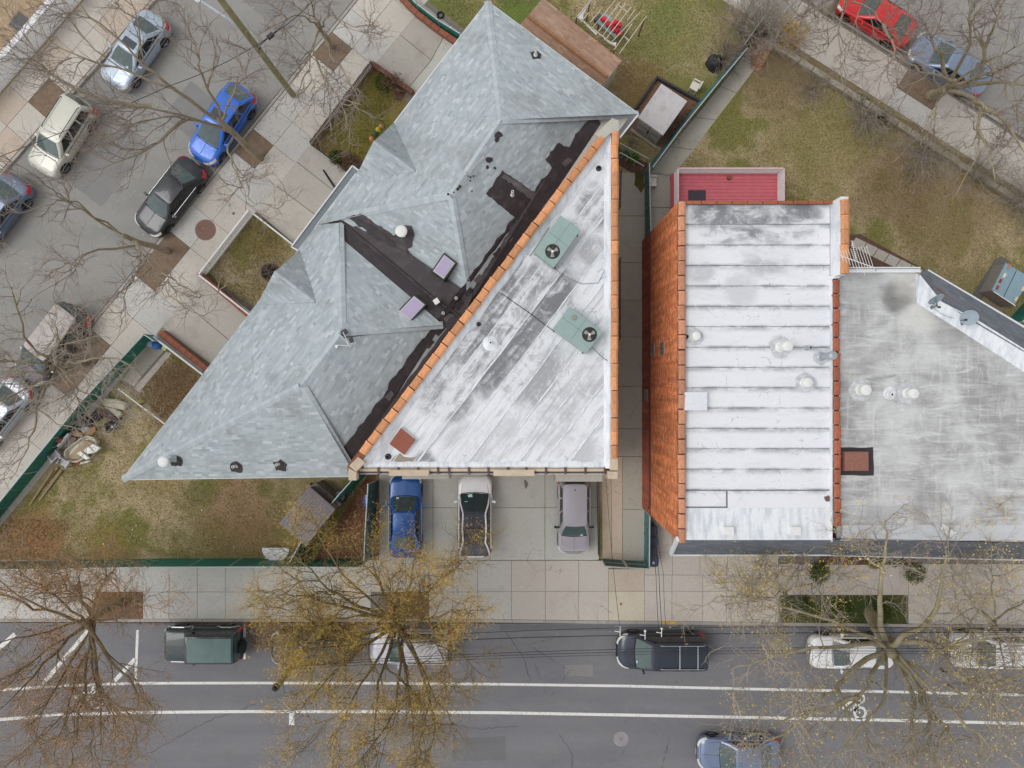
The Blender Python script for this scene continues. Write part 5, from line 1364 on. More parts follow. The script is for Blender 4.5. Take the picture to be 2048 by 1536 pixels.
def car(kind, px, py, deg, L, Wd, mat, label, group=None, roofmat=None, opts=()):
    K = KINDS_CAR[kind]; H = K['H']; hw = Wd / 2
    p = W(px, py, 0.8)
    on_road = not ('drive' in opts)
    t = thing('parked_car', label, 'car', (p.x, p.y, Z_ROAD if on_road else 0.03), math.radians(deg), group)
    roofmat = roofmat or (M_ROOFGLASS if 'glassroof' in opts else mat)
    ztop = lambda x: interp(K['top'], x / L)
    def ring(x0, x1, b, r, bf, br, z): return [(x, y, z(x) if callable(z) else z) for x, y in rrect(x0, x1, b, r, bf, br)[0]]
    a0, a1 = -L / 2 + K['br'], L / 2 - K['bf']
    def body_ring(sx, sy, zf, ext=0.0):
        return ring(a0 * sx, a1 * sx, hw * sy, K['rf'] * .8, K['bf'], K['br'], zf)
    levels = [(.955, .90, lambda x: .20), (.985, .965, lambda x: .30), (1.0, 1.0, lambda x: min(.52, ztop(x) - .1)), (.995, .985, lambda x: min(.72, ztop(x) - .06)),
              (.985, .955, lambda x: ztop(x) - .045), (.965, .90, lambda x: ztop(x) - .010), (.93, .74, lambda x: ztop(x) + .012), (.91, .45, lambda x: ztop(x) + .026), (.90, .02, lambda x: ztop(x) + .032)]
    rings = [body_ring(a, b, z) for a, b, z in levels]
    m = MB(); m.grid(rings, closed=True); m.poly(rings[0][::-1]); m.poly(rings[-1])
    body = m.build('body', mat, t, smooth=True, local=True)
    _, R = rrect(a0, a1, hw, K['rf'] * .8, K['bf'], K['br'])
    def on_body(i, lv, off=.012):
        x, y, z = rings[lv][i]; l = math.hypot(x, y); return (x * (1 + off / max(.3, l)), y * (1 + off / max(.3, l)), z + (.006 if lv >= 4 else 0))
    def patch_body(name, idx, lvs, mt):
        m = MB(); rows = [[on_body(i % len(rings[0]), lv) for i in idx] for lv in lvs]; m.grid(rows)
        return m.build(name, mt, t, smooth=True, local=True)
    for key in ('FL', 'FR'):
        s, e = R[key]; idx = list(range(s - 2, e + 1)) if key == 'FL' else [i % len(rings[0]) for i in range(s - 1, e + 2)]
        patch_body('headlight', idx, (3, 4, 5), M_LAMP)
    for key in ('RL', 'RR'):
        s, e = R[key]; patch_body('tail_light', list(range(s - 1, e + 1)), (2, 3, 4, 5) if kind in ('suv', 'van', 'jeep') else (3, 4, 5), M_TAIL)
    s, e = R['F']; patch_body('grille', list(range(s + 1, e - 1)), (2, 3), M_TRIM)
    patch_body('bumper', list(range(s, e)), (0, 1, 2), M_TRIM if kind in ('jeep',) else mat)
    # cabin
    cb0, cb1, cr0, cr1 = K['cb'][0] * L, K['cb'][1] * L, K['cr'][0] * L, K['cr'][1] * L
    wb, wr = K['wb'] * Wd, K['wr'] * Wd
    def cab(v):
        """outline of the cabin at height fraction v"""
        e = v ** 1.0; s = math.sin(v * PI) * .03
        x0 = cb0 + (cr0 - cb0) * (e ** 1.15); x1 = cb1 + (cr1 - cb1) * e; b = wb + (wr - wb) * (v ** 1.35) + s
        base = lambda x: ztop(max(-L / 2, min(L / 2, x)))
        r = .10 + .05 * v if kind != 'jeep' else .05
        P, RR = rrect(x0, x1, b, r, .10 * (1 - .4 * v) if kind != 'jeep' else .02, .05 if kind != 'jeep' else 0)
        zt = H - .05
        return [(x, y, base(x) * (1 - v) + zt * v) for x, y in P], RR
    cr_ = [cab(v)[0] for v in (0, .25, .5, .75, .93, 1.0)]
    CR = cab(0)[1]
    xc, ar = (cr0 + cr1) / 2, (cr1 - cr0) / 2
    def roofz(x, y): return H - .05 + .05 * (1 - min(1, (y / wr) ** 2)) * (1 - .6 * min(1.0, ((x - xc) / ar) ** 2))
    caps_ = []
    for s in (.90, .6, .25, .02):
        P, _ = rrect(xc - ar * (.6 + .4 * s), xc + ar * (.6 + .4 * s), wr * s, .22 * s, .06 * s, .03 * s); caps_.append([(x, y, roofz(x, y)) for x, y in P])
    m = MB(); m.grid(cr_, closed=True); m.build('cabin', M_ROOFGLASS if 'glassroof' in opts else mat, t, smooth=True, local=True)
    m = MB(); m.grid([cr_[-1]] + caps_, closed=True); m.poly(caps_[-1]); roof = m.build('roof', roofmat, t, smooth=True, local=True)
    def glass(name, key, v0, v1, f0, f1, mt):
        s, e = CR[key]; n = e - s; rows = []
        for v in (v0, (v0 + v1) / 2, v1):
            P = cab(v)[0]; q = P[s:e]; row = []
            for k in range(n):
                f = f0 + (f1 - f0) * k / (n - 1); i = min(n - 2, int(f * (n - 1))); w = f * (n - 1) - i
                x, y, z = [q[i][j] * (1 - w) + q[i + 1][j] * w for j in range(3)]
                ox = {'F': .012, 'R': -.012}.get(key, 0); oy = {'L': .012, 'Rt': -.012}.get(key, 0)
                row.append((x + ox, y + oy, z + .010))
            rows.append(row)
        m = MB(); m.grid(rows); return m.build(name, mt, t, smooth=True, local=True)
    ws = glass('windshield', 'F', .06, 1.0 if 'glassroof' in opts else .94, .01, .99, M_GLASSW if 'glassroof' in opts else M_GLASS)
    m = MB(); P = cab(.03)[0]; s, e = CR['F']; m.tube([(x + .03, y, z + .01) for x, y, z in P[s:e]], .018, 4); m.build('cowl', M_TRIM, t, local=True)
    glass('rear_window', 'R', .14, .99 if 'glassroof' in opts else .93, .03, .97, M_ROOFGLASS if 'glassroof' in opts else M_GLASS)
    for key in ('L', 'Rt'):
        spans = {'coupe': [(.06, .60), (.64, .90)], 'sedan': [(.05, .40), (.44, .80), (.83, .95)]}.get(kind, [(.06, .34), (.38, .66), (.70, .95)])
        if key == 'Rt': spans = [(1 - b, 1 - a) for a, b in spans]
        for a, b in spans: glass('side_window', key, .10, .88, a, b, M_GLASSD)
        sg = 1 if key == 'L' else -1
        m = MB(); m.beam((cb1 * .72, sg * (hw * .985), .93), (cb0 * .75, sg * (hw * .985), .95), .02, .03); m.build('window_trim', M_CHROME if 'chrome' in opts else M_TRIM, t, local=True)
    # wheels
    for sx in (.305, -.29):
        for sg in (1, -1):
            m = MB(); m.lathe((sx * L, sg * (hw - .02) - (.24 if sg > 0 else 0), .34), [(.20, .0), (.31, .0), (.34, .03), (.34, .21), (.31, .24), (.20, .24)], 20, axis='y'); w = m.build('wheel', M_TYRE, t, local=True)
            m = MB(); y = sg * (hw - .02); m.lathe((sx * L, min(y, y + sg * .012), .34), [(.21, 0), (.21, .012)], 16, axis='y'); m.build('rim', M_RIM, w, local=True)
            m = MB(); y = sg * hw * .985; pts = [(sx * L + .41 * math.cos(s), y + sg * .012, .36 + .41 * math.sin(s)) for s in [PI * k / 12 for k in range(13)]]; m.poly(pts if sg < 0 else pts[::-1]); m.build('wheel_arch', M_ARCH, t, local=True)
    # mirrors
    for sg in (1, -1):
        x = cb1 - .42; m = MB(); m.box((x, sg * (hw + .10), 1.0), (.12, .20, .13), sg * .25); m.box((x + .02, sg * (hw - .02), .97), (.06, .14, .05)); m.build('mirror', M_TRIM if 'darkmirror' in opts else mat, t, local=True)
    m = MB(); m.box((-L / 2 - .005, 0, .62), (.03, .36, .14)); m.build('plate', M_PLATE, t, local=True)
    m = MB(); m.box((L / 2 + .0, 0, .45), (.03, .34, .11)); m.build('plate', M_PLATE if 'nofront' not in opts else M_TRIM, t, local=True)
    # hood seams
    m = MB()
    for sg in (1, -1): m.tube([(cb1 + .02, sg * hw * .80, ztop(cb1) + .006), (L * .36, sg * hw * .72, ztop(L * .36) + .012), (L * .455, sg * hw * .55, ztop(L * .455) + .016)], .008, 4)
    m.tube([(L * .462, y * hw, ztop(L * .462) + .018) for y in (-.5, -.25, 0, .25, .5)], .008, 4)
    m.build('hood_seam', M_TRIM, t, local=True)
    m = MB(); ins = (.55, -.25)
    if 'sticker' in opts:
        P = cab(.14)[0]; s, e = CR['F']; a = P[e - 2]; m.box((a[0] + .02, a[1] - .06, a[2] + .02), (.10, .14, .01)); m.build('sticker', M_STICK, ws, local=True)
    if 'papers' in opts:
        P = cab(.22)[0]; s, e = CR['F']; a = P[e - 3]; m.box((a[0] + .02, a[1], a[2] + .022), (.22, .24, .01), .2); m.box((a[0] - .30, a[1] + .22, a[2] + .16), (.14, .16, .01), .1); m.build('paper', M_STICK, ws, local=True)
    def on_roof(name, xa, xb, b, mt, dz=.008, nx=5, ny=5):
        rows = [[(xa + (xb - xa) * i / (nx - 1), -b + 2 * b * j / (ny - 1), roofz(xa + (xb - xa) * i / (nx - 1), -b + 2 * b * j / (ny - 1)) + dz) for j in range(ny)] for i in range(nx)]
        m = MB(); m.grid(rows[::-1]); return m.build(name, mt, roof, smooth=True, local=True)
    if 'sunroof' in opts: on_roof('sunroof', xc + ar * .05, xc + ar * .75, wr * .68, M_ROOFGLASS)
    if 'glassroof' in opts:
        for sg in (1, -1): m = MB(); P = [cab(v)[0] for v in (.0, .5, 1.0)]; i0, i1 = (CR['FL'][0] + 1, CR['RL'][0] + 1) if sg > 0 else (CR['FR'][0] + 1, CR['RR'][0] + 1); up_ = lambda q: (q[0], q[1], q[2] + .02); m.tube([up_(P[0][i0]), up_(P[1][i0]), up_(P[2][i0]), (xc, sg * wr, H - .02), up_(P[2][i1]), up_(P[1][i1]), up_(P[0][i1])], .045, 6); m.build('roof_rail', mat, roof, smooth=True, local=True)
        m = MB(); m.beam((xc + ar * .95, -wr * .9, H - .02), (xc + ar * .95, wr * .9, H - .02), .05, .02); m.build('roof_bar', M_TRIM, roof, local=True)
        m = MB(); m.beam((xc, -wr * .9, H + .012), (xc, wr * .9, H + .012), .05, .01); m.build('roof_bar', M_TRIM, roof, local=True)
    if 'rails' in opts or 'rack' in opts:
        for sg in (1, -1):
            m = MB(); m.tube([(xc + ar * .75, sg * wr * .86, H - .02), (xc + ar * .65, sg * wr * .86, H + .04), (xc - ar * .8, sg * wr * .86, H + .04), (xc - ar * .9, sg * wr * .86, H - .02)], .022, 6); m.build('roof_rail', M_TRIM if 'rack' not in opts else M_GALV, roof, local=True)
    if 'rack' in opts:
        for fx in (.05, -.62): m = MB(); m.beam((xc + ar * fx, -wr * .88, H + .055), (xc + ar * fx, wr * .88, H + .055), .06, .03); m.build('cross_bar', M_GALV, roof, local=True)
    if 'ribs' in opts:
        m = MB()
        for y in (-.45, -.15, .15, .45): m.tube([(xc + ar * .3, y * wr, roofz(xc + ar * .3, y * wr) + .002), (xc - ar * .7, y * wr, roofz(xc - ar * .7, y * wr) + .002)], .008, 4)
        m.build('roof_rib', mat, roof, local=True)
        m = MB(); m.lathe((xc - ar * .75, 0, roofz(xc - ar * .75, 0)), [(.04, 0), (.03, .05), (.005, .08)], 8); m.build('antenna', M_TRIM, roof, local=True)
    if 'spare' in opts:
        m = MB(); m.lathe((-L / 2 - .22, 0.1, .95), [(.12, 0), (.35, .0), (.37, .03), (.37, .19), (.35, .22), (.12, .22)], 22, axis='x'); m.build('spare_wheel', M_TYRE, t, local=True)
        m = MB(); m.beam((-L / 2 - .12, hw * .96, .62), (-L / 2 - .12, -hw * .96, .62), .12, .14); m.build('rear_bumper', M_CHROME, t, local=True)
        for sg in (1, -1):
            m = MB(); m.tube([(L * .47, sg * hw * 1.0, .60), (L * .40, sg * hw * 1.05, .80), (L * .24, sg * hw * 1.05, .84), (L * .15, sg * hw * 1.03, .62)], .045, 6); m.build('fender_flare', M_CHROME, t, local=True)
            m = MB(); m.tube([(-L * .17, sg * hw * 1.03, .62), (-L * .24, sg * hw * 1.05, .84), (-L * .37, sg * hw * 1.05, .84), (-L * .46, sg * hw * 1.03, .62)], .045, 6); m.build('fender_flare', M_CHROME, t, local=True)
        on_roof('roof_panel', xc - ar * .92, xc + ar * .90, wr * .88, plain('jeep_roof', (100, 126, 122), .4, .12, 2.5), .02)
        m = MB(); m.tube([(L * .2, -.4, 1.1), (L * .2, .0, 1.12), (L * .215, .35, 1.1)], .02, 5); m.build('wiper', M_CHROME, t, local=True)
    return t

ST_NW, ST_S, ST_NE, ST_D = 'cars parked along the north-west street', 'cars parked along the main street', 'cars parked along the north-east street', 'cars parked in front of the flat-roofed building'
car('sedan', 266, 97, -125, 4.75, 1.86, paint('silverblue', (172, 186, 200)), 'silver-blue sedan with an open dark sunroof panel, topmost on the far side of the street', ST_NW, opts=('sunroof', 'sticker'))
car('suv', 120, 270, -123, 4.75, 1.88, paint('cream', (206, 204, 190), .05), 'cream white hatchback estate parked behind the silver sedan on the far kerb', ST_NW, opts=('rails',))
car('sedan', -14, 424, -127, 4.8, 1.88, paint('steelblue', (104, 118, 142)), 'steel-blue sedan cut off by the left picture edge with its tail showing', ST_NW)
car('hatch', 441, 246, -124, 4.9, 1.86, paint('blue', (40, 108, 212), .1), 'bright blue hatchback half hidden under the bare limbs of a street tree', ST_NW, opts=('sunroof',))
car('sedan', 337, 392, -128, 4.85, 1.88, paint('black', (30, 32, 38), .2), 'black sedan parked by the kerb near the rusty round manhole', ST_NW, opts=('chrome',))
car('van', 99, 690, -128, 5.05, 1.95, paint('taupe', (82, 76, 82)), 'dark taupe minivan with a pale roof under the dense twigs of a leaning tree', ST_NW, plain('van_roof', (170, 160, 154), .4, .1, 4.0))
car('sedan', -10, 832, -129, 4.8, 1.88, paint('silver', (196, 202, 212)), 'silver sedan at the left picture edge, in front of the taupe minivan', ST_NW)
car('coupe', 1757, 27, 147.5, 4.65, 1.84, paint('red', (214, 30, 36), .05), 'bright red coupe cut off by the top picture edge', ST_NE)
car('sedan', 1904, 126, 149, 4.8, 1.86, paint('paleblue', (138, 154, 178)), 'pale blue-grey sedan parked behind the red coupe under bare branches', ST_NE)
car('sedan', 811, 1032, 90, 4.75, 1.84, paint('navy', (24, 86, 156), .15), 'metallic blue sedan parked nose in beside the dark green fence', ST_D, opts=('drive', 'sticker', 'chrome'))
car('hatch', 950, 1031, 90, 4.75, 1.93, paint('white', (250, 250, 250), .0), 'white electric hatchback with a full black glass roof and papers on its dashboard', ST_D, opts=('drive', 'glassroof', 'papers'))
car('suv', 1147.5, 1031, -90, 4.35, 1.82, paint('mauve', (172, 167, 174)), 'mauve-grey compact crossover parked nose out with its tail under a stone bay', ST_D, opts=('drive', 'ribs', 'darkmirror', 'chrome', 'sticker'))
car('jeep', 404, 1290, 180, 4.35, 1.84, paint('greenblack', (42, 56, 56), .1), 'dark green boxy off-roader with a pale green roof and a spare wheel', ST_S, opts=('spare',))
car('suv', 622, 1297, 180, 4.7, 1.86, paint('charcoal', (58, 60, 64), .2), 'charcoal crossover mostly hidden under the mustard yellow tree', ST_S, opts=('rails',))
car('suv', 823, 1296, 180, 4.8, 1.86, paint('palesilver', (198, 198, 206)), 'pale silver estate parked under the trunk of the mustard yellow tree', ST_S, opts=('rails',))
car('van', 1325, 1304, 180, 5.15, 2.0, paint('blackblue', (42, 48, 62), .2), 'black minivan with roof rack cross bars, standing alone by the yellow kerb', ST_S, opts=('rack', 'sticker'))
car('sedan', 1706, 1306, 180, 4.8, 1.86, paint('white2', (250, 250, 250), .0), 'white sedan with rounded nose under the forked limbs of the large street tree', ST_S)
car('suv', 1994, 1303, 180, 4.85, 1.95, paint('white3', (248, 248, 248), .0), 'white estate car cut off by the right picture edge', ST_S, opts=('rails',))
car('sedan', 1480, 1510, 180, 4.7, 1.84, paint('dustyblue', (118, 132, 160)), 'dusty blue sedan at the bottom picture edge under bare twigs', ST_S)
# ------------------------------------------------------------------ fences
M_GREEN = plain('green_slats', (42, 122, 106), 0.6, 0.16, 3.0)
M_TEAL = plain('teal_slats', (80, 130, 132), 0.6, 0.12, 3.0)
M_DKGREEN = plain('dark_green_slats', (64, 100, 100), 0.6, 0.14, 3.0)
M_POST = plain('fence_post', (186, 196, 198), 0.5, metal=.2)
M_VINYL = plain('white_vinyl', (234, 234, 234), 0.5, .03)
def mesh_fence(label, pts, h, mat, bay=2.4, lean=(0, 0), group='green slatted fences', name='slat_fence', zb=0.0):
    ln_ = Vector((lean[0], lean[1], 0)); up_ = Vector((0, 0, h)) + ln_
    P = [W(x, y, zb) for x, y in pts]
    t = thing(name, label, 'fence', P[0], group=group)
    pm = MB(); pm.tube([(0, 0, 0), up_ * (1 + .05 / h)], .034, 8); pme = pm.mesh('post', M_POST)
    for a, b in zip(P[:-1], P[1:]):
        L = (b - a).length; n = max(1, round(L / bay)); d = (b - a) / n
        for i in range(n):
            p, q = a + d * i, a + d * (i + 1)
            inst('post', pme, t, p)
            m = MB(); k = max(4, int(d.length / .16)); dd = (q - p).normalized(); nn = Vector((-dd.y, dd.x, 0))
            for j in range(k):
                u, v = p.lerp(q, (j + .005) / k), p.lerp(q, (j + .995) / k); o = nn * (.004 if j % 2 else -.004)
                m.hexa([u + o - nn * .008, v + o - nn * .008, v + o + nn * .008, u + o + nn * .008], [x + up_ * (1 - .02 - random.uniform(0, .008)) for x in (u + o - nn * .008, v + o - nn * .008, v + o + nn * .008, u + o + nn * .008)])
            m.build('slat_panel', mat, t)
            m = MB(); m.tube([p + up_, q + up_], .034, 7); m.build('top_rail', M_POST, t)
        inst('post', pme, t, b)
    return t
mesh_fence('long dark green slatted fence along the south pavement below the lawn', [(-66, 1123), (0, 1123), (160, 1120), (330, 1117), (560, 1116.5), (735, 1117.5)], 1.95, M_GREEN)
mesh_fence('dark green slatted fence along the north-west pavement beside the junk pile', [(312, 672), (190, 803), (20, 1012), (-66, 1118)], 1.35, M_GREEN)
mesh_fence('short green slatted return closing the corner by the blue bags', [(312, 672), (330, 684)], 1.35, M_GREEN)
mesh_fence('green slatted fence running diagonally from the grey shed to the triangular building', [(742, 938), (700, 985), (660, 1032), (628, 1074), (606, 1114)], 1.7, M_GREEN, lean=(-.22, .14))
mesh_fence('dark slatted fence beside the metallic blue sedan', [(756, 960), (753, 1010), (750, 1060), (748, 1112)], 1.75, M_DKGREEN, lean=(-.22, 0))
mesh_fence('teal slatted fence along the passage north of the brick house wall', [(1292, 492), (1290, 420), (1289, 344)], 1.5, M_TEAL)
mesh_fence('teal slatted fence running diagonally beside the concrete walk', [(1289, 344), (1345, 268), (1420, 176), (1470, 116)], 1.5, M_TEAL, lean=(.2, -.16))
mesh_fence('teal slatted fence ending at the gate, beside the row of bins', [(1289, 1020), (1288, 1124)], 1.6, M_TEAL)
mesh_fence('green slatted fence between the two bare shrubs at the top', [(1476, 108), (1512, 58), (1540, 20)], 1.3, M_GREEN)
mesh_fence('green slatted fence by the covered tub at the right picture edge', [(2010, 648), (2060, 592)], 1.4, M_GREEN)
mesh_fence('green slatted fence on the low brick wall at the top, beside the shingled house', [(806, -6), (838, 26), (880, 58), (922, 84)], 1.0, M_GREEN)
# fence of the raised bed by the white shed
def rail_fence(name, label, pts, h, mat, cat='fence', rails=(1.0,), n=3, w=.05, group=None):
    P = [W(x, y, 0) for x, y in pts]; t = thing(name, label, cat, P[0], group=group)
    for a, b in zip(P[:-1], P[1:]):
        for r in rails: m = MB(); m.beam(a + Vector((0, 0, h * r)), b + Vector((0, 0, h * r)), w, w); m.build('rail', mat, t)
        for i in range(n + 1): m = MB(); q = a.lerp(b, i / n); m.box((q.x, q.y, h / 2), (w * 1.2, w * 1.2, h)); m.build('post', mat, t)
    return t
rail_fence('rail_fence', 'thin pale rail fence crossing the bed south of the white shed, upper one', [(1236, 296), (1292, 326)], .8, M_STONE2, n=3)
rail_fence('rail_fence', 'thin pale rail fence edging the concrete passage, lower one', [(1236, 314), (1282, 340)], .8, M_STONE2, n=3)
rail_fence('pipe_fence', 'white pipe lying as a low fence between the two dry lawns', [(246, 778), (285, 808), (336, 846)], .45, M_VINYL, n=3, w=.06)
# pickets
def picket_fence(name, label, a, b, n, h, mat, pw=.05, rails=(.25, .85), rw=.045, group=None):
    A, B = W(*a), W(*b); t = thing(name, label, 'fence', A, group=group)
    d = (B - A).normalized(); ang = math.atan2(d.y, d.x)
    m = MB(); m.box((0, 0, h / 2), (pw, .022, h)); m.poly([(-pw / 2, 0, h), (pw / 2, 0, h), (0, 0, h + pw * .7)]); me = m.mesh('picket', mat)
    for i in range(n + 1): inst('picket', me, t, A.lerp(B, i / n), (random.uniform(-.02, .02), 0, ang))
    for r in rails: mm = MB(); mm.beam(A + Vector((0, 0, h * r)) , B + Vector((0, 0, h * r)), rw, .05); mm.build('rail', mat, t)
    return t
M_WOODF = plain('weathered_wood', (124, 104, 98), .9, .2, 9.0, rnd=.12)
picket_fence('picket_fence', 'weathered brown picket fence along the olive front lawn', (748, 136), (628, 294), 58, .95, M_WOODF, .06)
picket_fence('picket_fence', 'low black picket edging between the front lawn and the driveway', (628, 294), (706, 352), 22, .5, M_DARK, .03)
def brick_wall_run(label, pts, w, h, capmat, name='brick_garden_wall'):
    P = [W(x, y, 0) for x, y in pts]; t = thing(name, label, 'wall', P[0])
    for a, b in zip(P[:-1], P[1:]):
        m = MB(); m.beam(a + Vector((0, 0, h / 2)), b + Vector((0, 0, h / 2)), w, h); m.build('wall', M_BRICKWALL, t)
        L = (b - a).length; n = max(1, int(L / .42)); d = (b - a) / n
        for i in range(n): m = MB(); m.beam(a + d * (i + .02) + Vector((0, 0, h + .03)), a + d * (i + .98) + Vector((0, 0, h + .03)), w + .04, .06); m.build('coping_brick', capmat, t)
    return t
M_COPR = plain('red_coping', (158, 96, 74), .85, .12, 5.0, rnd=.06)
brick_wall_run('low red brick wall under white pickets, between driveway and brown garden with planter', [(404, 548), (512, 640)], .22, .5, M_COPR)
brick_wall_run('low red brick wall beside the driveway next to the blue bags', [(330, 666), (430, 746)], .26, .55, M_COPR)
brick_wall_run('low red brick wall under the green fence at the top edge', [(800, -2), (836, 34), (880, 68), (916, 92)], .22, .45, M_COPR)
brick_wall_run('low red brick wall between olive lawn and upper driveway', [(746, 132), (828, 190)], .22, .4, plain('dark_coping', (120, 84, 74), .9, .15, 5.0, rnd=.08))
picket_fence('picket_fence', 'white picket fence on the north-west side of the planter garden', (508, 428), (410, 554), 46, .9, M_VINYL, .055, rails=(.2, .98), rw=.09)
picket_fence('picket_fence', 'white picket fence on the brick wall south-west of the planter garden', (410, 554), (515, 636), 42, .9, M_VINYL, .055, rails=(.2, .98), rw=.09)
picket_fence('picket_fence', 'white picket fence on the brick wall by the blue bags', (322, 676), (424, 754), 40, .9, M_VINYL, .055, rails=(.2, .98), rw=.09)
picket_fence('picket_fence', 'white picket fence from the planter garden to the porch roof', (508, 428), (590, 492), 30, .6, M_VINYL, .05, rails=(.2, .98), rw=.08)
# white garden wall, far side of the street
t = thing('white_wall', 'white painted brick garden wall crossing the top left corner', 'wall', W(60, 130, 0))
a, b = W(*nwL(-140, 116), 0), W(*nwL(700, 116), 0); d = (b - a).normalized(); nn = Vector((-d.y, d.x, 0))
m = MB(); m.beam(a + Vector((0, 0, .7)), b + Vector((0, 0, .7)), .25, 1.4); m.build('wall', plain('white_brick_paint', (252, 252, 252), .8, .08, 5.0, k=.95), t)
L = (b - a).length; n = int(L / .42)
mm = MB(); k = int(L / .235)
for r in range(15):
    for j in range(k):
        u = (j + (.5 if r % 2 else 0)) * .235
        p = a + d * u; q = a + d * (u + .215)
        if u + .215 > L: continue
        for sgn in (1, -1):
            o = nn * (.132 * sgn); z0, z1 = .05 + r * .088, .05 + r * .088 + .078
            f = [p + o + Vector((0, 0, z0)), q + o + Vector((0, 0, z0)), q + o + Vector((0, 0, z1)), p + o + Vector((0, 0, z1))]
            mm.poly(f if sgn < 0 else f[::-1]); o2 = nn * (.125 * sgn); mm.poly([p + o + Vector((0, 0, z1)), q + o + Vector((0, 0, z1)), q + o2 + Vector((0, 0, z1)), p + o2 + Vector((0, 0, z1))])
mm.build('bricks', plain('white_brick', (252, 252, 252), .8, .06, 7.0, k=.95), t, kind='stuff')
for i in range(n):
    m = MB(); m.beam(a + d * (i * .42 + .01) + Vector((0, 0, 1.43)), a + d * (i * .42 + .41) + Vector((0, 0, 1.43)), .34, .07); m.build('coping_brick', plain('white_coping', (236, 236, 238), .7, .05, rnd=.03), t)
m = MB(); p = W(38, 44, .02); m.box((p.x, p.y, .03), (.95, .75, .04), .95); single('ground_mat', m, plain('grey_mat', (92, 98, 104), .9, .1), 'dark grey mat lying on the bare yard behind the white wall', 'mat')
# mossy wall along the north-east pavement
t = thing('mossy_wall', 'low grey mossy stone wall between the north-east pavement and the lawn', 'wall', W(1800, 230, 0))
gm = G('mossy_stone'); pp = gm.pos(); n1 = gm.noise(pp, 1.4, 6, .7); n2 = gm.noise(pp, 18, 4, .7)
M_MOSSY = gm.done(gm.scalec(gm.mix(gm.step(n1, .42, .68), lin((176, 168, 152)), lin((138, 130, 94))), gm.step(n2, .2, .8, .8, 1.2)), .95)
tt = -90
while tt < 1100:
    ln = random.uniform(26, 44); q = [W2(*ne(tt, 101), .5), W2(*ne(tt + ln - 1, 101), .5), W2(*ne(tt + ln - 1, 113), .5), W2(*ne(tt, 113), .5)]
    m = MB(); m.prism(ragged(q, .015, .3, int(tt) + 200), -.1, .34 + random.uniform(-.03, .03), bev=.03); m.build('stone', M_MOSSY, t); tt += ln
# gate
def gate(label, a, b, h):
    A, B = W(*a), W(*b); t = thing('gate', label, 'gate', A, group='pair of gate leaves')
    z = Vector((0, 0, 1))
    for p, q in ((A + z * .06, B + z * .06), (A + z * h, B + z * h), (A + z * .06, A + z * h), (B + z * .06, B + z * h), (A + z * h * .52, B + z * h * .52)):
        m = MB(); m.beam(p, q, .06, .06); m.build('frame', plain('gate_frame', (168, 176, 164), .5), t)
    m = MB(); k = 9; d = (B - A)
    for i in range(k):
        u, v = A.lerp(B, (i + .05) / k), A.lerp(B, (i + .95) / k); m2 = MB(); m2.beam(u.lerp(v, .5) + z * .08, u.lerp(v, .5) + z * (h - .03), (v - u).length, .02); m2.build('slat', M_TEAL if (label.startswith('right') and i > 4) else M_DKGREEN, t)
    return t
gate('left leaf of the passage gate with dark green slats', (1203, 1117), (1243, 1120), 1.75)
gate('right leaf of the passage gate with dark and pale slats', (1247, 1120), (1286, 1122), 1.75)
# ------------------------------------------------------------------ sheds
def gable_shed(name, label, corners, ridge, z0, z1, roofmat, wallmat, cat='shed'):
    """corners: roof outline in the photo (eaves), ridge: its two ends"""
    E = [W(x, y, z0) for x, y in corners]; R = [W(x, y, z1) for x, y in ridge]
    base = sum((Vector((p.x, p.y, 0)) for p in E), Vector((0, 0, 0))) / 4
    t = thing(name, label, cat, base)
    m = MB(); q = inset([(p.x, p.y) for p in E], .10); m.prism(q, -.05, z0 - .05); wl = m.build('wall', wallmat, t)
    return t, E, R, q
# brown shed: corners A (top left), B (right), C (bottom right), D (bottom left)
A, B, C_, D = (1086, -4), (1243, 122), (1203, 172), (1040, 50)
ra, rb = (1055, 32), (1217, 156)
t, E, R, q = gable_shed('brown_shed', 'long shed with a brown shingled roof and pale siding behind the shingled house', [A, B, C_, D], [ra, rb], 2.6, 3.2, None, plain('shed_siding', (196, 190, 172), .8, .08))
BR = [(176, 142, 118), (172, 138, 115), (180, 146, 123), (174, 140, 118), (168, 133, 112), (184, 151, 129)]
pa1, pb1 = plane3((*A, 2.6), (*B, 2.6), (*ra, 3.2)), plane3((*D, 2.6), (*C_, 2.6), (*ra, 3.2))
FA, FB = [PP(x, y, pa1) for x, y in (A, B, rb, ra)], [PP(x, y, pb1) for x, y in (ra, rb, C_, D)]; dz = Vector((0, 0, .03))
dk = MB(); dk.poly([p - dz for p in FA]); dk.poly([p - dz for p in FB]); dk.poly([E[1], E[2], R[1]]); dk.poly([E[3], E[0], R[0]]); rf = dk.build('roof', M_DECKING, t)
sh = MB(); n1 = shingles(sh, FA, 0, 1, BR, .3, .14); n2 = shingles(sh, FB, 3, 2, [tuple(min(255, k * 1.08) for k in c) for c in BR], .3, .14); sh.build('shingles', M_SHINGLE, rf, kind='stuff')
caps(rf, R[0] + dz, R[1] + dz, n1, n2, .3, .26, plain('brown_cap', (166, 122, 88), .9, .1, rnd=.07))
m = MB()
a, b = Vector(q[1]), Vector(q[2])
for s in range(len(q)):
    a, b = Vector(q[s]), Vector(q[(s + 1) % 4]); L = (b - a).length; k = int(L / .2); n_ = Vector(((b - a).y, -(b - a).x)).normalized()
    for i in range(k):
        p = a.lerp(b, (i + .5) / k) + n_ * .015; m2 = MB(); ang = math.atan2((b - a).y, (b - a).x); m2.box((p.x, p.y, 1.25), (L / k - .03, .03, 2.5), ang); m2.build('siding_board', plain('siding_board', (204, 198, 180), .8, .06, rnd=.05), t)
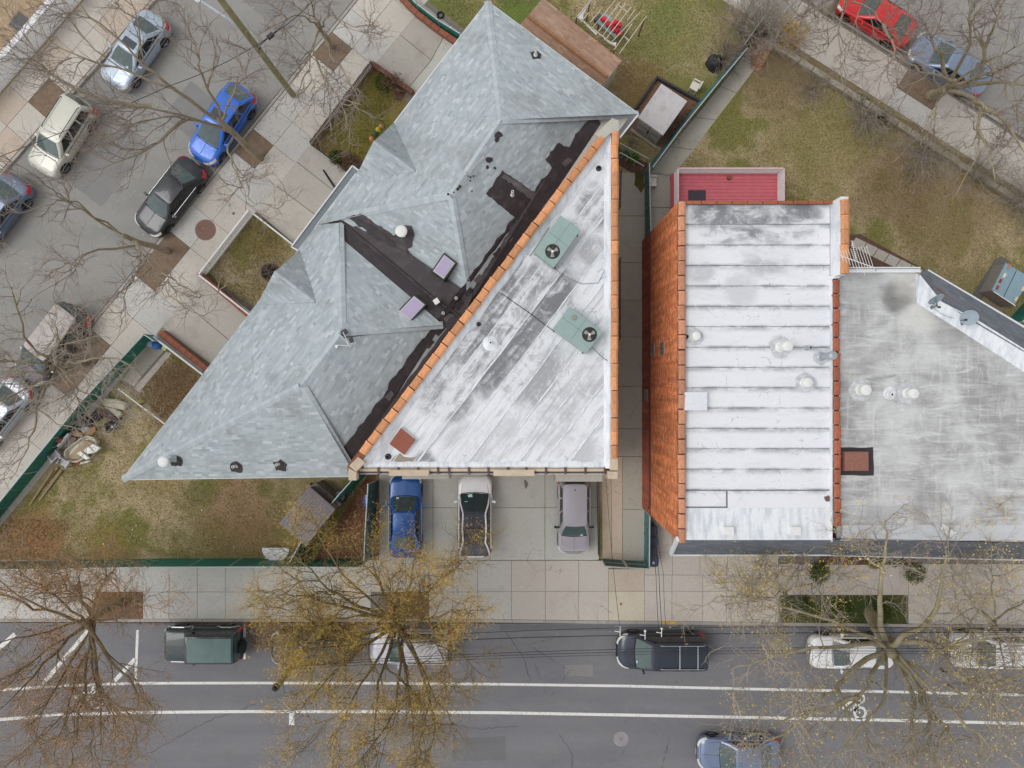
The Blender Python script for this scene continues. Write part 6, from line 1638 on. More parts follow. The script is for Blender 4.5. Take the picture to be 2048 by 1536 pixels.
# white shed with doors
c = [(1323, 167), (1375, 202), (1326, 271), (1276, 235)]
zt = 1.75; q = [W2(x, y, zt) for x, y in c]
t = thing('white_shed', 'small garden shed with a dirty white roof and grey double doors', 'shed', W(1318, 225, 0))
gg = G('dirty_white_roof'); pp = gg.pos(); nz_ = gg.noise(pp, 2.2, 6, .7, .5)
M_DWHITE = gg.done(gg.mix(gg.math('MULTIPLY', gg.step(nz_, .46, .72), .6), lin((204, 200, 200)), lin((158, 150, 144))), .7)
m = MB(); m.prism(q, zt - .08, zt, bev=.02); rf = m.build('roof', M_DWHITE, t)
M_SHG = plain('shed_grey', (164, 164, 164), .7, .08)
m = MB(); m.prism(inset(q, .05), -.05, zt - .09); m.build('wall', M_SHG, t)
a, b = Vector(q[2]), Vector(q[3]); a, b = Vector(W2(1326, 271, zt)), Vector(W2(1276, 235, zt)); d = (b - a).normalized(); nn = Vector((-d.y, d.x)); nn = nn if nn.dot(Vector((-1, -1))) > 0 else -nn
ang = math.atan2(d.y, d.x); L = (b - a).length
for k in range(2):
    u = a.lerp(b, .06 + .45 * k); v = a.lerp(b, .06 + .45 * k + .42); p = (u + v) / 2 - nn * .03
    m = MB(); m.box((p.x, p.y, .82), ((v - u).length, .05, 1.5), ang); dr = m.build('door', plain('shed_door', (186, 186, 182), .6), t)
    for z in (.45, 1.15): m = MB(); pz = p + nn * .03; m.box((pz.x, pz.y, z), ((v - u).length * .7, .02, .45), ang); m.build('panel', M_SHG, dr)
    hp = (v if k == 0 else u) + nn * .02; m = MB(); m.box((hp.x, hp.y, .9), (.06, .06, .18), ang); m.build('handle', M_DARK, dr)
p = (a + b) / 2 + nn * .12; m = MB(); m.box((p.x, p.y, .06), (L * 1.06, .16, .16), ang); m.build('sill', plain('shed_sill', (168, 156, 130), .9), t)
# timber-edged bed round the white shed
t = thing('raised_bed', 'dark timber frame edging the leaf-filled bed round the white shed', 'garden bed', W(1320, 230, 0))
for a, b in (((1312, 158), (1396, 204)), ((1312, 158), (1268, 222))):
    m = MB(); m.beam(W(*a) + Vector((0, 0, .15)), W(*b) + Vector((0, 0, .15)), .12, .34); m.build('timber', plain('dark_timber', (66, 66, 68), .9, .15), t)
m = MB(); px_prism(m, [(1312, 160), (1394, 206), (1330, 298), (1246, 262)], -.1, .05); m.build('leaf_mulch', M_LEAFBED, t)
# grey resin shed
c = [(619, 972), (671, 1018), (612, 1093), (558, 1047)]
t = thing('grey_shed', 'grey resin shed with a ribbed roof beside the diagonal green fence', 'shed', W(615, 1020, 0))
ze = 1.95; q = [W2(x, y, ze) for x, y in c]; M_RES = plain('resin_grey', (116, 106, 110), .6, .05, 3.0)
m = MB(); m.prism(inset(q, .07), -.05, ze - .1); m.build('wall', plain('resin_wall', (104, 98, 96), .7), t)
P = [W(x, y, ze) for x, y in c]; ma, mc = P[0].lerp(P[3], .5) + Vector((0, 0, .16)), P[1].lerp(P[2], .5) + Vector((0, 0, .16))
m = MB(); m.poly([P[3], P[2], mc, ma]); m.poly([ma, mc, P[1], P[0]]); m.poly([P[0], P[3], ma]); m.poly([P[2], P[1], mc]); rf = m.build('roof', M_RES, t)
for i in range(11):
    f = (i + .5) / 11
    for s, e in ((P[3].lerp(P[2], f), ma.lerp(mc, f)), (ma.lerp(mc, f), P[0].lerp(P[1], f))):
        mm = MB(); mm.beam(s.lerp(e, .03) + Vector((0, 0, .008)), s.lerp(e, .97) + Vector((0, 0, .008)), (P[2] - P[3]).length / 11 * .78, .02); mm.build('roof_rib', plain('resin_rib', (128, 122, 126), .6, .06, rnd=.03), rf)
m = MB(); m.beam(ma + Vector((0, 0, .015)), mc + Vector((0, 0, .015)), .09, .03); m.build('ridge', M_RES, rf)
m = MB(); q2 = [W2(x, y, 1.3) for x, y in [(619, 972), (633, 966), (683, 1008), (671, 1018)]]; m.prism(q2, -.02, 1.3, bev=.02); lo = m.build('lean_to', plain('resin_dark', (122, 113, 108), .7), t)
m = MB(); a, b = W(626, 969, 1.31), W(677, 1013, 1.31); m.beam(a.lerp(b, .5), a.lerp(b, .5) + Vector((.25, .3, 0)), .02, .02); m.build('seam', M_DARK, lo)
# ------------------------------------------------------------------ red deck behind the brick house
yH = yN + .03
x0, x1, y1 = W(1349, 0, 1.0).x, W(1556, 0, 1.0).x, W(0, 346, 1.0).y
dk = thing('wooden_deck', 'red plank deck with pale lattice railings behind the brick house', 'deck', ((x0 + x1) / 2, (yH + y1) / 2, 0))
pl = .19; n = int((y1 - yH) / pl)
for i in range(n + 1):
    yy = yH + (i + .5) * pl; m = MB(); m.box(((x0 + x1) / 2, yy, .97), (x1 - x0, pl - .012, .05)); m.build('plank', plain('red_deck', (216, 110, 122), .7, .08, 3.0, rnd=.05), dk)
for x in (x0 + .02, (x0 + x1) / 2, x1 - .02): m = MB(); m.box((x, y1 - .05, .45), (.12, .12, .95)); m.build('post', plain('deck_post', (150, 70, 76), .8), dk)
m = MB(); m.box((x0 - .10, (yH + y1) / 2, .9), (.18, y1 - yH, .1)); m.build('side_board', plain('red_board', (190, 78, 88), .7), dk)
def lattice(a, b, h, z0, name='lattice_panel'):
    m = MB(); a = Vector(a); b = Vector(b); d = b - a; L = d.length; d.normalize(); z = Vector((0, 0, 1)); s = .13
    k = int((L + h) / s)
    for i in range(k):
        u = -h + i * s
        for sg in (1, -1):
            s0 = max(0, u if sg > 0 else u); e0 = min(L, u + h)
            if e0 <= s0: continue
            zz = lambda w: (w - u) if sg > 0 else (h - (w - u))
            m.beam(a + d * s0 + z * (z0 + zz(s0)), a + d * e0 + z * (z0 + zz(e0)), .03 if sg > 0 else .028, .012)
    o = m.build(name, plain('lattice_white', (244, 236, 236), .7, .05), dk, kind='stuff')
    for zz in (z0, z0 + h): mm = MB(); mm.beam(a + z * zz, b + z * zz, .07, .05); mm.build('rail', plain('lattice_rail', (232, 206, 206), .7), dk)
lattice((x0, y1, 0), (x1, y1, 0), .85, 1.02); lattice((x0, yH + .3, 0), (x0, y1, 0), .85, 1.02); lattice((x1, yH + .3, 0), (x1, y1, 0), .85, 1.02)
m = MB(); p = W(1394, 391, 1.02); m.box((p.x, p.y - .25, 1.012), (.98, 1.1, .03)); single('doormat', m, plain('dark_mat', (74, 68, 76), .95, .1), 'dark rectangular mat on the red deck beside the house', 'mat')
m = MB(); p = W(1457, 356, 1.02); m.lathe((p.x, p.y, 1.0), [(.09, 0), (.12, .05), (.11, .22), (.07, .24)], 10); single('flower_pot', m, plain('pot_brown', (142, 96, 66), .8), 'small brown pot standing on the red deck near its lattice railing', 'pot')
# ------------------------------------------------------------------ furniture and yard clutter
def armchair(label, px, py, rot, mat, group=None):
    q_ = W(px, py, .6); t = thing('plastic_chair', label, 'chair', (q_.x, q_.y, 0), rot, group)
    def B(name, *bx):
        m = MB()
        for b in bx: m.box(*b)
        return m.build(name, mat, t, local=True)
    B('seat', ((0, 0, .42), (.48, .46, .04)))
    for i in range(7): B('back_slat', ((-.18 + i * .06, -.25 - .0, .66), (.035, .03, .46)))
    B('back_frame', ((0, -.27, .9), (.5, .05, .06)))
    for sx in (-1, 1):
        B('armrest', ((sx * .27, -.02, .64), (.07, .46, .035)))
        for sy in (-1, 1): B('leg', ((sx * .25, sy * .2, .3), (.05, .06, .6)))
    return t
M_CHAIRW = plain('chair_white', (226, 218, 206), .5, .04)
armchair('white plastic armchair on the grass beside the teal fence', 1391, 170, math.radians(62), M_CHAIRW)
armchair('white plastic chair standing in the walk by the passage fence', 1306, 362, math.radians(-90), M_CHAIRW)
armchair('grey plastic chair at the lower end of the junk pile, under the fence', 108, 912, math.radians(40), plain('chair_grey', (170, 166, 172), .5))
armchair('second grey plastic chair of the junk pile, touching the oval tub', 126, 925, math.radians(150), plain('chair_grey2', (182, 178, 182), .5))
def boxy(name, label, cat, corners, z0, z1, mat, group=None, bev=.02):
    m = MB(); m.prism([W2(x, y, z1) for x, y in corners], z0, z1, bev=bev); return single(name, m, mat, label, cat, group=group)
def zpx(ox, oy, pts, s=10.24): return [(ox + x / s, oy + y / s) for x, y in pts]
JX = (80, 780)
def quilt():
    g = G('quilted_cloth'); v = g.voro(g.mapping(g.pos(), (1, 1, .01)), 3.2); n = g.noise(g.pos(), 9, 4)
    col = g.mix(g.step(v, .12, .5), lin((150, 152, 134)), lin((196, 192, 172))); g.bump(v, .05)
    return g.done(g.scalec(col, g.step(n, .2, .8, .9, 1.1)), .95)
M_QUILT = quilt()
def cushion(label, pts, z0, z1):
    q = [W2(x, y, z1) for x, y in pts]; m = MB()
    for zz, d in (): pass
    m.prism(q, z0, z1, bev=.06); return single('quilted_cushion', m, M_QUILT, label, 'cushion', group='old sofa cushions', smooth=False)
cushion('patterned beige cushion, larger rectangular one at the top of the junk pile', zpx(*JX, [(1290, 180), (1330, 160), (1560, 190), (1770, 270), (1740, 390), (1700, 415), (1500, 370), (1310, 330), (1270, 270)]), .02, .3)
cushion('patterned beige cushion with a rounded end, lower one of the two', zpx(*JX, [(1310, 340), (1500, 375), (1640, 440), (1675, 500), (1650, 550), (1560, 565), (1440, 470), (1300, 370)]), .02, .26)
boxy('old_cabinet', 'dark brown overturned cabinet beside the patterned cushions', 'cabinet', zpx(*JX, [(1190, 390), (1310, 375), (1570, 590), (1540, 640), (1390, 590), (1170, 470)]), 0, .4, plain('cab_brown', (82, 58, 54), .8, .1))
t = thing('open_crate', 'dark open crate with white paper inside it, right end of the junk pile', 'crate', W(218, 849, 0))
cc = zpx(*JX, [(1300, 700), (1480, 620), (1550, 740), (1370, 870)])
q = [W2(x, y, .4) for x, y in cc]; m = MB(); m.prism(inset(q, .03), 0, .22); m.build('bottom', plain('crate_dark', (30, 30, 38), .8), t)
for i in range(4): a, b = Vector(q[i]), Vector(q[(i + 1) % 4]); m = MB(); m.beam((a.x, a.y, .2), (b.x, b.y, .2), .03, .4); m.build('side', plain('crate_side', (84, 74, 78), .8), t)
boxy('paper_sheet', 'white paper lying in the dark open crate', 'paper', zpx(*JX, [(1450, 740), (1490, 730), (1500, 770), (1460, 780)]), .22, .26, M_VINYL, bev=.005)
boxy('patterned_pillow', 'white pillow with a dark pattern between crate and cardboard box', 'pillow', zpx(*JX, [(800, 800), (930, 720), (1010, 790), (880, 910)]), 0, .34, plain('pillow_pat', (196, 196, 206), .9, .4, 14.0), bev=.06)
boxy('cardboard_box', 'open brown cardboard box next to the patterned pillow', 'box', zpx(*JX, [(1000, 780), (1130, 750), (1140, 830), (1060, 930), (900, 920)]), 0, .3, plain('cardboard', (168, 128, 92), .9, .1))
boxy('wooden_tray', 'orange-brown wooden tray leaning behind the oval tub', 'tray', zpx(*JX, [(610, 900), (680, 830), (860, 880), (840, 950), (720, 960)]), 0, .45, plain('drawer_wood', (176, 128, 70), .7, .12))
boxy('grey_board', 'flat grey-brown board lying beside the oval tub', 'board', zpx(*JX, [(420, 1150), (610, 940), (760, 990), (570, 1180)]), .1, .42, plain('panel_grey', (132, 120, 116), .8, .1))
boxy('white_post', 'round white post leaning along the fence by the grey-brown board', 'post', zpx(*JX, [(330, 1150), (560, 880), (600, 900), (380, 1170)]), .4, .75, plain('post_white', (204, 200, 206), .6))
boxy('brown_box', 'rusty brown box squeezed against the green fence', 'box', zpx(*JX, [(300, 1060), (350, 980), (470, 1000), (400, 1100)]), 0, .8, plain('rust_box', (140, 84, 58), .8))
# oval tub with boards in it
t = thing('oval_tub', 'cream oval tub full of boards in the junk pile', 'tub', W(160, 900, 0))
pts = zpx(*JX, [(860, 960), (960, 935), (1080, 960), (1160, 1050), (1150, 1130), (1040, 1240), (860, 1430), (760, 1485), (640, 1480), (530, 1420), (480, 1330), (510, 1230), (640, 1110)])
q = [W2(x, y, .5) for x, y in pts]; m = MB(); M_TUB = plain('tub_cream', (214, 206, 184), .5, .05)
ins = inset(q, .07); lo = inset(q, .1); q = ccw(q)
m.grid([[(x, y, 0.0) for x, y in lo], [(x, y, .5) for x, y in q], [(x, y, .52) for x, y in inset(q, .03)], [(x, y, .5) for x, y in ins], [(x, y, .3) for x, y in inset(q, .16)]], closed=True)
m.poly([(x, y, .3) for x, y in inset(q, .16)]); m.build('shell', M_TUB, t)
boxy('tan_board', 'tan board lying across the oval tub', 'board', zpx(*JX, [(560, 1400), (900, 1020), (1080, 1090), (790, 1400), (640, 1420)]), .44, .54, plain('tan_board', (176, 156, 126), .8))
boxy('white_box_lid', 'large white box lid on top of the oval tub', 'box', zpx(*JX, [(880, 1240), (1080, 1100), (1230, 1190), (1110, 1290), (950, 1310)]), .5, .7, plain('box_white', (240, 240, 234), .6))
boxy('white_board', 'narrow white board lying over the edge of the oval tub', 'board', zpx(*JX, [(750, 1300), (820, 1250), (1020, 1400), (930, 1430)]), .5, .62, plain('box_white', (240, 240, 234), .6))
boxy('red_white_bag', 'red and white bag on the ground below the oval tub', 'bag', zpx(*JX, [(740, 1500), (830, 1470), (1000, 1430), (1020, 1460), (960, 1500), (800, 1530)]), 0, .2, plain('bag_white', (222, 214, 210), .6), bev=.05)
boxy('red_bag', 'small red bag end beside the white bag under the oval tub', 'bag', zpx(*JX, [(745, 1500), (815, 1475), (820, 1515), (760, 1530)]), .0, .225, plain('bag_red', (212, 44, 38), .6), bev=.03)
for i, (a, b) in enumerate((((118, 934), (68, 998)), ((126, 940), (80, 1000)), ((110, 940), (60, 1010)))):
    m = MB(); m.beam(W(*a) + Vector((0, 0, .12 + .05 * i)), W(*b) + Vector((0, 0, .05)), .12, .04); single('plank', m, plain('old_plank', (152, 130, 100), .9, .15, rnd=.1), ['long weathered plank lying along the fence, uppermost', 'long weathered plank along the fence, nearest the lawn', 'long weathered plank along the fence, nearest the slats'][i], 'plank', group='planks along the green fence')
# bags
def blob(name, label, cat, px, py, r, h, mat, seed, group=None):
    m = MB(); rr = random.Random(seed); c = W(px, py, 0); rows = []
    for k in range(7):
        a = k / 6 * PI / 2; rows.append([(c.x + (r * math.cos(a) * rr.uniform(.8, 1.15) + .001) * math.cos(s), c.y + (r * math.cos(a) * rr.uniform(.8, 1.15)) * math.sin(s), h * math.sin(a) * rr.uniform(.9, 1.05)) for s in [2 * PI * j / 14 for j in range(14)]])
    m.grid(rows, closed=True); return single(name, m, mat, label, cat, group=group, smooth=True)
blob('plastic_bag', 'bright blue plastic bag in the corner of the green fence', 'bag', 315, 689, .30, .4, plain('bag_blue', (58, 118, 206), .35, .2, 8.0), 1)
blob('plastic_bag', 'pale translucent bag left of the bright blue one', 'bag', 303, 686, .26, .35, plain('bag_pale', (176, 200, 226), .3, .15, 8.0), 2)
blob('plastic_bag', 'pale white bag above the bright blue one', 'bag', 313, 678, .24, .5, plain('bag_pale2', (196, 214, 232), .3, .15, 8.0), 3)
boxy('green_carton', 'small white and lime carton right of the blue bag', 'carton', [(325, 691), (333, 694), (330, 702), (322, 698)], 0, .25, plain('carton', (206, 222, 150), .6))
for i, (x, y, r_, l) in enumerate(((176, 846, .34, 'added dark lump for shade by the fence, above the cardboard box'), (161, 862, .30, 'added dark lump for shade between fence and wooden tray'), (196, 832, .30, 'added dark lump for shade between the cabinet and the fence'))): blob('shade_blob', l, 'bag', x, y, r_, .4, plain('bag_and_shade_black', (44, 42, 48), .6, .3, 9.0), 60 + i)  # added dark blobs standing in for the deep shadows among the junk
# round planter with a shrub
t = thing('round_planter', 'round dark planter edged with red stones in the brown garden', 'planter', W(541, 545, 0))
p = W(541, 545, 0); m = MB(); m.lathe((p.x, p.y, 0), [(.5, 0), (.5, .25), (.42, .25), (.42, .12)], 20); m.build('rim', plain('planter_rim', (98, 72, 62), .9, .2, 9.0), t)
m = MB(); m.lathe((p.x, p.y, .1), [(.42, 0), (.42, .04)], 18); m.build('soil', plain('planter_soil', (52, 44, 40), .95, .2), t)
# reflective bits: table with red toys under a bare canopy frame
cf = thing('canopy_frame', 'bare canopy frame of thin pale laths with torn white cloth', 'canopy', W(1225, 60, 0))
M_LATH = plain('lath', (206, 196, 176), .8, .08, rnd=.06)
s10 = lambda pts: [(1120 + x / 10.24, y / 10.24) for x, y in pts]
laths = [((1130, 0), (650, 590)), ((1230, 50), (790, 640)), ((1340, 70), (860, 760)), ((1460, 140), (940, 800)), ((1640, 250), (1060, 860)), ((1540, 190), (1380, 420)), ((1480, 480), (1110, 1020)), ((1770, 330), (1215, 1095)), ((840, 190), (610, 460)), ((590, 260), (420, 460))]
for a, b in laths:
    (ax, ay), (bx, by) = s10([a, b]); m = MB(); m.beam(W(ax, ay, 2.2), W(bx, by, 2.2), .04, .04); m.build('lath', M_LATH, cf)
for a, b in (((345, 345), (1150, 960)), ((345, 345), (640, 0)), ((1190, 110), (1400, 260)), ((1310, 740), (1430, 850))):
    (ax, ay), (bx, by) = s10([a, b]); m = MB(); m.beam(W(ax, ay, 2.14), W(bx, by, 2.14), .05, .05); m.build('side_beam', M_LATH, cf)
for a in ((350, 345), (1140, 950), (620, 20), (1740, 360)):
    (ax, ay), = s10([a]); p = W(ax, ay, 2.1); m = MB(); m.beam((p.x, p.y, 0), (p.x, p.y, 2.1), .06, .06); m.build('post', plain('frame_post', (112, 96, 80), .8), cf)
for poly in ([(345, 350), (440, 270), (500, 190), (620, 0), (650, 20), (540, 170), (480, 290), (470, 390), (430, 385)], [(470, 400), (560, 500), (680, 590), (780, 650), (740, 720), (640, 620), (540, 530)], [(870, 700), (940, 790), (1050, 860), (1160, 870), (1130, 950), (1020, 900), (900, 800)]):
    m = MB(); pts = s10(poly); top = [W(x, y, 2.12 + random.uniform(-.06, .03)) for x, y in pts]; m.poly(top[::-1]); m.poly([p - Vector((0, 0, .006)) for p in top]); m.build('torn_cloth', plain('torn_cloth', (222, 222, 224), .9, .06), cf)
tb = thing('garden_table', 'grey-green table under the bare canopy frame', 'table', W(1216, 55, 0))
pts = s10([(930, 250), (1090, 380), (1290, 540), (1240, 790), (1110, 870), (770, 460)])
m = MB(); m.prism([W2(x, y, .75) for x, y in s10([(930, 250), (1300, 560), (1130, 780), (770, 470)])], .7, .75, bev=.01); m.build('top', plain('table_green', (150, 172, 168), .5), tb)
for a in ((930, 280), (1270, 560), (1130, 750), (800, 470)):
    (ax, ay), = s10([a]); p = W(ax, ay, .7); m = MB(); m.box((p.x, p.y, .35), (.05, .05, .7)); m.build('leg', M_DARK, tb)
M_REDP = plain('red_plastic', (224, 44, 66), .45, .06)
def toychair(label, x, y, rot):
    (ax, ay), = s10([(x, y)]); p = W(ax, ay, .76)
    t = thing('toy_seat', label, 'toy', (p.x, p.y, .75), rot, 'red plastic seats on the garden table')
    m = MB(); m.prism([(.16 * math.cos(s) * 1.1, .16 * math.sin(s)) for s in [2 * PI * k / 12 for k in range(12)]], .12, .2, bev=.02); m.build('seat', M_REDP, t, local=True)
    m = MB(); m.prism([(-.17, -.14), (-.10, -.15), (-.10, .15), (-.17, .14)], .18, .42, bev=.02); m.build('backrest', M_REDP, t, local=True)
    for sx in (-.1, .1):
        for sy in (-.1, .1): m = MB(); m.box((sx, sy, .06), (.03, .03, .12)); m.build('leg', M_DARK, t, local=True)
toychair('red plastic seat on the table, nearest the shed roof end', 890, 420, .8); toychair('red plastic seat in the middle of the table', 980, 520, .3)
toychair('red plastic seat with a dark gap beside it, centre right of the table', 1110, 480, 2.2); toychair('red plastic seat on the far right of the table', 1200, 540, 1.2)
toychair('red plastic seat at the lower right end of the table', 1200, 700, -.6); toychair('red plastic seat low in the middle of the table', 1090, 620, -.2)
boxy('dark_box', 'dark grey box beside the garden table', 'box', s10([(700, 390), (810, 280), (880, 330), (760, 430)]), .3, .7, plain('box_dkgrey', (78, 84, 90), .7))
# rubbish bins beside the brick house
def bin_(label, px, py, rot, c, logo=False):
    zt = 1.05; p = W(px, py, zt); t = thing('wheelie_bin', label, 'bin', (p.x, p.y, 0.02), rot, 'bins beside the brick house')
    M = plain('bin_' + str(c[0]), c, .5, .06)
    m = MB(); lo = [(-.2, -.24), (.2, -.24), (.2, .24), (-.2, .24)]; hi = [(-.27, -.31), (.27, -.31), (.27, .31), (-.27, .31)]
    m.hexa([(x, y, .05) for x, y in lo], [(x, y, .95) for x, y in hi]); m.build('body', M, t, local=True)
    m = MB(); m.prism([(.30 * math.copysign(abs(math.cos(s)) ** .5, math.cos(s)), .35 * math.copysign(abs(math.sin(s)) ** .5, math.sin(s))) for s in [2 * PI * k / 20 for k in range(20)]], .95, 1.03, bev=.04); ld = m.build('lid', M, t, local=True)
    m = MB(); m.tube([(-.2, .37, .98), (.2, .37, .98)], .02, 6); m.build('handle', M_DARK, t, local=True)
    for sx in (-.24, .24): m = MB(); m.lathe((sx, .26, .1), [(.1, -.03), (.1, .03)], 12, axis='x'); m.build('wheel', M_TYRE, t, local=True)
    if logo:
        m = MB(); m.poly([(-.06, -.17, 1.036), (-.03, -.17, 1.036), (0, -.08, 1.036), (.03, -.17, 1.036), (.06, -.17, 1.036), (.05, -.08, 1.036), (.02, -.03, 1.036), (-.02, -.03, 1.036), (-.05, -.08, 1.036)]); m.build('emblem', M_VINYL, ld, local=True)
bin_('navy wheelie bin with a white emblem, last of the row by the gate', 1307, 1122, 0, (62, 70, 96), True)
for py, l in ((1102, 'second navy wheelie bin from the gate'), (1083, 'third navy wheelie bin from the gate'), (1064, 'fourth navy wheelie bin from the gate, nearest the wall corner')): bin_(l, 1305, py, random.uniform(-.06, .06), (52, 58, 80))
# covered tub near the right edge
t = thing('covered_tub', 'grey box-sided tub under a pale blue cover with red and white tabs', 'tub', W(2010, 570, 0))
c = [(2013, 527), (1986, 580), (2029, 609), (2062, 556)]; zt = 1.15; q = [W2(x, y, zt) for x, y in c]
m = MB(); qq = ccw(q); lo = inset(qq, -.03); m.grid([[(x, y, 0) for x, y in lo], [(x, y, zt - .12) for x, y in qq]], closed=True); m.poly([(x, y, zt - .12) for x, y in qq]); m.build('side_panels', plain('tub_grey', (142, 136, 130), .7, .07), t)
m = MB(); m.prism(inset(q, -.03), zt - .12, zt, bev=.04); cv = m.build('cover', plain('tub_cover', (140, 168, 180), .5, .08, 3.0), t)
m = MB(); m.beam(W(2033, 541, zt + .004), W(2007, 594, zt + .004), .03, .012); m.build('fold', M_DARK, cv)
for x, y, cc in ((2018, 533, (196, 130, 124)), (2009, 551, (236, 226, 196)), (2001, 562, (156, 60, 52)), (1995, 575, (166, 74, 58)), (2032, 598, (230, 206, 178)), (2046, 578, (230, 210, 180))):
    p = W(x, y, zt + .01); m = MB(); m.box((p.x, p.y, zt + .012), (.14, .24, .03), -.5); m.build('tab', plain('tab_%d' % cc[1], cc, .5), cv)
m = MB(); m.beam(W(1987, 583, zt - .02), W(2031, 612, zt - .02), .05, .05); m.build('trim', M_VINYL, t)
boxy('paving_strip', 'dark grey mat strip along the pale blue covered tub', 'mat', [(1990, 520), (2002, 512), (2018, 522), (1962, 598), (1945, 588)], 0, .03, plain('strip_grey', (104, 102, 98), .9, .12), bev=.005)
boxy('wooden_step', 'worn brown wooden step between covered tub and grey-roofed house', 'step', [(1968, 597), (2012, 622), (2004, 632), (1958, 606)], 0, .18, plain('step_wood', (140, 122, 104), .9, .15))
# clutter by the diagonal fence
m = MB(); c0 = W(551, 1096, .55); pts = [(c0.x + .78 * math.cos(s), c0.y + .0 - .78 * abs(math.sin(s))) for s in [PI * k / 16 for k in range(17)]]
m.prism(pts, .45, .52, bev=.01)
single('half_round_table', m, plain('table_white', (226, 232, 240), .5, .03), 'white half-round table top leaning on the long green fence', 'table top')
boxy('white_board', 'long white board standing on the ground below the half-round table top', 'board', [(530, 1116), (590, 1112), (602, 1107), (600, 1116), (575, 1124), (530, 1126)], 0, .12, plain('board_white', (226, 226, 220), .6), bev=.01)
boxy('red_box', 'small red box at the foot of the grey resin shed', 'box', [(594, 1090), (602, 1087), (606, 1096), (598, 1101)], 0, .35, plain('box_red', (216, 70, 76), .6))
t = thing('rubbish_barrel', 'dark barrel with a grey lid between grey shed and diagonal fence', 'barrel', W(680, 995, 0))
p = W(679, 993, .8); m = MB(); m.lathe((p.x, p.y, 0), [(.24, 0), (.28, .4), (.27, .75)], 16); m.build('body', plain('barrel_dark', (34, 36, 44), .6), t)
m = MB(); m.lathe((p.x, p.y, .75), [(.30, 0), (.30, .05), (.2, .09), (.01, .1)], 16); m.build('lid', plain('barrel_lid', (118, 126, 136), .5), t)
m = MB(); p = W(697, 985, .3); m.tube([(p.x + .26 * math.cos(s), p.y + .26 * math.sin(s), .25 + .2 * math.sin(s)) for s in [2 * PI * k / 16 for k in range(17)]], .016, 5); single('hoop', m, M_POST, 'pale wire hoop leaning on the inside of the diagonal fence', 'hoop')
boxy('paper_stack', 'pale cardboard scraps by the corner of the southern shingled house', 'cardboard', [(700, 966), (709, 962), (713, 970), (704, 976)], 0, .2, plain('scrap_pale', (206, 196, 194), .8))
boxy('yellow_brick', 'yellowish block at the north end of the grey resin shed', 'block', [(610, 972), (619, 967), (621, 972), (612, 979)], 0, .3, plain('block_yel', (170, 150, 100), .9))
boxy('blue_bin', 'blue plastic crate half hidden by the dark fence in the leaf bed', 'crate', [(727, 993), (734, 990), (736, 1014), (728, 1014)], 0, .4, plain('crate_blue', (46, 92, 190), .5))
boxy('cardboard_flap', 'beige cardboard flap standing in the blue crate', 'cardboard', [(730, 990), (736, 989), (736, 1008), (731, 1008)], .38, .55, plain('flap_beige', (204, 172, 146), .8))
m = MB(); p = W(881, 31, 0); m.tube([(p.x + .17 * math.cos(s), p.y + .17 * math.sin(s), .06) for s in [2 * PI * k / 16 for k in range(17)]], .05, 8); single('small_tyre', m, M_TYRE, 'small black tyre lying in the bed at the top by the green fence', 'tyre')
for i, (a, b) in enumerate((((646, 341), (668, 374)), ((638, 356), (668, 380)))):
    pass
m = MB(); m.tube([W(646, 340, .05), W(656, 356, .06), (W(669, 376, .1))], .03, 6); m.tube([W(647, 339, .05), W(660, 358, .06), W(671, 374, .1)], .02, 6); single('garden_hose', m, M_BLACK, 'black hose lying on the driveway beside the porch roof', 'hose')
for i, (x, y) in enumerate(((750, 281), (757, 271), (763, 262), (769, 256))):
    blob('flower_pot', ['orange flower pot in the row under the gable tip, lowest', 'green-leaved flower pot in the row, second from the gable tip', 'yellow flower pot in the row, third from the gable tip', 'tan flower pot in the row, farthest from the gable tip'][i], 'flower pot', x - 6, y - 2, .16, .3, plain('pot_%d' % i, [(214, 146, 86), (60, 100, 80), (206, 188, 70), (190, 150, 110)][i], .7, .3, 12), 40 + i, 'pots along the house wall')
blob('black_bag', 'black bag under the bare shrub by the teal fence', 'bag', 1428, 128, .5, .6, plain('bag_and_shade_black', (44, 42, 48), .6, .3, 9.0), 77)
for i, (x, y) in enumerate(((1040, 972), (1043, 966), (1050, 968))):
    pass
m = MB(); m.prism(ragged([W2(x, y, .036) for x, y in [(1047, 960), (1053, 960), (1056, 970), (1052, 978), (1048, 970)]], .03, .1, 2), .0, .044); m.build('oil_stain', plain('oil_stain', (116, 112, 106), .6, .2, 14), drive)
# poles, lamps and wires
M_POLE = plain('pole_wood', (178, 166, 120), .9, .14, 3.0)
def pole(label, base, h, r, mat):
    t = thing('utility_pole', label, 'pole', W(*base), group='timber utility poles')
    p = W(*base); m = MB(); m.tube([(p.x, p.y, -.2), (p.x, p.y, h * .5), (p.x, p.y, h)], [r * 1.25, r * 1.1, r], 12); m.build('shaft', mat, t, smooth=False)
    m = MB(); m.lathe((p.x, p.y, h - .02), [(r + .02, 0), (r + .02, .06), (r * .6, .06), (r * .6, .02)], 14); m.build('cap_ring', M_DARK, t)
    return t, p
t, p1_ = pole('tall timber utility pole rising through the mustard yellow tree', (655, 1242), 9.0, .16, M_POLE)
m = MB(); lamp = W(584, 1436, 9.4); m.tube([(p1_.x, p1_.y, 8.0), (p1_.x + (lamp.x - p1_.x) * .5, p1_.y + (lamp.y - p1_.y) * .5, 9.2), (lamp.x, lamp.y + .3, 9.42)], .03, 6); m.build('lamp_arm', M_GALV, t)
m = MB(); m.box((lamp.x, lamp.y, 9.36), (.24, .60, .14)); m.box((lamp.x, lamp.y - .05, 9.44), (.18, .4, .06)); m.build('lamp_head', plain('lamp_white', (222, 228, 232), .4), t)
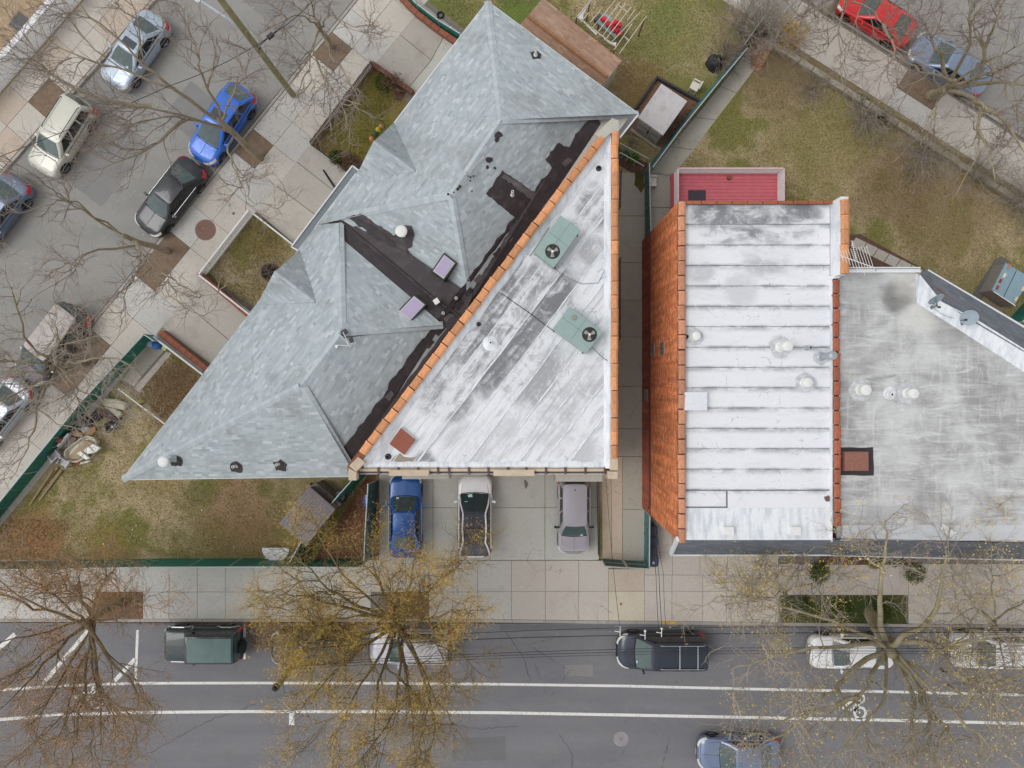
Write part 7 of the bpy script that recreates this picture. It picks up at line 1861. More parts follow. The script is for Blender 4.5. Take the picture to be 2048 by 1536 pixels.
t, p2_ = pole('tall mossy timber utility pole on the north-west pavement', (586, 190), 12.0, .14, plain('pole_moss', (152, 146, 108), .9, .18, 3.0))
m = MB(); a = Vector((p2_.x, p2_.y, 7.4)); b = W(402, 2, 8.2); m.tube([a, a.lerp(b, .4) + Vector((0, 0, .2)), b], .06, 6); m.build('lamp_arm', plain('lamp_grey', (196, 204, 212), .4), t)
m = MB(); m.beam(b, b + Vector((-.55, .35, 0)), .28, .14); m.build('lamp_head', plain('lamp_white', (222, 228, 232), .4), t)
def wire(label, pts, r=.014, sag=.3, mat=None):
    m = MB()
    P = []
    for (a, b) in zip(pts[:-1], pts[1:]):
        a = W(*a); b = W(*b)
        for k in range(12): f = k / 12; q = a.lerp(b, f); q.z -= sag * 4 * f * (1 - f); P.append(q)
    P.append(W(*pts[-1])); m.tube(P, r, 4); return single('overhead_wire', m, mat or M_DARK, label, 'wire', group='overhead wires')
wire('overhead wire along the main street, nearest the kerb', [(562, 1290, 8.2), (1230, 1256, 7.6), (2300, 1262, 7.8)])
wire('overhead wire along the main street carrying small white fittings', [(562, 1300, 8.0), (1235, 1271, 7.2), (2300, 1268, 7.6)], .02)
wire('overhead wire along the main street, upper of the close pair over the minivan', [(562, 1330, 8.6), (1325, 1297, 8.2), (2300, 1306, 8.4)])
wire('overhead wire along the main street, lower of the close pair over the minivan', [(562, 1334, 8.6), (1325, 1303, 8.2), (2300, 1312, 8.4)])
wire('overhead wire along the main street, thin one farthest from the kerb', [(562, 1340, 8.7), (1325, 1308, 8.2), (2300, 1316, 8.4)], .01)
wire('service wire from the brick house corner to the main street, left one', [(1304, 1036, 3.5), (1312, 1150, 6.5), (1318, 1271, 7.2)], .012, .1)
wire('service wire from the brick house corner to the main street, middle one', [(1306, 1038, 3.5), (1318, 1150, 6.5), (1325, 1271, 7.2)], .014, .1)
wire('service wire from the brick house corner to the main street, right one', [(1310, 1040, 3.5), (1327, 1150, 6.5), (1332, 1262, 7.2)], .01, .1)
wire('service wire crossing the passage and the yellow slab to the kerb wire', [(1212, 958, 6), (1226, 1130, 7), (1240, 1258, 7.4)], .010, .1)
for x, y, l in ((1240, 1264, 'small white clamp on the kerb wire above the minivan nose'), (1323, 1266, 'small white clamp on the kerb wire above the minivan roof'), (1290, 1271, 'small grey clamp on the kerb wire above the minivan windshield')):
    p = W(x, y, 7.3); m = MB(); m.tube([p + Vector((0, -.18, 0)), p + Vector((0, .2, .05))], .02, 6); m.lathe((p.x, p.y + .22, p.z), [(.05, -.03), (.05, .05)], 8); m.beam(p, p + Vector((-.25, .04, 0)), .03, .03); single('wire_clamp', m, M_PIPE, l, 'clamp', group='clamps on the kerb wire')
wire('overhead cable across the north-west street with a dark splice', [(660, -40, 8.5), (541, 72, 8.5), (338, 172, 8.0), (-200, 385, 8.0)], .018)
wire('thin service wire from the splice to the shingled house gable', [(563, 50, 8.4), (640, 130, 7.6), (775, 252, 6.2)], .012, .1)
p = W(541, 72, 8.45); m = MB(); m.tube([p + Vector((-.5, -.42, 0)), p + Vector((.5, .42, 0))], .03, 6); m.box((p.x, p.y, p.z), (.34, .16, .16), .7); m.box((p.x - .55, p.y - .5, p.z - .05), (.16, .12, .12), .7); single('cable_splice', m, M_DARK, 'dark splice box hanging on the cable over the north-west street', 'splice box')
# ------------------------------------------------------------------ trees and shrubs
def bark(name, c, c2, moss=(118, 112, 58)):
    g = G(name); p = g.pos(); a = g.noise(p, 1.1, 5, .65); b = g.noise(g.mapping(p, (1, 1, .3)), 22, 4, .7)
    col = g.mix(g.step(a, .42, .62), lin(c), lin(c2)); col = g.mix(g.math('MULTIPLY', g.step(g.noise(p, 2.3, 4), .52, .66), .6), col, lin(moss))
    g.bump(b, .02)
    return g.done(g.scalec(col, g.step(b, .2, .8, .75, 1.25)), .95)
M_BARK = bark('bark', (164, 150, 130), (146, 135, 112), (150, 140, 98)); M_BARKD = bark('bark_dark', (140, 124, 96), (120, 108, 86), (146, 132, 80)); M_BARKP = bark('bark_pale', (176, 166, 142), (154, 144, 110), (156, 146, 92))
M_TWIG = plain('twig', (152, 138, 126), .95, .15, 2.0); M_TWIGD = plain('twig_dark', (166, 146, 118), .95, .2, 2.0); M_TWIGP = plain('twig_pale', (172, 160, 146), .95, .15, 2.0); M_TWIGO = plain('twig_olive', (140, 120, 78), .95, .2, 2.0)

def tubes(groups, sides):
    """groups: list of (points Kx3, radii K) -> vertex array, quad array"""
    V, F = [], []; base = 0
    byk = {}
    for P, R in groups: byk.setdefault(len(P), []).append((P, R))
    for K, gl in byk.items():
        P = np.array([g[0] for g in gl], dtype=np.float64); R = np.array([g[1] for g in gl], dtype=np.float64)
        T = np.empty_like(P); T[:, 1:-1] = P[:, 2:] - P[:, :-2]; T[:, 0] = P[:, 1] - P[:, 0]; T[:, -1] = P[:, -1] - P[:, -2]
        T /= np.linalg.norm(T, axis=2, keepdims=True) + 1e-9
        ref = np.zeros_like(T); ref[..., 2] = 1.0; m = np.abs(T[..., 2]) > .9; ref[m] = (1, 0, 0)
        A = np.cross(T, ref); A /= np.linalg.norm(A, axis=2, keepdims=True) + 1e-9; B = np.cross(T, A)
        an = np.arange(sides) * 2 * PI / sides
        ring = P[:, :, None, :] + R[:, :, None, None] * (A[:, :, None, :] * np.cos(an)[None, None, :, None] + B[:, :, None, :] * np.sin(an)[None, None, :, None])
        N = len(gl); V.append(ring.reshape(-1, 3))
        n = np.arange(N)[:, None, None] * K * sides; i = np.arange(K - 1)[None, :, None] * sides; k = np.arange(sides)[None, None, :]; k2 = (k + 1) % sides
        q = np.stack([n + i + k, n + i + k2, n + i + sides + k2, n + i + sides + k], axis=-1).reshape(-1, 4) + base
        F.append(q); base += N * K * sides
    return np.concatenate(V), np.concatenate(F)

def fast_mesh(name, V, F, mat, off, col=None):
    me = bpy.data.meshes.new(name); nf, k = F.shape
    me.vertices.add(len(V)); me.vertices.foreach_set('co', (V - np.array(off)).astype(np.float32).ravel())
    me.loops.add(nf * k); me.loops.foreach_set('vertex_index', F.astype(np.int32).ravel())
    me.polygons.add(nf); me.polygons.foreach_set('loop_start', np.arange(0, nf * k, k, dtype=np.int32))
    if col is not None:
        ca = me.color_attributes.new('Col', 'FLOAT_COLOR', 'CORNER'); c = np.ones((nf, k, 4), np.float32); c[:, :, :3] = col[:, None, :]; ca.data.foreach_set('color', c.ravel())
    me.materials.append(mat); me.update(calc_edges=True); me.validate()
    return me
def fast_obj(name, me, parent=None, kind=None):
    o = bpy.data.objects.new(name, me); COL.objects.link(o)
    if parent is not None: o.parent = parent
    if kind: o['kind'] = kind
    return o

M_BUD = None
def bud_mat():
    g = G('bud'); m = g.done(g.attr(), .9); g.b.inputs['Specular IOR Level'].default_value = .2; return m
M_BUD = bud_mat()

def cards(tips, n, L, w, spread, cols, droop=0.0, along=None):
    """small leaf or catkin shaped faces scattered round the tips"""
    T = np.array(tips); N = len(T) * n
    c = np.repeat(T, n, axis=0) + rng.normal(0, spread, (N, 3))
    d = rng.normal(0, 1, (N, 3)); d[:, 2] -= droop; d /= np.linalg.norm(d, axis=1, keepdims=True)
    e = np.cross(d, rng.normal(0, 1, (N, 3))); e /= np.linalg.norm(e, axis=1, keepdims=True) + 1e-9
    l = L * rng.uniform(.6, 1.4, (N, 1)); ww = w * rng.uniform(.7, 1.3, (N, 1))
    V = np.stack([c, c + d * l * .5 + e * ww, c + d * l, c + d * l * .5 - e * ww], axis=1).reshape(-1, 3)
    F = np.arange(N * 4).reshape(-1, 4)
    C = np.array([lin(x)[:3] for x in cols])[rng.integers(0, len(cols), N)] * rng.uniform(.75, 1.2, (N, 1))
    return V, F, C

def rv(r): return Vector((r.gauss(0, 1), r.gauss(0, 1), r.gauss(0, 1)))
def branch(r, P, D, L, rad, K, wob, up):
    pts = [Vector(P)]; d = Vector(D).normalized(); R = [rad]
    for i in range(K - 1):
        d = (d + rv(r) * wob + Vector((0, 0, up))).normalized(); pts.append(pts[-1] + d * (L / (K - 1))); R.append(rad * (1 - .75 * (i + 1) / (K - 1)))
    return pts, R, d
def tree(label, base, limbs, r0, seed, bk=None, tw=None, nb=(7, 6, 5), ln=(2.2, 1.3, .8), tr=(.034, .016, .0085), up=.05, cat='tree', name='street_tree', buds=None, group='bare street trees', spread=.9, hub=None):
    """base pixel; limbs: pixel polylines with heights, the first point of each near the fork"""
    r = random.Random(seed); bk = bk or M_BARK; tw = tw or M_TWIG
    b0 = W(*base); t = thing(name, label, cat, b0, group=group)
    hubp = W(*hub) if hub else W(*limbs[0][0])
    big = []; p0 = Vector((b0.x, b0.y, -.15))
    tp = [p0, p0.lerp(hubp, .04), p0.lerp(hubp, .33) + rv(r) * .05, p0.lerp(hubp, .66) + rv(r) * .06, hubp]
    ax = (hubp - p0).normalized(); big.append((tp + [hubp + ax * r0 * .7, hubp + ax * r0 * 1.3], [r0 * 1.55, r0 * 1.25, r0, r0 * .92, r0 * .8, r0 * .5, .01]))
    l1, l2, l3 = [], [], []; tips = []
    queue = []
    for li, lm in enumerate(limbs):
        near = (W(*lm[0]) - hubp).length < .9
        pts = [tp[3].lerp(hubp, r.uniform(-.2, 1.0)) if near else W(*lm[0])] + [W(*q) for q in lm[1:]]
        sm = []; n = len(pts)                    # smooth the polyline
        for i in range(n - 1):
            a = pts[max(0, i - 1)]; b, c = pts[i], pts[i + 1]; d = pts[min(n - 1, i + 2)]
            for k in range(4):
                f = k / 4; sm.append(.5 * ((2 * b) + (c - a) * f + (2 * a - 5 * b + 4 * c - d) * f * f + (3 * b - a - 3 * c + d) * f ** 3) + rv(r) * .06)
        sm.append(pts[-1]); queue.append((sm, r0 * r.uniform(.34, .62), nb[0]))
    nl = len(queue); qi = 0
    while qi < len(queue):
        sm, rr, cnt = queue[qi]; M = len(sm); qi += 1
        rad = lambda i: max(.016, rr * (1 - .9 * (i / (M - 1)) ** .85))
        big.append((sm, [rad(i) for i in range(M)]))
        total = sum((sm[i + 1] - sm[i]).length for i in range(M - 1))
        if qi <= nl:                             # uneven forks
            for f in [r.uniform(.3, .75) for _ in range(r.choice([1, 1, 2]))]:
                i = min(M - 2, int(f * (M - 1))); d0 = (sm[i + 1] - sm[i]).normalized()
                P, R_, e = branch(r, sm[i], d0 + d0.cross(rv(r)).normalized() * r.uniform(.5, .9), total * (1 - f) * r.uniform(.6, 1.0) + .4, .02, 7, .16, .03)
                queue.append((P, rad(i) * r.uniform(.55, .85), max(3, nb[0] // 2)))
        for j in range(cnt):
            f = .28 + .72 * (j + r.random()) / cnt; i = min(M - 2, int(f * (M - 1))); p = sm[i].lerp(sm[i + 1], f * (M - 1) - i)
            d0 = (sm[i + 1] - sm[i]).normalized(); side = d0.cross(rv(r)).normalized()
            d = (d0 * .8 + side * spread + Vector((0, 0, .12))).normalized()
            P1, R1_, e1 = branch(r, p, d, ln[0] * r.uniform(.6, 1.2) * (1.1 - .4 * f), tr[0] * (1.3 - .6 * f), 6, .22, up)
            l1.append((P1, R1_)); keep = r.random() < .6
            for k in range(nb[1]):
                f2 = .2 + .8 * (k + r.random()) / nb[1]; ii = min(4, int(f2 * 5)); pp = P1[ii].lerp(P1[ii + 1], f2 * 5 - ii); dd = (P1[ii + 1] - P1[ii]).normalized()
                d2 = (dd * .8 + dd.cross(rv(r)).normalized() * .8 + Vector((0, 0, .1))).normalized()
                P2, R2_, e2 = branch(r, pp, d2, ln[1] * r.uniform(.5, 1.2), tr[1], 5, .2, up); l2.append((P2, R2_))
                for m in range(nb[2]):
                    f3 = .25 + .75 * (m + r.random()) / nb[2]; i3 = min(3, int(f3 * 4)); p3 = P2[i3].lerp(P2[i3 + 1], f3 * 4 - i3); d3 = (P2[i3 + 1] - P2[i3]).normalized()
                    P3, R3_, e3 = branch(r, p3, d3 * .8 + d3.cross(rv(r)).normalized() * .7 + Vector((0, 0, .1)), ln[2] * r.uniform(.5, 1.2), tr[2], 4, .18, up); l3.append((P3, R3_))
                    if keep: tips.append(P3[-1]); tips.append(P3[2])
    V, F = tubes(big, 8); tk = fast_obj('trunk', fast_mesh('trunk', V, F, bk, b0), t); 
    V2, F2 = tubes(l1 + l2 + l3, 3)
    fast_obj('crown', fast_mesh('crown', V2, F2, tw, b0), t, 'stuff')
    if buds:
        n, L, w, sp, cols, dr = buds; V, F, C = cards([tuple(x) for x in tips], n, L, w, sp, cols, dr); fast_obj('buds', fast_mesh('buds', V, F, M_BUD, b0, C), t, 'stuff')
    return t

tree('mossy bare tree with two long forked limbs over the street, by the rusty manhole', (334, 502),
     [[(245, 470, 4.8), (190, 435, 5.8), (140, 400, 7), (60, 420, 8), (-10, 425, 8.8)], [(245, 470, 4.8), (170, 510, 6.2), (150, 540, 6.8), (60, 600, 8)], [(245, 470, 4.8), (165, 425, 6.5), (135, 390, 7.4), (110, 320, 8.4)],
      [(262, 480, 4.2), (282, 505, 5.2), (275, 540, 6.2), (250, 590, 7.6), (244, 640, 8.4)], [(262, 480, 4.2), (292, 505, 5.2), (312, 545, 6.4), (352, 600, 7.6), (420, 640, 8.6)], [(312, 545, 6.4), (350, 560, 7.2), (400, 590, 8), (455, 570, 8.6)]],
     .16, 11, M_BARK, M_TWIG, nb=(6, 5, 4), ln=(1.5, 0.9, .6), hub=(248, 471, 4.8))
tree('wide bare tree whose limbs cover the blue hatchback and reach the far kerb', (522, 318),
     [[(425, 240, 5), (370, 236, 6), (300, 240, 7), (215, 272, 8.2), (180, 300, 9)], [(425, 240, 5), (330, 222, 7), (205, 208, 8.6)], [(425, 235, 5), (350, 180, 7.5), (275, 115, 9.5), (180, 30, 11), (120, -30, 11.5)],
      [(430, 232, 5), (405, 150, 7.5), (392, 90, 9), (360, 10, 10)], [(445, 250, 4.2), (455, 305, 5.6), (478, 360, 6.8), (498, 395, 7.6), (560, 420, 8.6)], [(350, 180, 7.5), (240, 140, 9), (120, 95, 10.4), (20, 40, 11)], [(300, 215, 8), (170, 190, 9.6), (80, 130, 10.6), (-10, 110, 11)],
      [(430, 240, 5), (470, 180, 7), (500, 110, 9)], [(370, 236, 6), (300, 300, 7.6), (220, 330, 8.6)]],
     .17, 12, M_BARK, M_TWIG, nb=(7, 5, 5), ln=(1.8, 1.1, .7), hub=(438, 240, 4.8))
tree('bare tree by the topmost soil pit, beside the upper driveway', (662, 92),
     [[(632, 40, 4.5), (620, 0, 6), (600, -60, 8)], [(632, 40, 4.5), (660, 30, 6), (705, 52, 7.5), (760, 50, 8.6)], [(640, 55, 4), (625, 95, 5.6), (612, 125, 6.6), (575, 180, 8)], [(640, 55, 4), (665, 110, 6), (690, 150, 7.5), (720, 210, 8.6)],
      [(625, 95, 5.6), (650, 160, 7), (680, 200, 8), (700, 260, 9)], [(632, 40, 4.5), (590, 30, 6.5), (530, 60, 8)]], .14, 13, M_BARK, M_TWIG, nb=(6, 5, 5), ln=(1.6, 1.0, .6), hub=(636, 44, 4.5))
tree('dense bare tree with pale twigs over the taupe minivan', (168, 724),
     [[(95, 736, 4), (50, 726, 5.2), (-20, 715, 7)], [(95, 736, 4), (110, 700, 5.6), (150, 640, 7.4)], [(95, 736, 4), (150, 770, 6), (205, 800, 7.4), (255, 855, 8.6)], [(95, 736, 4), (160, 720, 6), (220, 715, 7.6), (280, 740, 8.6)], [(95, 736, 4), (40, 780, 6), (-40, 830, 8)],
      [(95, 736, 4), (60, 690, 6), (30, 600, 8.6), (10, 540, 9.5)], [(120, 740, 3.6), (160, 800, 5.8), (195, 850, 7.6)], [(95, 736, 4), (130, 690, 6.2), (200, 670, 8)], [(95, 736, 4), (80, 800, 6.4), (60, 880, 8.4), (20, 960, 9.2)]],
     .18, 14, M_BARK, M_TWIGP, nb=(7, 6, 5), ln=(1.6, 1.0, .7), up=.02, hub=(104, 734, 4))
FUZZ_O = [(206, 150, 92), (194, 138, 84), (188, 142, 96), (212, 162, 106)]
tree('bare reddish-brown tree with dark limbs spraying over the road markings', (240, 1206),
     [[(165, 1248, 4.8), (90, 1225, 6.4), (0, 1190, 8), (-60, 1170, 9)], [(165, 1248, 4.8), (110, 1195, 6.6), (50, 1150, 8.2), (20, 1110, 9)], [(165, 1248, 4.8), (150, 1190, 6.4), (115, 1140, 8)], [(165, 1248, 4.8), (160, 1190, 6.4), (165, 1130, 8.4)], [(165, 1248, 4.8), (195, 1190, 6.2), (230, 1140, 8)],
      [(165, 1248, 4.8), (230, 1235, 6), (300, 1190, 7.6)], [(165, 1248, 4.8), (90, 1330, 7), (0, 1420, 9.6)], [(165, 1248, 4.8), (130, 1350, 7.2), (60, 1470, 10)], [(165, 1248, 4.8), (150, 1370, 7.6), (110, 1500, 10.4)], [(165, 1248, 4.8), (172, 1360, 7.2), (150, 1480, 10), (140, 1540, 11)],
      [(165, 1248, 4.8), (185, 1350, 7), (235, 1460, 9.6)], [(165, 1248, 4.8), (240, 1340, 7), (310, 1420, 9)], [(165, 1248, 4.8), (60, 1270, 6.6), (-40, 1290, 8.6)], [(165, 1248, 4.8), (70, 1320, 7), (-30, 1370, 9)], [(165, 1248, 4.8), (200, 1380, 8), (200, 1500, 10.6)]],
     .2, 15, M_BARKD, M_TWIGD, nb=(9, 6, 5), ln=(1.7, 1.1, .7), buds=(4, .14, .008, .15, FUZZ_O, .2), spread=.6, hub=(168, 1246, 4.8), group=None)
FUZZ_Y = [(208, 174, 84), (198, 164, 76), (216, 182, 96), (188, 158, 84), (216, 176, 90)]
tree('mustard yellow budding tree spreading over parked cars and the bike lane', (812, 1208),
     [[(795, 1258, 4.6), (720, 1215, 6.4), (640, 1160, 8), (570, 1090, 9)], [(795, 1258, 4.6), (730, 1190, 6.6), (660, 1110, 8.4), (630, 1060, 9)], [(795, 1258, 4.6), (760, 1170, 6.6), (740, 1090, 8.6)], [(795, 1258, 4.6), (815, 1170, 6.8), (840, 1090, 8.6)], [(795, 1258, 4.6), (860, 1180, 6.6), (925, 1120, 8.6)],
      [(795, 1258, 4.6), (880, 1230, 6.4), (965, 1220, 8.4)], [(795, 1258, 4.6), (880, 1290, 6.6), (960, 1330, 8.6)], [(795, 1258, 4.6), (850, 1350, 7.2), (900, 1440, 9.4)], [(795, 1258, 4.6), (815, 1370, 7.4), (830, 1500, 10)], [(795, 1258, 4.6), (760, 1370, 7.4), (745, 1500, 10)],
      [(795, 1258, 4.6), (720, 1370, 7.6), (660, 1500, 10)], [(795, 1258, 4.6), (690, 1320, 7), (600, 1420, 9.2)], [(795, 1258, 4.6), (670, 1250, 6.8), (560, 1270, 8.6)], [(795, 1258, 4.6), (680, 1210, 7), (560, 1180, 8.8)], [(795, 1258, 4.6), (690, 1280, 7), (620, 1300, 8)], [(795, 1258, 4.6), (790, 1420, 8.6), (700, 1540, 11)], [(795, 1258, 4.6), (860, 1400, 8.4), (860, 1520, 10.4)], [(795, 1258, 4.6), (800, 1200, 6), (790, 1180, 7)], [(795, 1258, 4.6), (780, 1230, 6), (720, 1270, 7.5)]],
     .22, 16, M_BARKD, M_TWIGO, nb=(8, 5, 5), ln=(1.6, 1.1, .7), buds=(8, .15, .008, .14, FUZZ_Y, .3), spread=.7, hub=(797, 1256, 4.6), group=None)
LEAF_Y = [(224, 200, 104), (212, 190, 96), (232, 208, 122), (200, 178, 96), (216, 178, 108)]
tree('large mossy street tree with thick forked limbs and scattered yellow buds', (1742, 1226),
     [[(1782, 1308, 5), (1690, 1350, 6.4), (1668, 1382, 7.2), (1600, 1425, 8.8), (1510, 1470, 10)], [(1782, 1308, 5), (1745, 1350, 6.4), (1716, 1395, 7.6), (1640, 1470, 9.4), (1580, 1536, 10.6)], [(1782, 1308, 5), (1835, 1375, 6.4), (1880, 1440, 8), (1920, 1500, 9.4), (1975, 1560, 10.6)], [(1782, 1308, 5), (1870, 1360, 6.6), (1960, 1405, 8.2), (2060, 1450, 9.6)],
      [(1785, 1310, 5), (1822, 1390, 6.8), (1825, 1450, 8), (1830, 1510, 9.4)], [(1775, 1295, 5), (1660, 1240, 7), (1540, 1205, 8.6), (1440, 1190, 9.4)], [(1775, 1295, 5), (1755, 1200, 7), (1770, 1110, 9), (1770, 1040, 10)], [(1785, 1295, 5), (1860, 1240, 7), (1885, 1150, 9), (1890, 1090, 9.8)], [(1790, 1305, 5), (1900, 1290, 7.4), (2010, 1270, 9)],
      [(1782, 1308, 5), (1770, 1400, 7.4), (1700, 1480, 9.6), (1640, 1560, 11)], [(1782, 1308, 5), (1690, 1290, 7), (1560, 1310, 9), (1460, 1340, 10)], [(1835, 1375, 6.4), (1860, 1440, 8), (1850, 1500, 9.4), (1740, 1540, 10.6)], [(1782, 1308, 5), (1880, 1400, 8), (1980, 1490, 10), (2050, 1536, 11)], [(1716, 1395, 7.6), (1600, 1440, 9.4), (1480, 1530, 11)], [(1880, 1340, 7), (1990, 1370, 9), (2080, 1340, 10)]],
     .31, 17, M_BARKP, M_TWIGP, nb=(8, 6, 5), ln=(2.3, 1.3, .7), buds=(1, .09, .021, .12, LEAF_Y, .3), hub=(1784, 1309, 5), group=None)
tree('slim pale street tree by the right edge with scattered yellow buds', (1962, 1222),
     [[(1995, 1255, 4), (1988, 1190, 6), (1985, 1130, 8), (1990, 1085, 9)], [(1995, 1255, 4), (1940, 1200, 6.4), (1905, 1150, 8.2)], [(1995, 1255, 4), (2060, 1190, 7), (2100, 1130, 8.6)], [(1995, 1255, 4), (2010, 1330, 7), (1985, 1390, 8.6)], [(1995, 1255, 4), (2070, 1300, 7), (2120, 1350, 8.6)], [(1995, 1255, 4), (1930, 1270, 6.6), (1880, 1310, 8.4)]],
     .14, 18, M_BARKP, M_TWIGP, nb=(7, 6, 5), ln=(1.6, 1.0, .6), buds=(2, .08, .024, .1, LEAF_Y, .3), hub=(1995, 1255, 4), group=None)
tree('thin pale tree behind the dark mansard of the white-roofed house', (1560, 1178), [[(1572, 1190, 3), (1540, 1150, 6), (1510, 1120, 7.5)], [(1572, 1190, 3), (1600, 1130, 6), (1630, 1090, 8)], [(1572, 1190, 3), (1640, 1160, 6), (1690, 1130, 8)], [(1572, 1190, 3), (1520, 1200, 6), (1450, 1180, 7.5)], [(1572, 1190, 3), (1560, 1240, 6), (1520, 1270, 7)]],
     .09, 27, M_BARKP, M_TWIGP, nb=(6, 5, 4), ln=(1.4, .9, .6), buds=(3, .08, .024, .1, LEAF_Y, .3), hub=(1574, 1190, 3), group=None)
tree('thick-limbed bare tree in the soil pit beside the pale blue-grey sedan', (1862, 190),
     [[(1905, 165, 3.4), (1965, 130, 5), (2050, 80, 7), (2120, 40, 8)], [(1905, 165, 3.4), (1975, 145, 6), (2050, 125, 8)], [(1920, 155, 3.8), (1935, 90, 6), (1940, 20, 8), (1950, -40, 9)], [(1905, 165, 3.4), (1990, 165, 5.6), (2060, 172, 7.4), (2120, 180, 8.6)], [(1890, 178, 2.8), (1872, 205, 4.6), (1868, 250, 6), (1840, 290, 7.6)],
      [(1905, 168, 3.4), (1955, 205, 5.6), (1965, 270, 7.2), (1990, 360, 8.6)], [(1905, 165, 3.4), (1840, 140, 6), (1785, 112, 8)], [(1905, 165, 3.4), (1870, 95, 7), (1845, 40, 9)], [(1965, 130, 5), (1985, 60, 7), (2010, 0, 8.6)], [(1955, 205, 5.6), (2010, 250, 7.4), (2060, 330, 8.8)]],
     .23, 19, M_BARKP, M_TWIG, nb=(6, 5, 5), ln=(1.7, 1.0, .7), hub=(1908, 163, 3.4))
tree('bare tree at the top edge with limbs hanging over the red coupe', (1655, 24),
     [[(1700, -30, 5), (1650, 5, 6.6), (1590, 35, 8), (1560, 60, 9)], [(1700, -30, 5), (1725, 10, 6.6), (1765, 50, 8), (1800, 90, 9)], [(1690, -20, 5), (1680, 50, 7.4), (1650, 110, 8.6)], [(1700, -30, 5), (1780, -10, 7.4), (1850, 40, 9)], [(1700, -30, 5), (1620, -30, 7.6), (1540, 0, 9)], [(1765, 50, 8), (1785, 95, 9), (1790, 120, 9.6)]],
     .17, 20, M_BARK, M_TWIG, nb=(6, 5, 5), ln=(1.8, 1.1, .8), hub=(1700, -30, 5))
def shrub(label, px, py, R, h, seed, tw=None, n=26, buds=None, name='bare_shrub', cat='shrub', group='bare shrubs', k2=5, k3=4, r0=.018, lean=(0, 0)):
    r = random.Random(seed); b0 = W(px, py, 0); t = thing(name, label, cat, b0, group=group)
    l1, l2, tips = [], [], []
    for i in range(n):
        a = 2 * PI * (i + r.random()) / n; el = r.uniform(.5, 1.35); d = Vector((math.cos(a) * math.cos(el) + lean[0], math.sin(a) * math.cos(el) + lean[1], math.sin(el)))
        L = r.uniform(.7, 1.1) * min(R / max(.25, math.cos(el)), h * 1.15)
        P, Rr, e = branch(r, b0 + Vector((r.uniform(-.12, .12), r.uniform(-.12, .12), 0)), d, L, r0, 6, .10, .0); l1.append((P, Rr))
        for k in range(k2):
            f = .25 + .75 * (k + r.random()) / k2; ii = min(4, int(f * 5)); p = P[ii].lerp(P[ii + 1], f * 5 - ii); dd = (P[ii + 1] - P[ii]).normalized()
            P2, R2_, e2 = branch(r, p, dd + dd.cross(rv(r)).normalized() * .55, L * r.uniform(.25, .45), .010, 4, .12, 0); l2.append((P2, R2_)); tips += [P2[-1], P2[2]]
            for m in range(k3):
                f3 = (m + r.random()) / k3; i3 = min(2, int(f3 * 3)); p3 = P2[i3].lerp(P2[i3 + 1], f3 * 3 - i3); P3, R3_, e3 = branch(r, p3, e2 + rv(r) * .6, L * .16, .006, 3, .1, 0); l2.append((P3, R3_)); tips.append(P3[-1])
    V, F = tubes(l1, 4); fast_obj('stems', fast_mesh('stems', V, F, tw or M_TWIG, b0), t)
    V, F = tubes(l2, 3); fast_obj('twigs', fast_mesh('twigs', V, F, tw or M_TWIG, b0), t, 'stuff')
    if buds: nn, L, w, sp, cols, dr = buds; V, F, C = cards([tuple(x) for x in tips], nn, L, w, sp, cols, dr); fast_obj('leaves', fast_mesh('leaves', V, F, M_BUD, b0, C), t, 'stuff')
    return t
shrub('large bare shrub beside the orange straw heap at the top of the lawn', 1528, 70, 2.3, 2.6, 31, M_TWIGP, 60, k2=6)
shrub('bare shrub growing through the teal fence near the black bag', 1480, 60, 2.2, 2.4, 32, M_TWIGP, 56, k2=6)
shrub('low bare shrub over the black bag', 1446, 118, 1.5, 1.6, 33, M_TWIG, 40)
shrub('bare shrub on the lawn edge below the mossy wall, first from the top', 1728, 232, 1.9, 1.9, 34, M_TWIGP, 52, lean=(-.2, -.5))
shrub('bare shrub on the lawn edge below the mossy wall, second from the top', 1846, 305, 2.4, 2.1, 35, M_TWIGP, 58, lean=(-.4, -.4))
shrub('bare shrub on the lawn edge below the mossy wall, third from the top', 1948, 352, 1.8, 1.8, 36, M_TWIGP, 46)
shrub('pale bare shrub spreading from the right picture edge over the lawn', 2046, 412, 3.0, 2.4, 37, M_TWIGP, 56, lean=(-.5, 0))
shrub('bare straggly bush on the lawn left of the mossy wall shrubs', 1622, 178, 1.5, 1.4, 38, M_TWIGP, 26, lean=(-.2, -.3))
shrub('yellow flowering forsythia beside the orange straw heap', 1573, 80, .55, 1.0, 39, M_TWIGO, 26, (9, .05, .02, .08, [(236, 190, 40), (226, 176, 36), (244, 204, 66)], 0), 'forsythia', group=None)
shrub('tangle of bare canes in the bed below the white shed doors', 1262, 286, .8, .7, 40, M_TWIGP, 16, k2=4, k3=2, group=None)
shrub('small leafless bush growing in the round planter', 541, 545, .75, .9, 41, M_TWIG, 22, group=None)
shrub('brown dry bush in the leaf-filled tree pit by the pavement', 262, 1192, .5, .5, 42, M_TWIGD, 22, group=None)
shrub('dry brown bush in the flower bed by the upper driveway wall', 788, 172, .7, .7, 43, M_TWIGD, 22, (2, .05, .02, .05, [(120, 84, 64), (104, 72, 58)], 0), group=None)
shrub('dry brown bush in the flower bed by the porch roof', 700, 326, .6, .6, 44, M_TWIGD, 20, (2, .05, .02, .05, [(110, 76, 62), (96, 66, 54)], 0), group=None)
GRN = [(74, 96, 34), (92, 110, 40), (58, 80, 30), (110, 120, 52)]
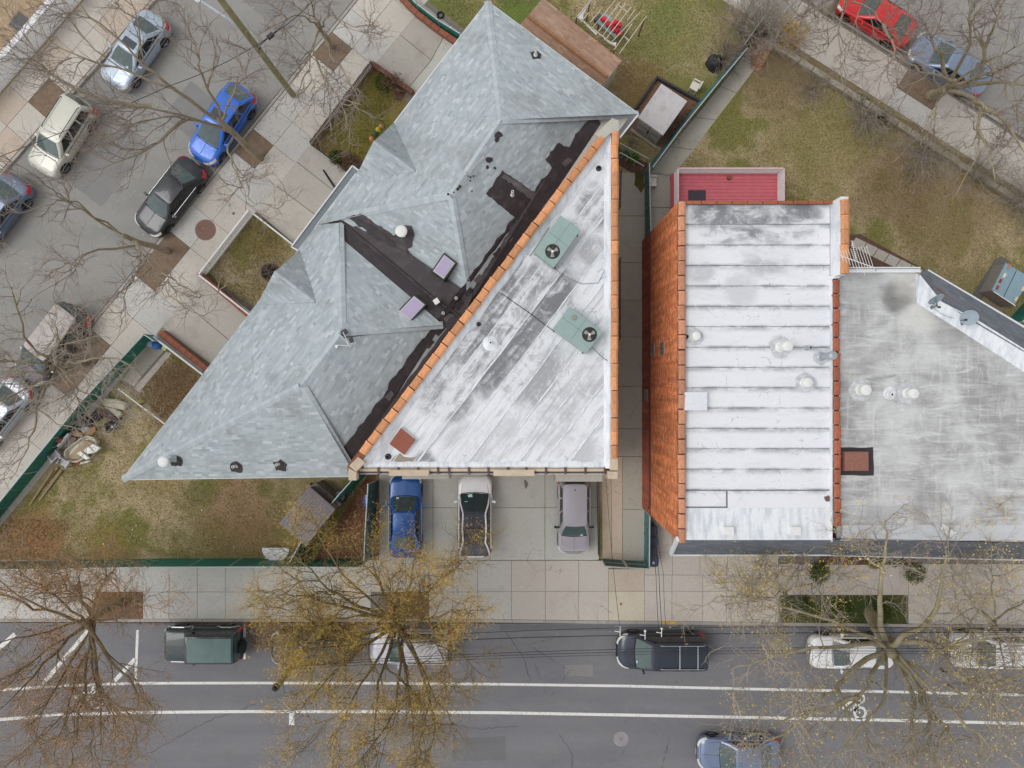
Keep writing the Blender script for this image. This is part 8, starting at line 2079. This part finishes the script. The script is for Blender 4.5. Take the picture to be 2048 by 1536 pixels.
for i, (x, y, R, l, cols) in enumerate([(1636, 1144, .62, 'round clipped green bush by the row house front, left of the door path', GRN), (1826, 1144, .62, 'round clipped green bush by the row house front, right of the door path', GRN),
                                 (1748, 1122, .42, 'small olive yellow bush in the flower bed of the row house', [(150, 136, 40), (132, 124, 40), (164, 146, 54)]), (1790, 1120, .34, 'small green bush in the flower bed beside the olive yellow one', GRN),
                                 (1720, 355 - 150, .4, 'low green tuft at the foot of the mossy wall', GRN), (1762, 236, .4, 'second low green tuft at the foot of the mossy wall', GRN), (1266, 318, .3, 'green leafy plant in the bed between the two pale rails', [(110, 150, 70), (90, 130, 56), (140, 170, 90)]), (1248, 310, .18, 'small blue-green plant in the bed by the coping', [(150, 170, 160), (90, 120, 80)]),
                                 (768, 166, .5, 'small green tuft in the bed of the olive front lawn', GRN), (674, 316, .4, 'low green plant at the corner of the olive front lawn', GRN),
                                 (1600, 1210, .6, 'leafy green plant on the planted verge, left end', GRN), (1760, 1222, .7, 'leafy green plant on the planted verge, right end', GRN), (1680, 1214, .5, 'leafy green plant in the middle of the planted verge', GRN)]):
    b0 = W(x, y, 0); t = thing('green_bush', l, 'bush', b0, group='small green bushes')
    pts = rng.normal(0, 1, (420, 3)); pts /= np.linalg.norm(pts, axis=1, keepdims=True); pts *= R * rng.uniform(.55, 1, (420, 1)) ; pts[:, 2] = np.abs(pts[:, 2]) * .9 + .05; pts[:, 0] += b0.x; pts[:, 1] += b0.y
    V, F, C = cards(pts, 4, .07, .028, .05, cols); fast_obj('foliage', fast_mesh('foliage', V, F, M_BUD, b0, C), t, 'stuff')
    r = random.Random(i); st = [branch(r, b0, Vector((r.uniform(-.6, .6), r.uniform(-.6, .6), 1)), R * .9, .012, 4, .15, 0)[:2] for _ in range(10)]
    V, F = tubes(st, 3); fast_obj('stems', fast_mesh('stems', V, F, M_TWIGD, b0), t)

# ------------------------------------------------------------------ grass and fallen leaves
def scatter(poly, n, avoid=()):
    xs = [p[0] for p in poly]; ys = [p[1] for p in poly]; out = []
    while len(out) < n:
        x, y = random.uniform(min(xs), max(xs)), random.uniform(min(ys), max(ys))
        if inside((x, y), poly) and not any(inside((x, y), a) for a in avoid): out.append((x, y))
    return out
AV = [[(690, 945), (1300, 945), (1300, 300), (690, 940)], [(1290, 400), (1300, 1140), (2300, 1140), (2300, 900), (1840, 548), (1690, 545), (1690, 440), (1500, 440)], [(1340, 335), (1570, 335), (1570, 440), (1340, 440)], [(1040, 50), (1090, 0), (1243, 122), (1203, 172)],
      [(300, 930), (700, 930), (1180, 260), (960, 60)], [(1298, 480), (1298, 345), (1440, 172), (1530, 52), (1560, 76), (1470, 190), (1345, 345), (1345, 480)], [(738, 945), (1300, 945), (1300, 1121), (738, 1121)]]
def tufts(name, poly, n, cols, h, avoid=AV, w=.02):
    P = scatter(poly, n, avoid); base = np.array([tuple(W(x, y, 0)) for x, y in P]); T = np.repeat(base, 3, axis=0); N = len(T)
    T[:, :2] += rng.normal(0, .03, (N, 2)); d = rng.normal(0, .6, (N, 3)); d[:, 2] = 1; d *= h * rng.uniform(.5, 1.3, (N, 1)); e = rng.normal(0, 1, (N, 3)); e[:, 2] = 0; e /= np.linalg.norm(e, axis=1, keepdims=True); e *= w
    V = np.stack([T - e, T + e, T + d + e * .3, T + d - e * .3], axis=1).reshape(-1, 3); F = np.arange(N * 4).reshape(-1, 4)
    C = np.array([lin(c)[:3] for c in cols])[rng.integers(0, len(cols), N)] * rng.uniform(.8, 1.15, (N, 1))
    tag(fast_obj(name, fast_mesh(name, V, F, M_BUD, (0, 0, 0), C)), None, None, None, 'stuff')
TAN = [(190, 170, 132), (172, 154, 114), (160, 146, 98), (198, 178, 142), (154, 136, 102)]
tufts('dry_grass', [(-60, 1115), (60, 1010), (240, 790), (330, 850), (250, 962), (700, 962), (735, 960), (620, 1112)], 9000, TAN, .032)
tufts('dry_grass', [(1345, 340), (1400, 290), (1560, 80), (1640, 150), (2060, 430), (2060, 660), (1850, 540), (1700, 440), (1580, 400)], 12000, TAN + [(138, 132, 74), (128, 122, 68)], .032)
tufts('dry_grass', [(880, 0), (985, -20), (1240, -20), (1480, 0), (1440, 120), (1300, 180), (1240, 160), (1240, 120), (1090, 0), (1000, 20), (920, 60)], 6000, TAN + [(132, 138, 76), (160, 154, 104)], .032)
tufts('green_grass', [(738, 140), (790, 200), (720, 330), (625, 290)], 2600, [(146, 136, 74), (132, 126, 60), (158, 144, 86), (118, 112, 54)], .05)
tufts('dry_grass', [(335, 700), (410, 750), (330, 840), (275, 790)], 1500, TAN[2:] + [(140, 112, 86)], .04, ())
tufts('dry_grass', [(505, 440), (585, 495), (505, 620), (412, 552)], 2400, TAN[1:] + [(140, 112, 86)], .032, [[(520, 525), (562, 525), (562, 568), (520, 568)]])
def litter(name, poly, n, cols, s=.06, z=.03, avoid=()):
    P = scatter(poly, n, avoid); c = np.array([tuple(W(x, y, 0)) for x, y in P]); N = len(c); c[:, 2] = z + rng.uniform(0, .03, N)
    d = rng.normal(0, 1, (N, 3)); d[:, 2] *= .35; d /= np.linalg.norm(d, axis=1, keepdims=True); e = np.cross(d, np.array([0, 0, 1.0])); e += rng.normal(0, .2, (N, 3)); l = s * rng.uniform(.5, 1.3, (N, 1))
    V = np.stack([c, c + d * l * .5 + e * l * .35, c + d * l, c + d * l * .5 - e * l * .35], axis=1).reshape(-1, 3); F = np.arange(N * 4).reshape(-1, 4)
    C = np.array([lin(q)[:3] for q in cols])[rng.integers(0, len(cols), N)] * rng.uniform(.75, 1.2, (N, 1))
    tag(fast_obj(name, fast_mesh(name, V, F, M_BUD, (0, 0, 0), C)), None, None, None, 'stuff')
RED = [(150, 94, 66), (164, 112, 84), (128, 80, 60), (176, 130, 104), (110, 72, 56)]
litter('straw', [(1502, 88), (1522, 84), (1536, 100), (1520, 140), (1506, 136)], 900, [(196, 156, 126), (184, 142, 112), (170, 130, 102), (206, 172, 144)], .2, .05)
litter('fallen_leaves', [(-40, 1115), (20, 1040), (140, 1040), (120, 1115)], 2200, RED)
litter('fallen_leaves', [(752, 960), (748, 1115), (630, 1115), (730, 960)], 3200, RED, .08)
litter('fallen_leaves', [(490, 1243), (560, 1243), (545, 1290), (500, 1300)], 900, RED, .07, Z_ROAD + .01)
litter('fallen_leaves', [(200, 1244), (980, 1244), (980, 1252), (200, 1252)], 900, RED, .06, Z_ROAD + .01)
litter('fallen_leaves', [(1335, 270), (1395, 190), (1400, 210), (1330, 300)], 500, RED, .06, .06)
litter('fallen_leaves', [(193, 1178), (284, 1178), (284, 1236), (193, 1236)], 500, RED, .06)
litter('street_litter', [(-60, 1100), (700, 960), (735, 1110), (-60, 1115)], 60, [(236, 232, 224), (226, 214, 200)], .09)
litter('street_litter', [nwR(0, -200), nwR(1000, -200), nwR(1000, 90), nwR(0, 90)], 260, [(232, 228, 222), (206, 198, 190), (190, 180, 168)], .06, .045)
litter('dark_specks', [nwR(0, 5), nwR(1000, 5), nwR(1000, 100), nwR(0, 100)], 900, [(120, 106, 94), (98, 88, 78)], .05, .045)
litter('dark_specks', [ne(-100, 5), ne(500, 5), ne(500, 95), ne(-100, 95)], 500, [(112, 98, 88), (92, 80, 72)], .05, .045)
litter('street_litter', [(0, 1250), (2048, 1262), (2048, 1290), (0, 1275)], 120, [(232, 228, 222), (150, 110, 80)], .06, Z_ROAD + .01)
litter('yellow_litter', [(1420, 1120), (2048, 1120), (2048, 1245), (1420, 1245)], 700, LEAF_Y, .05, .045)
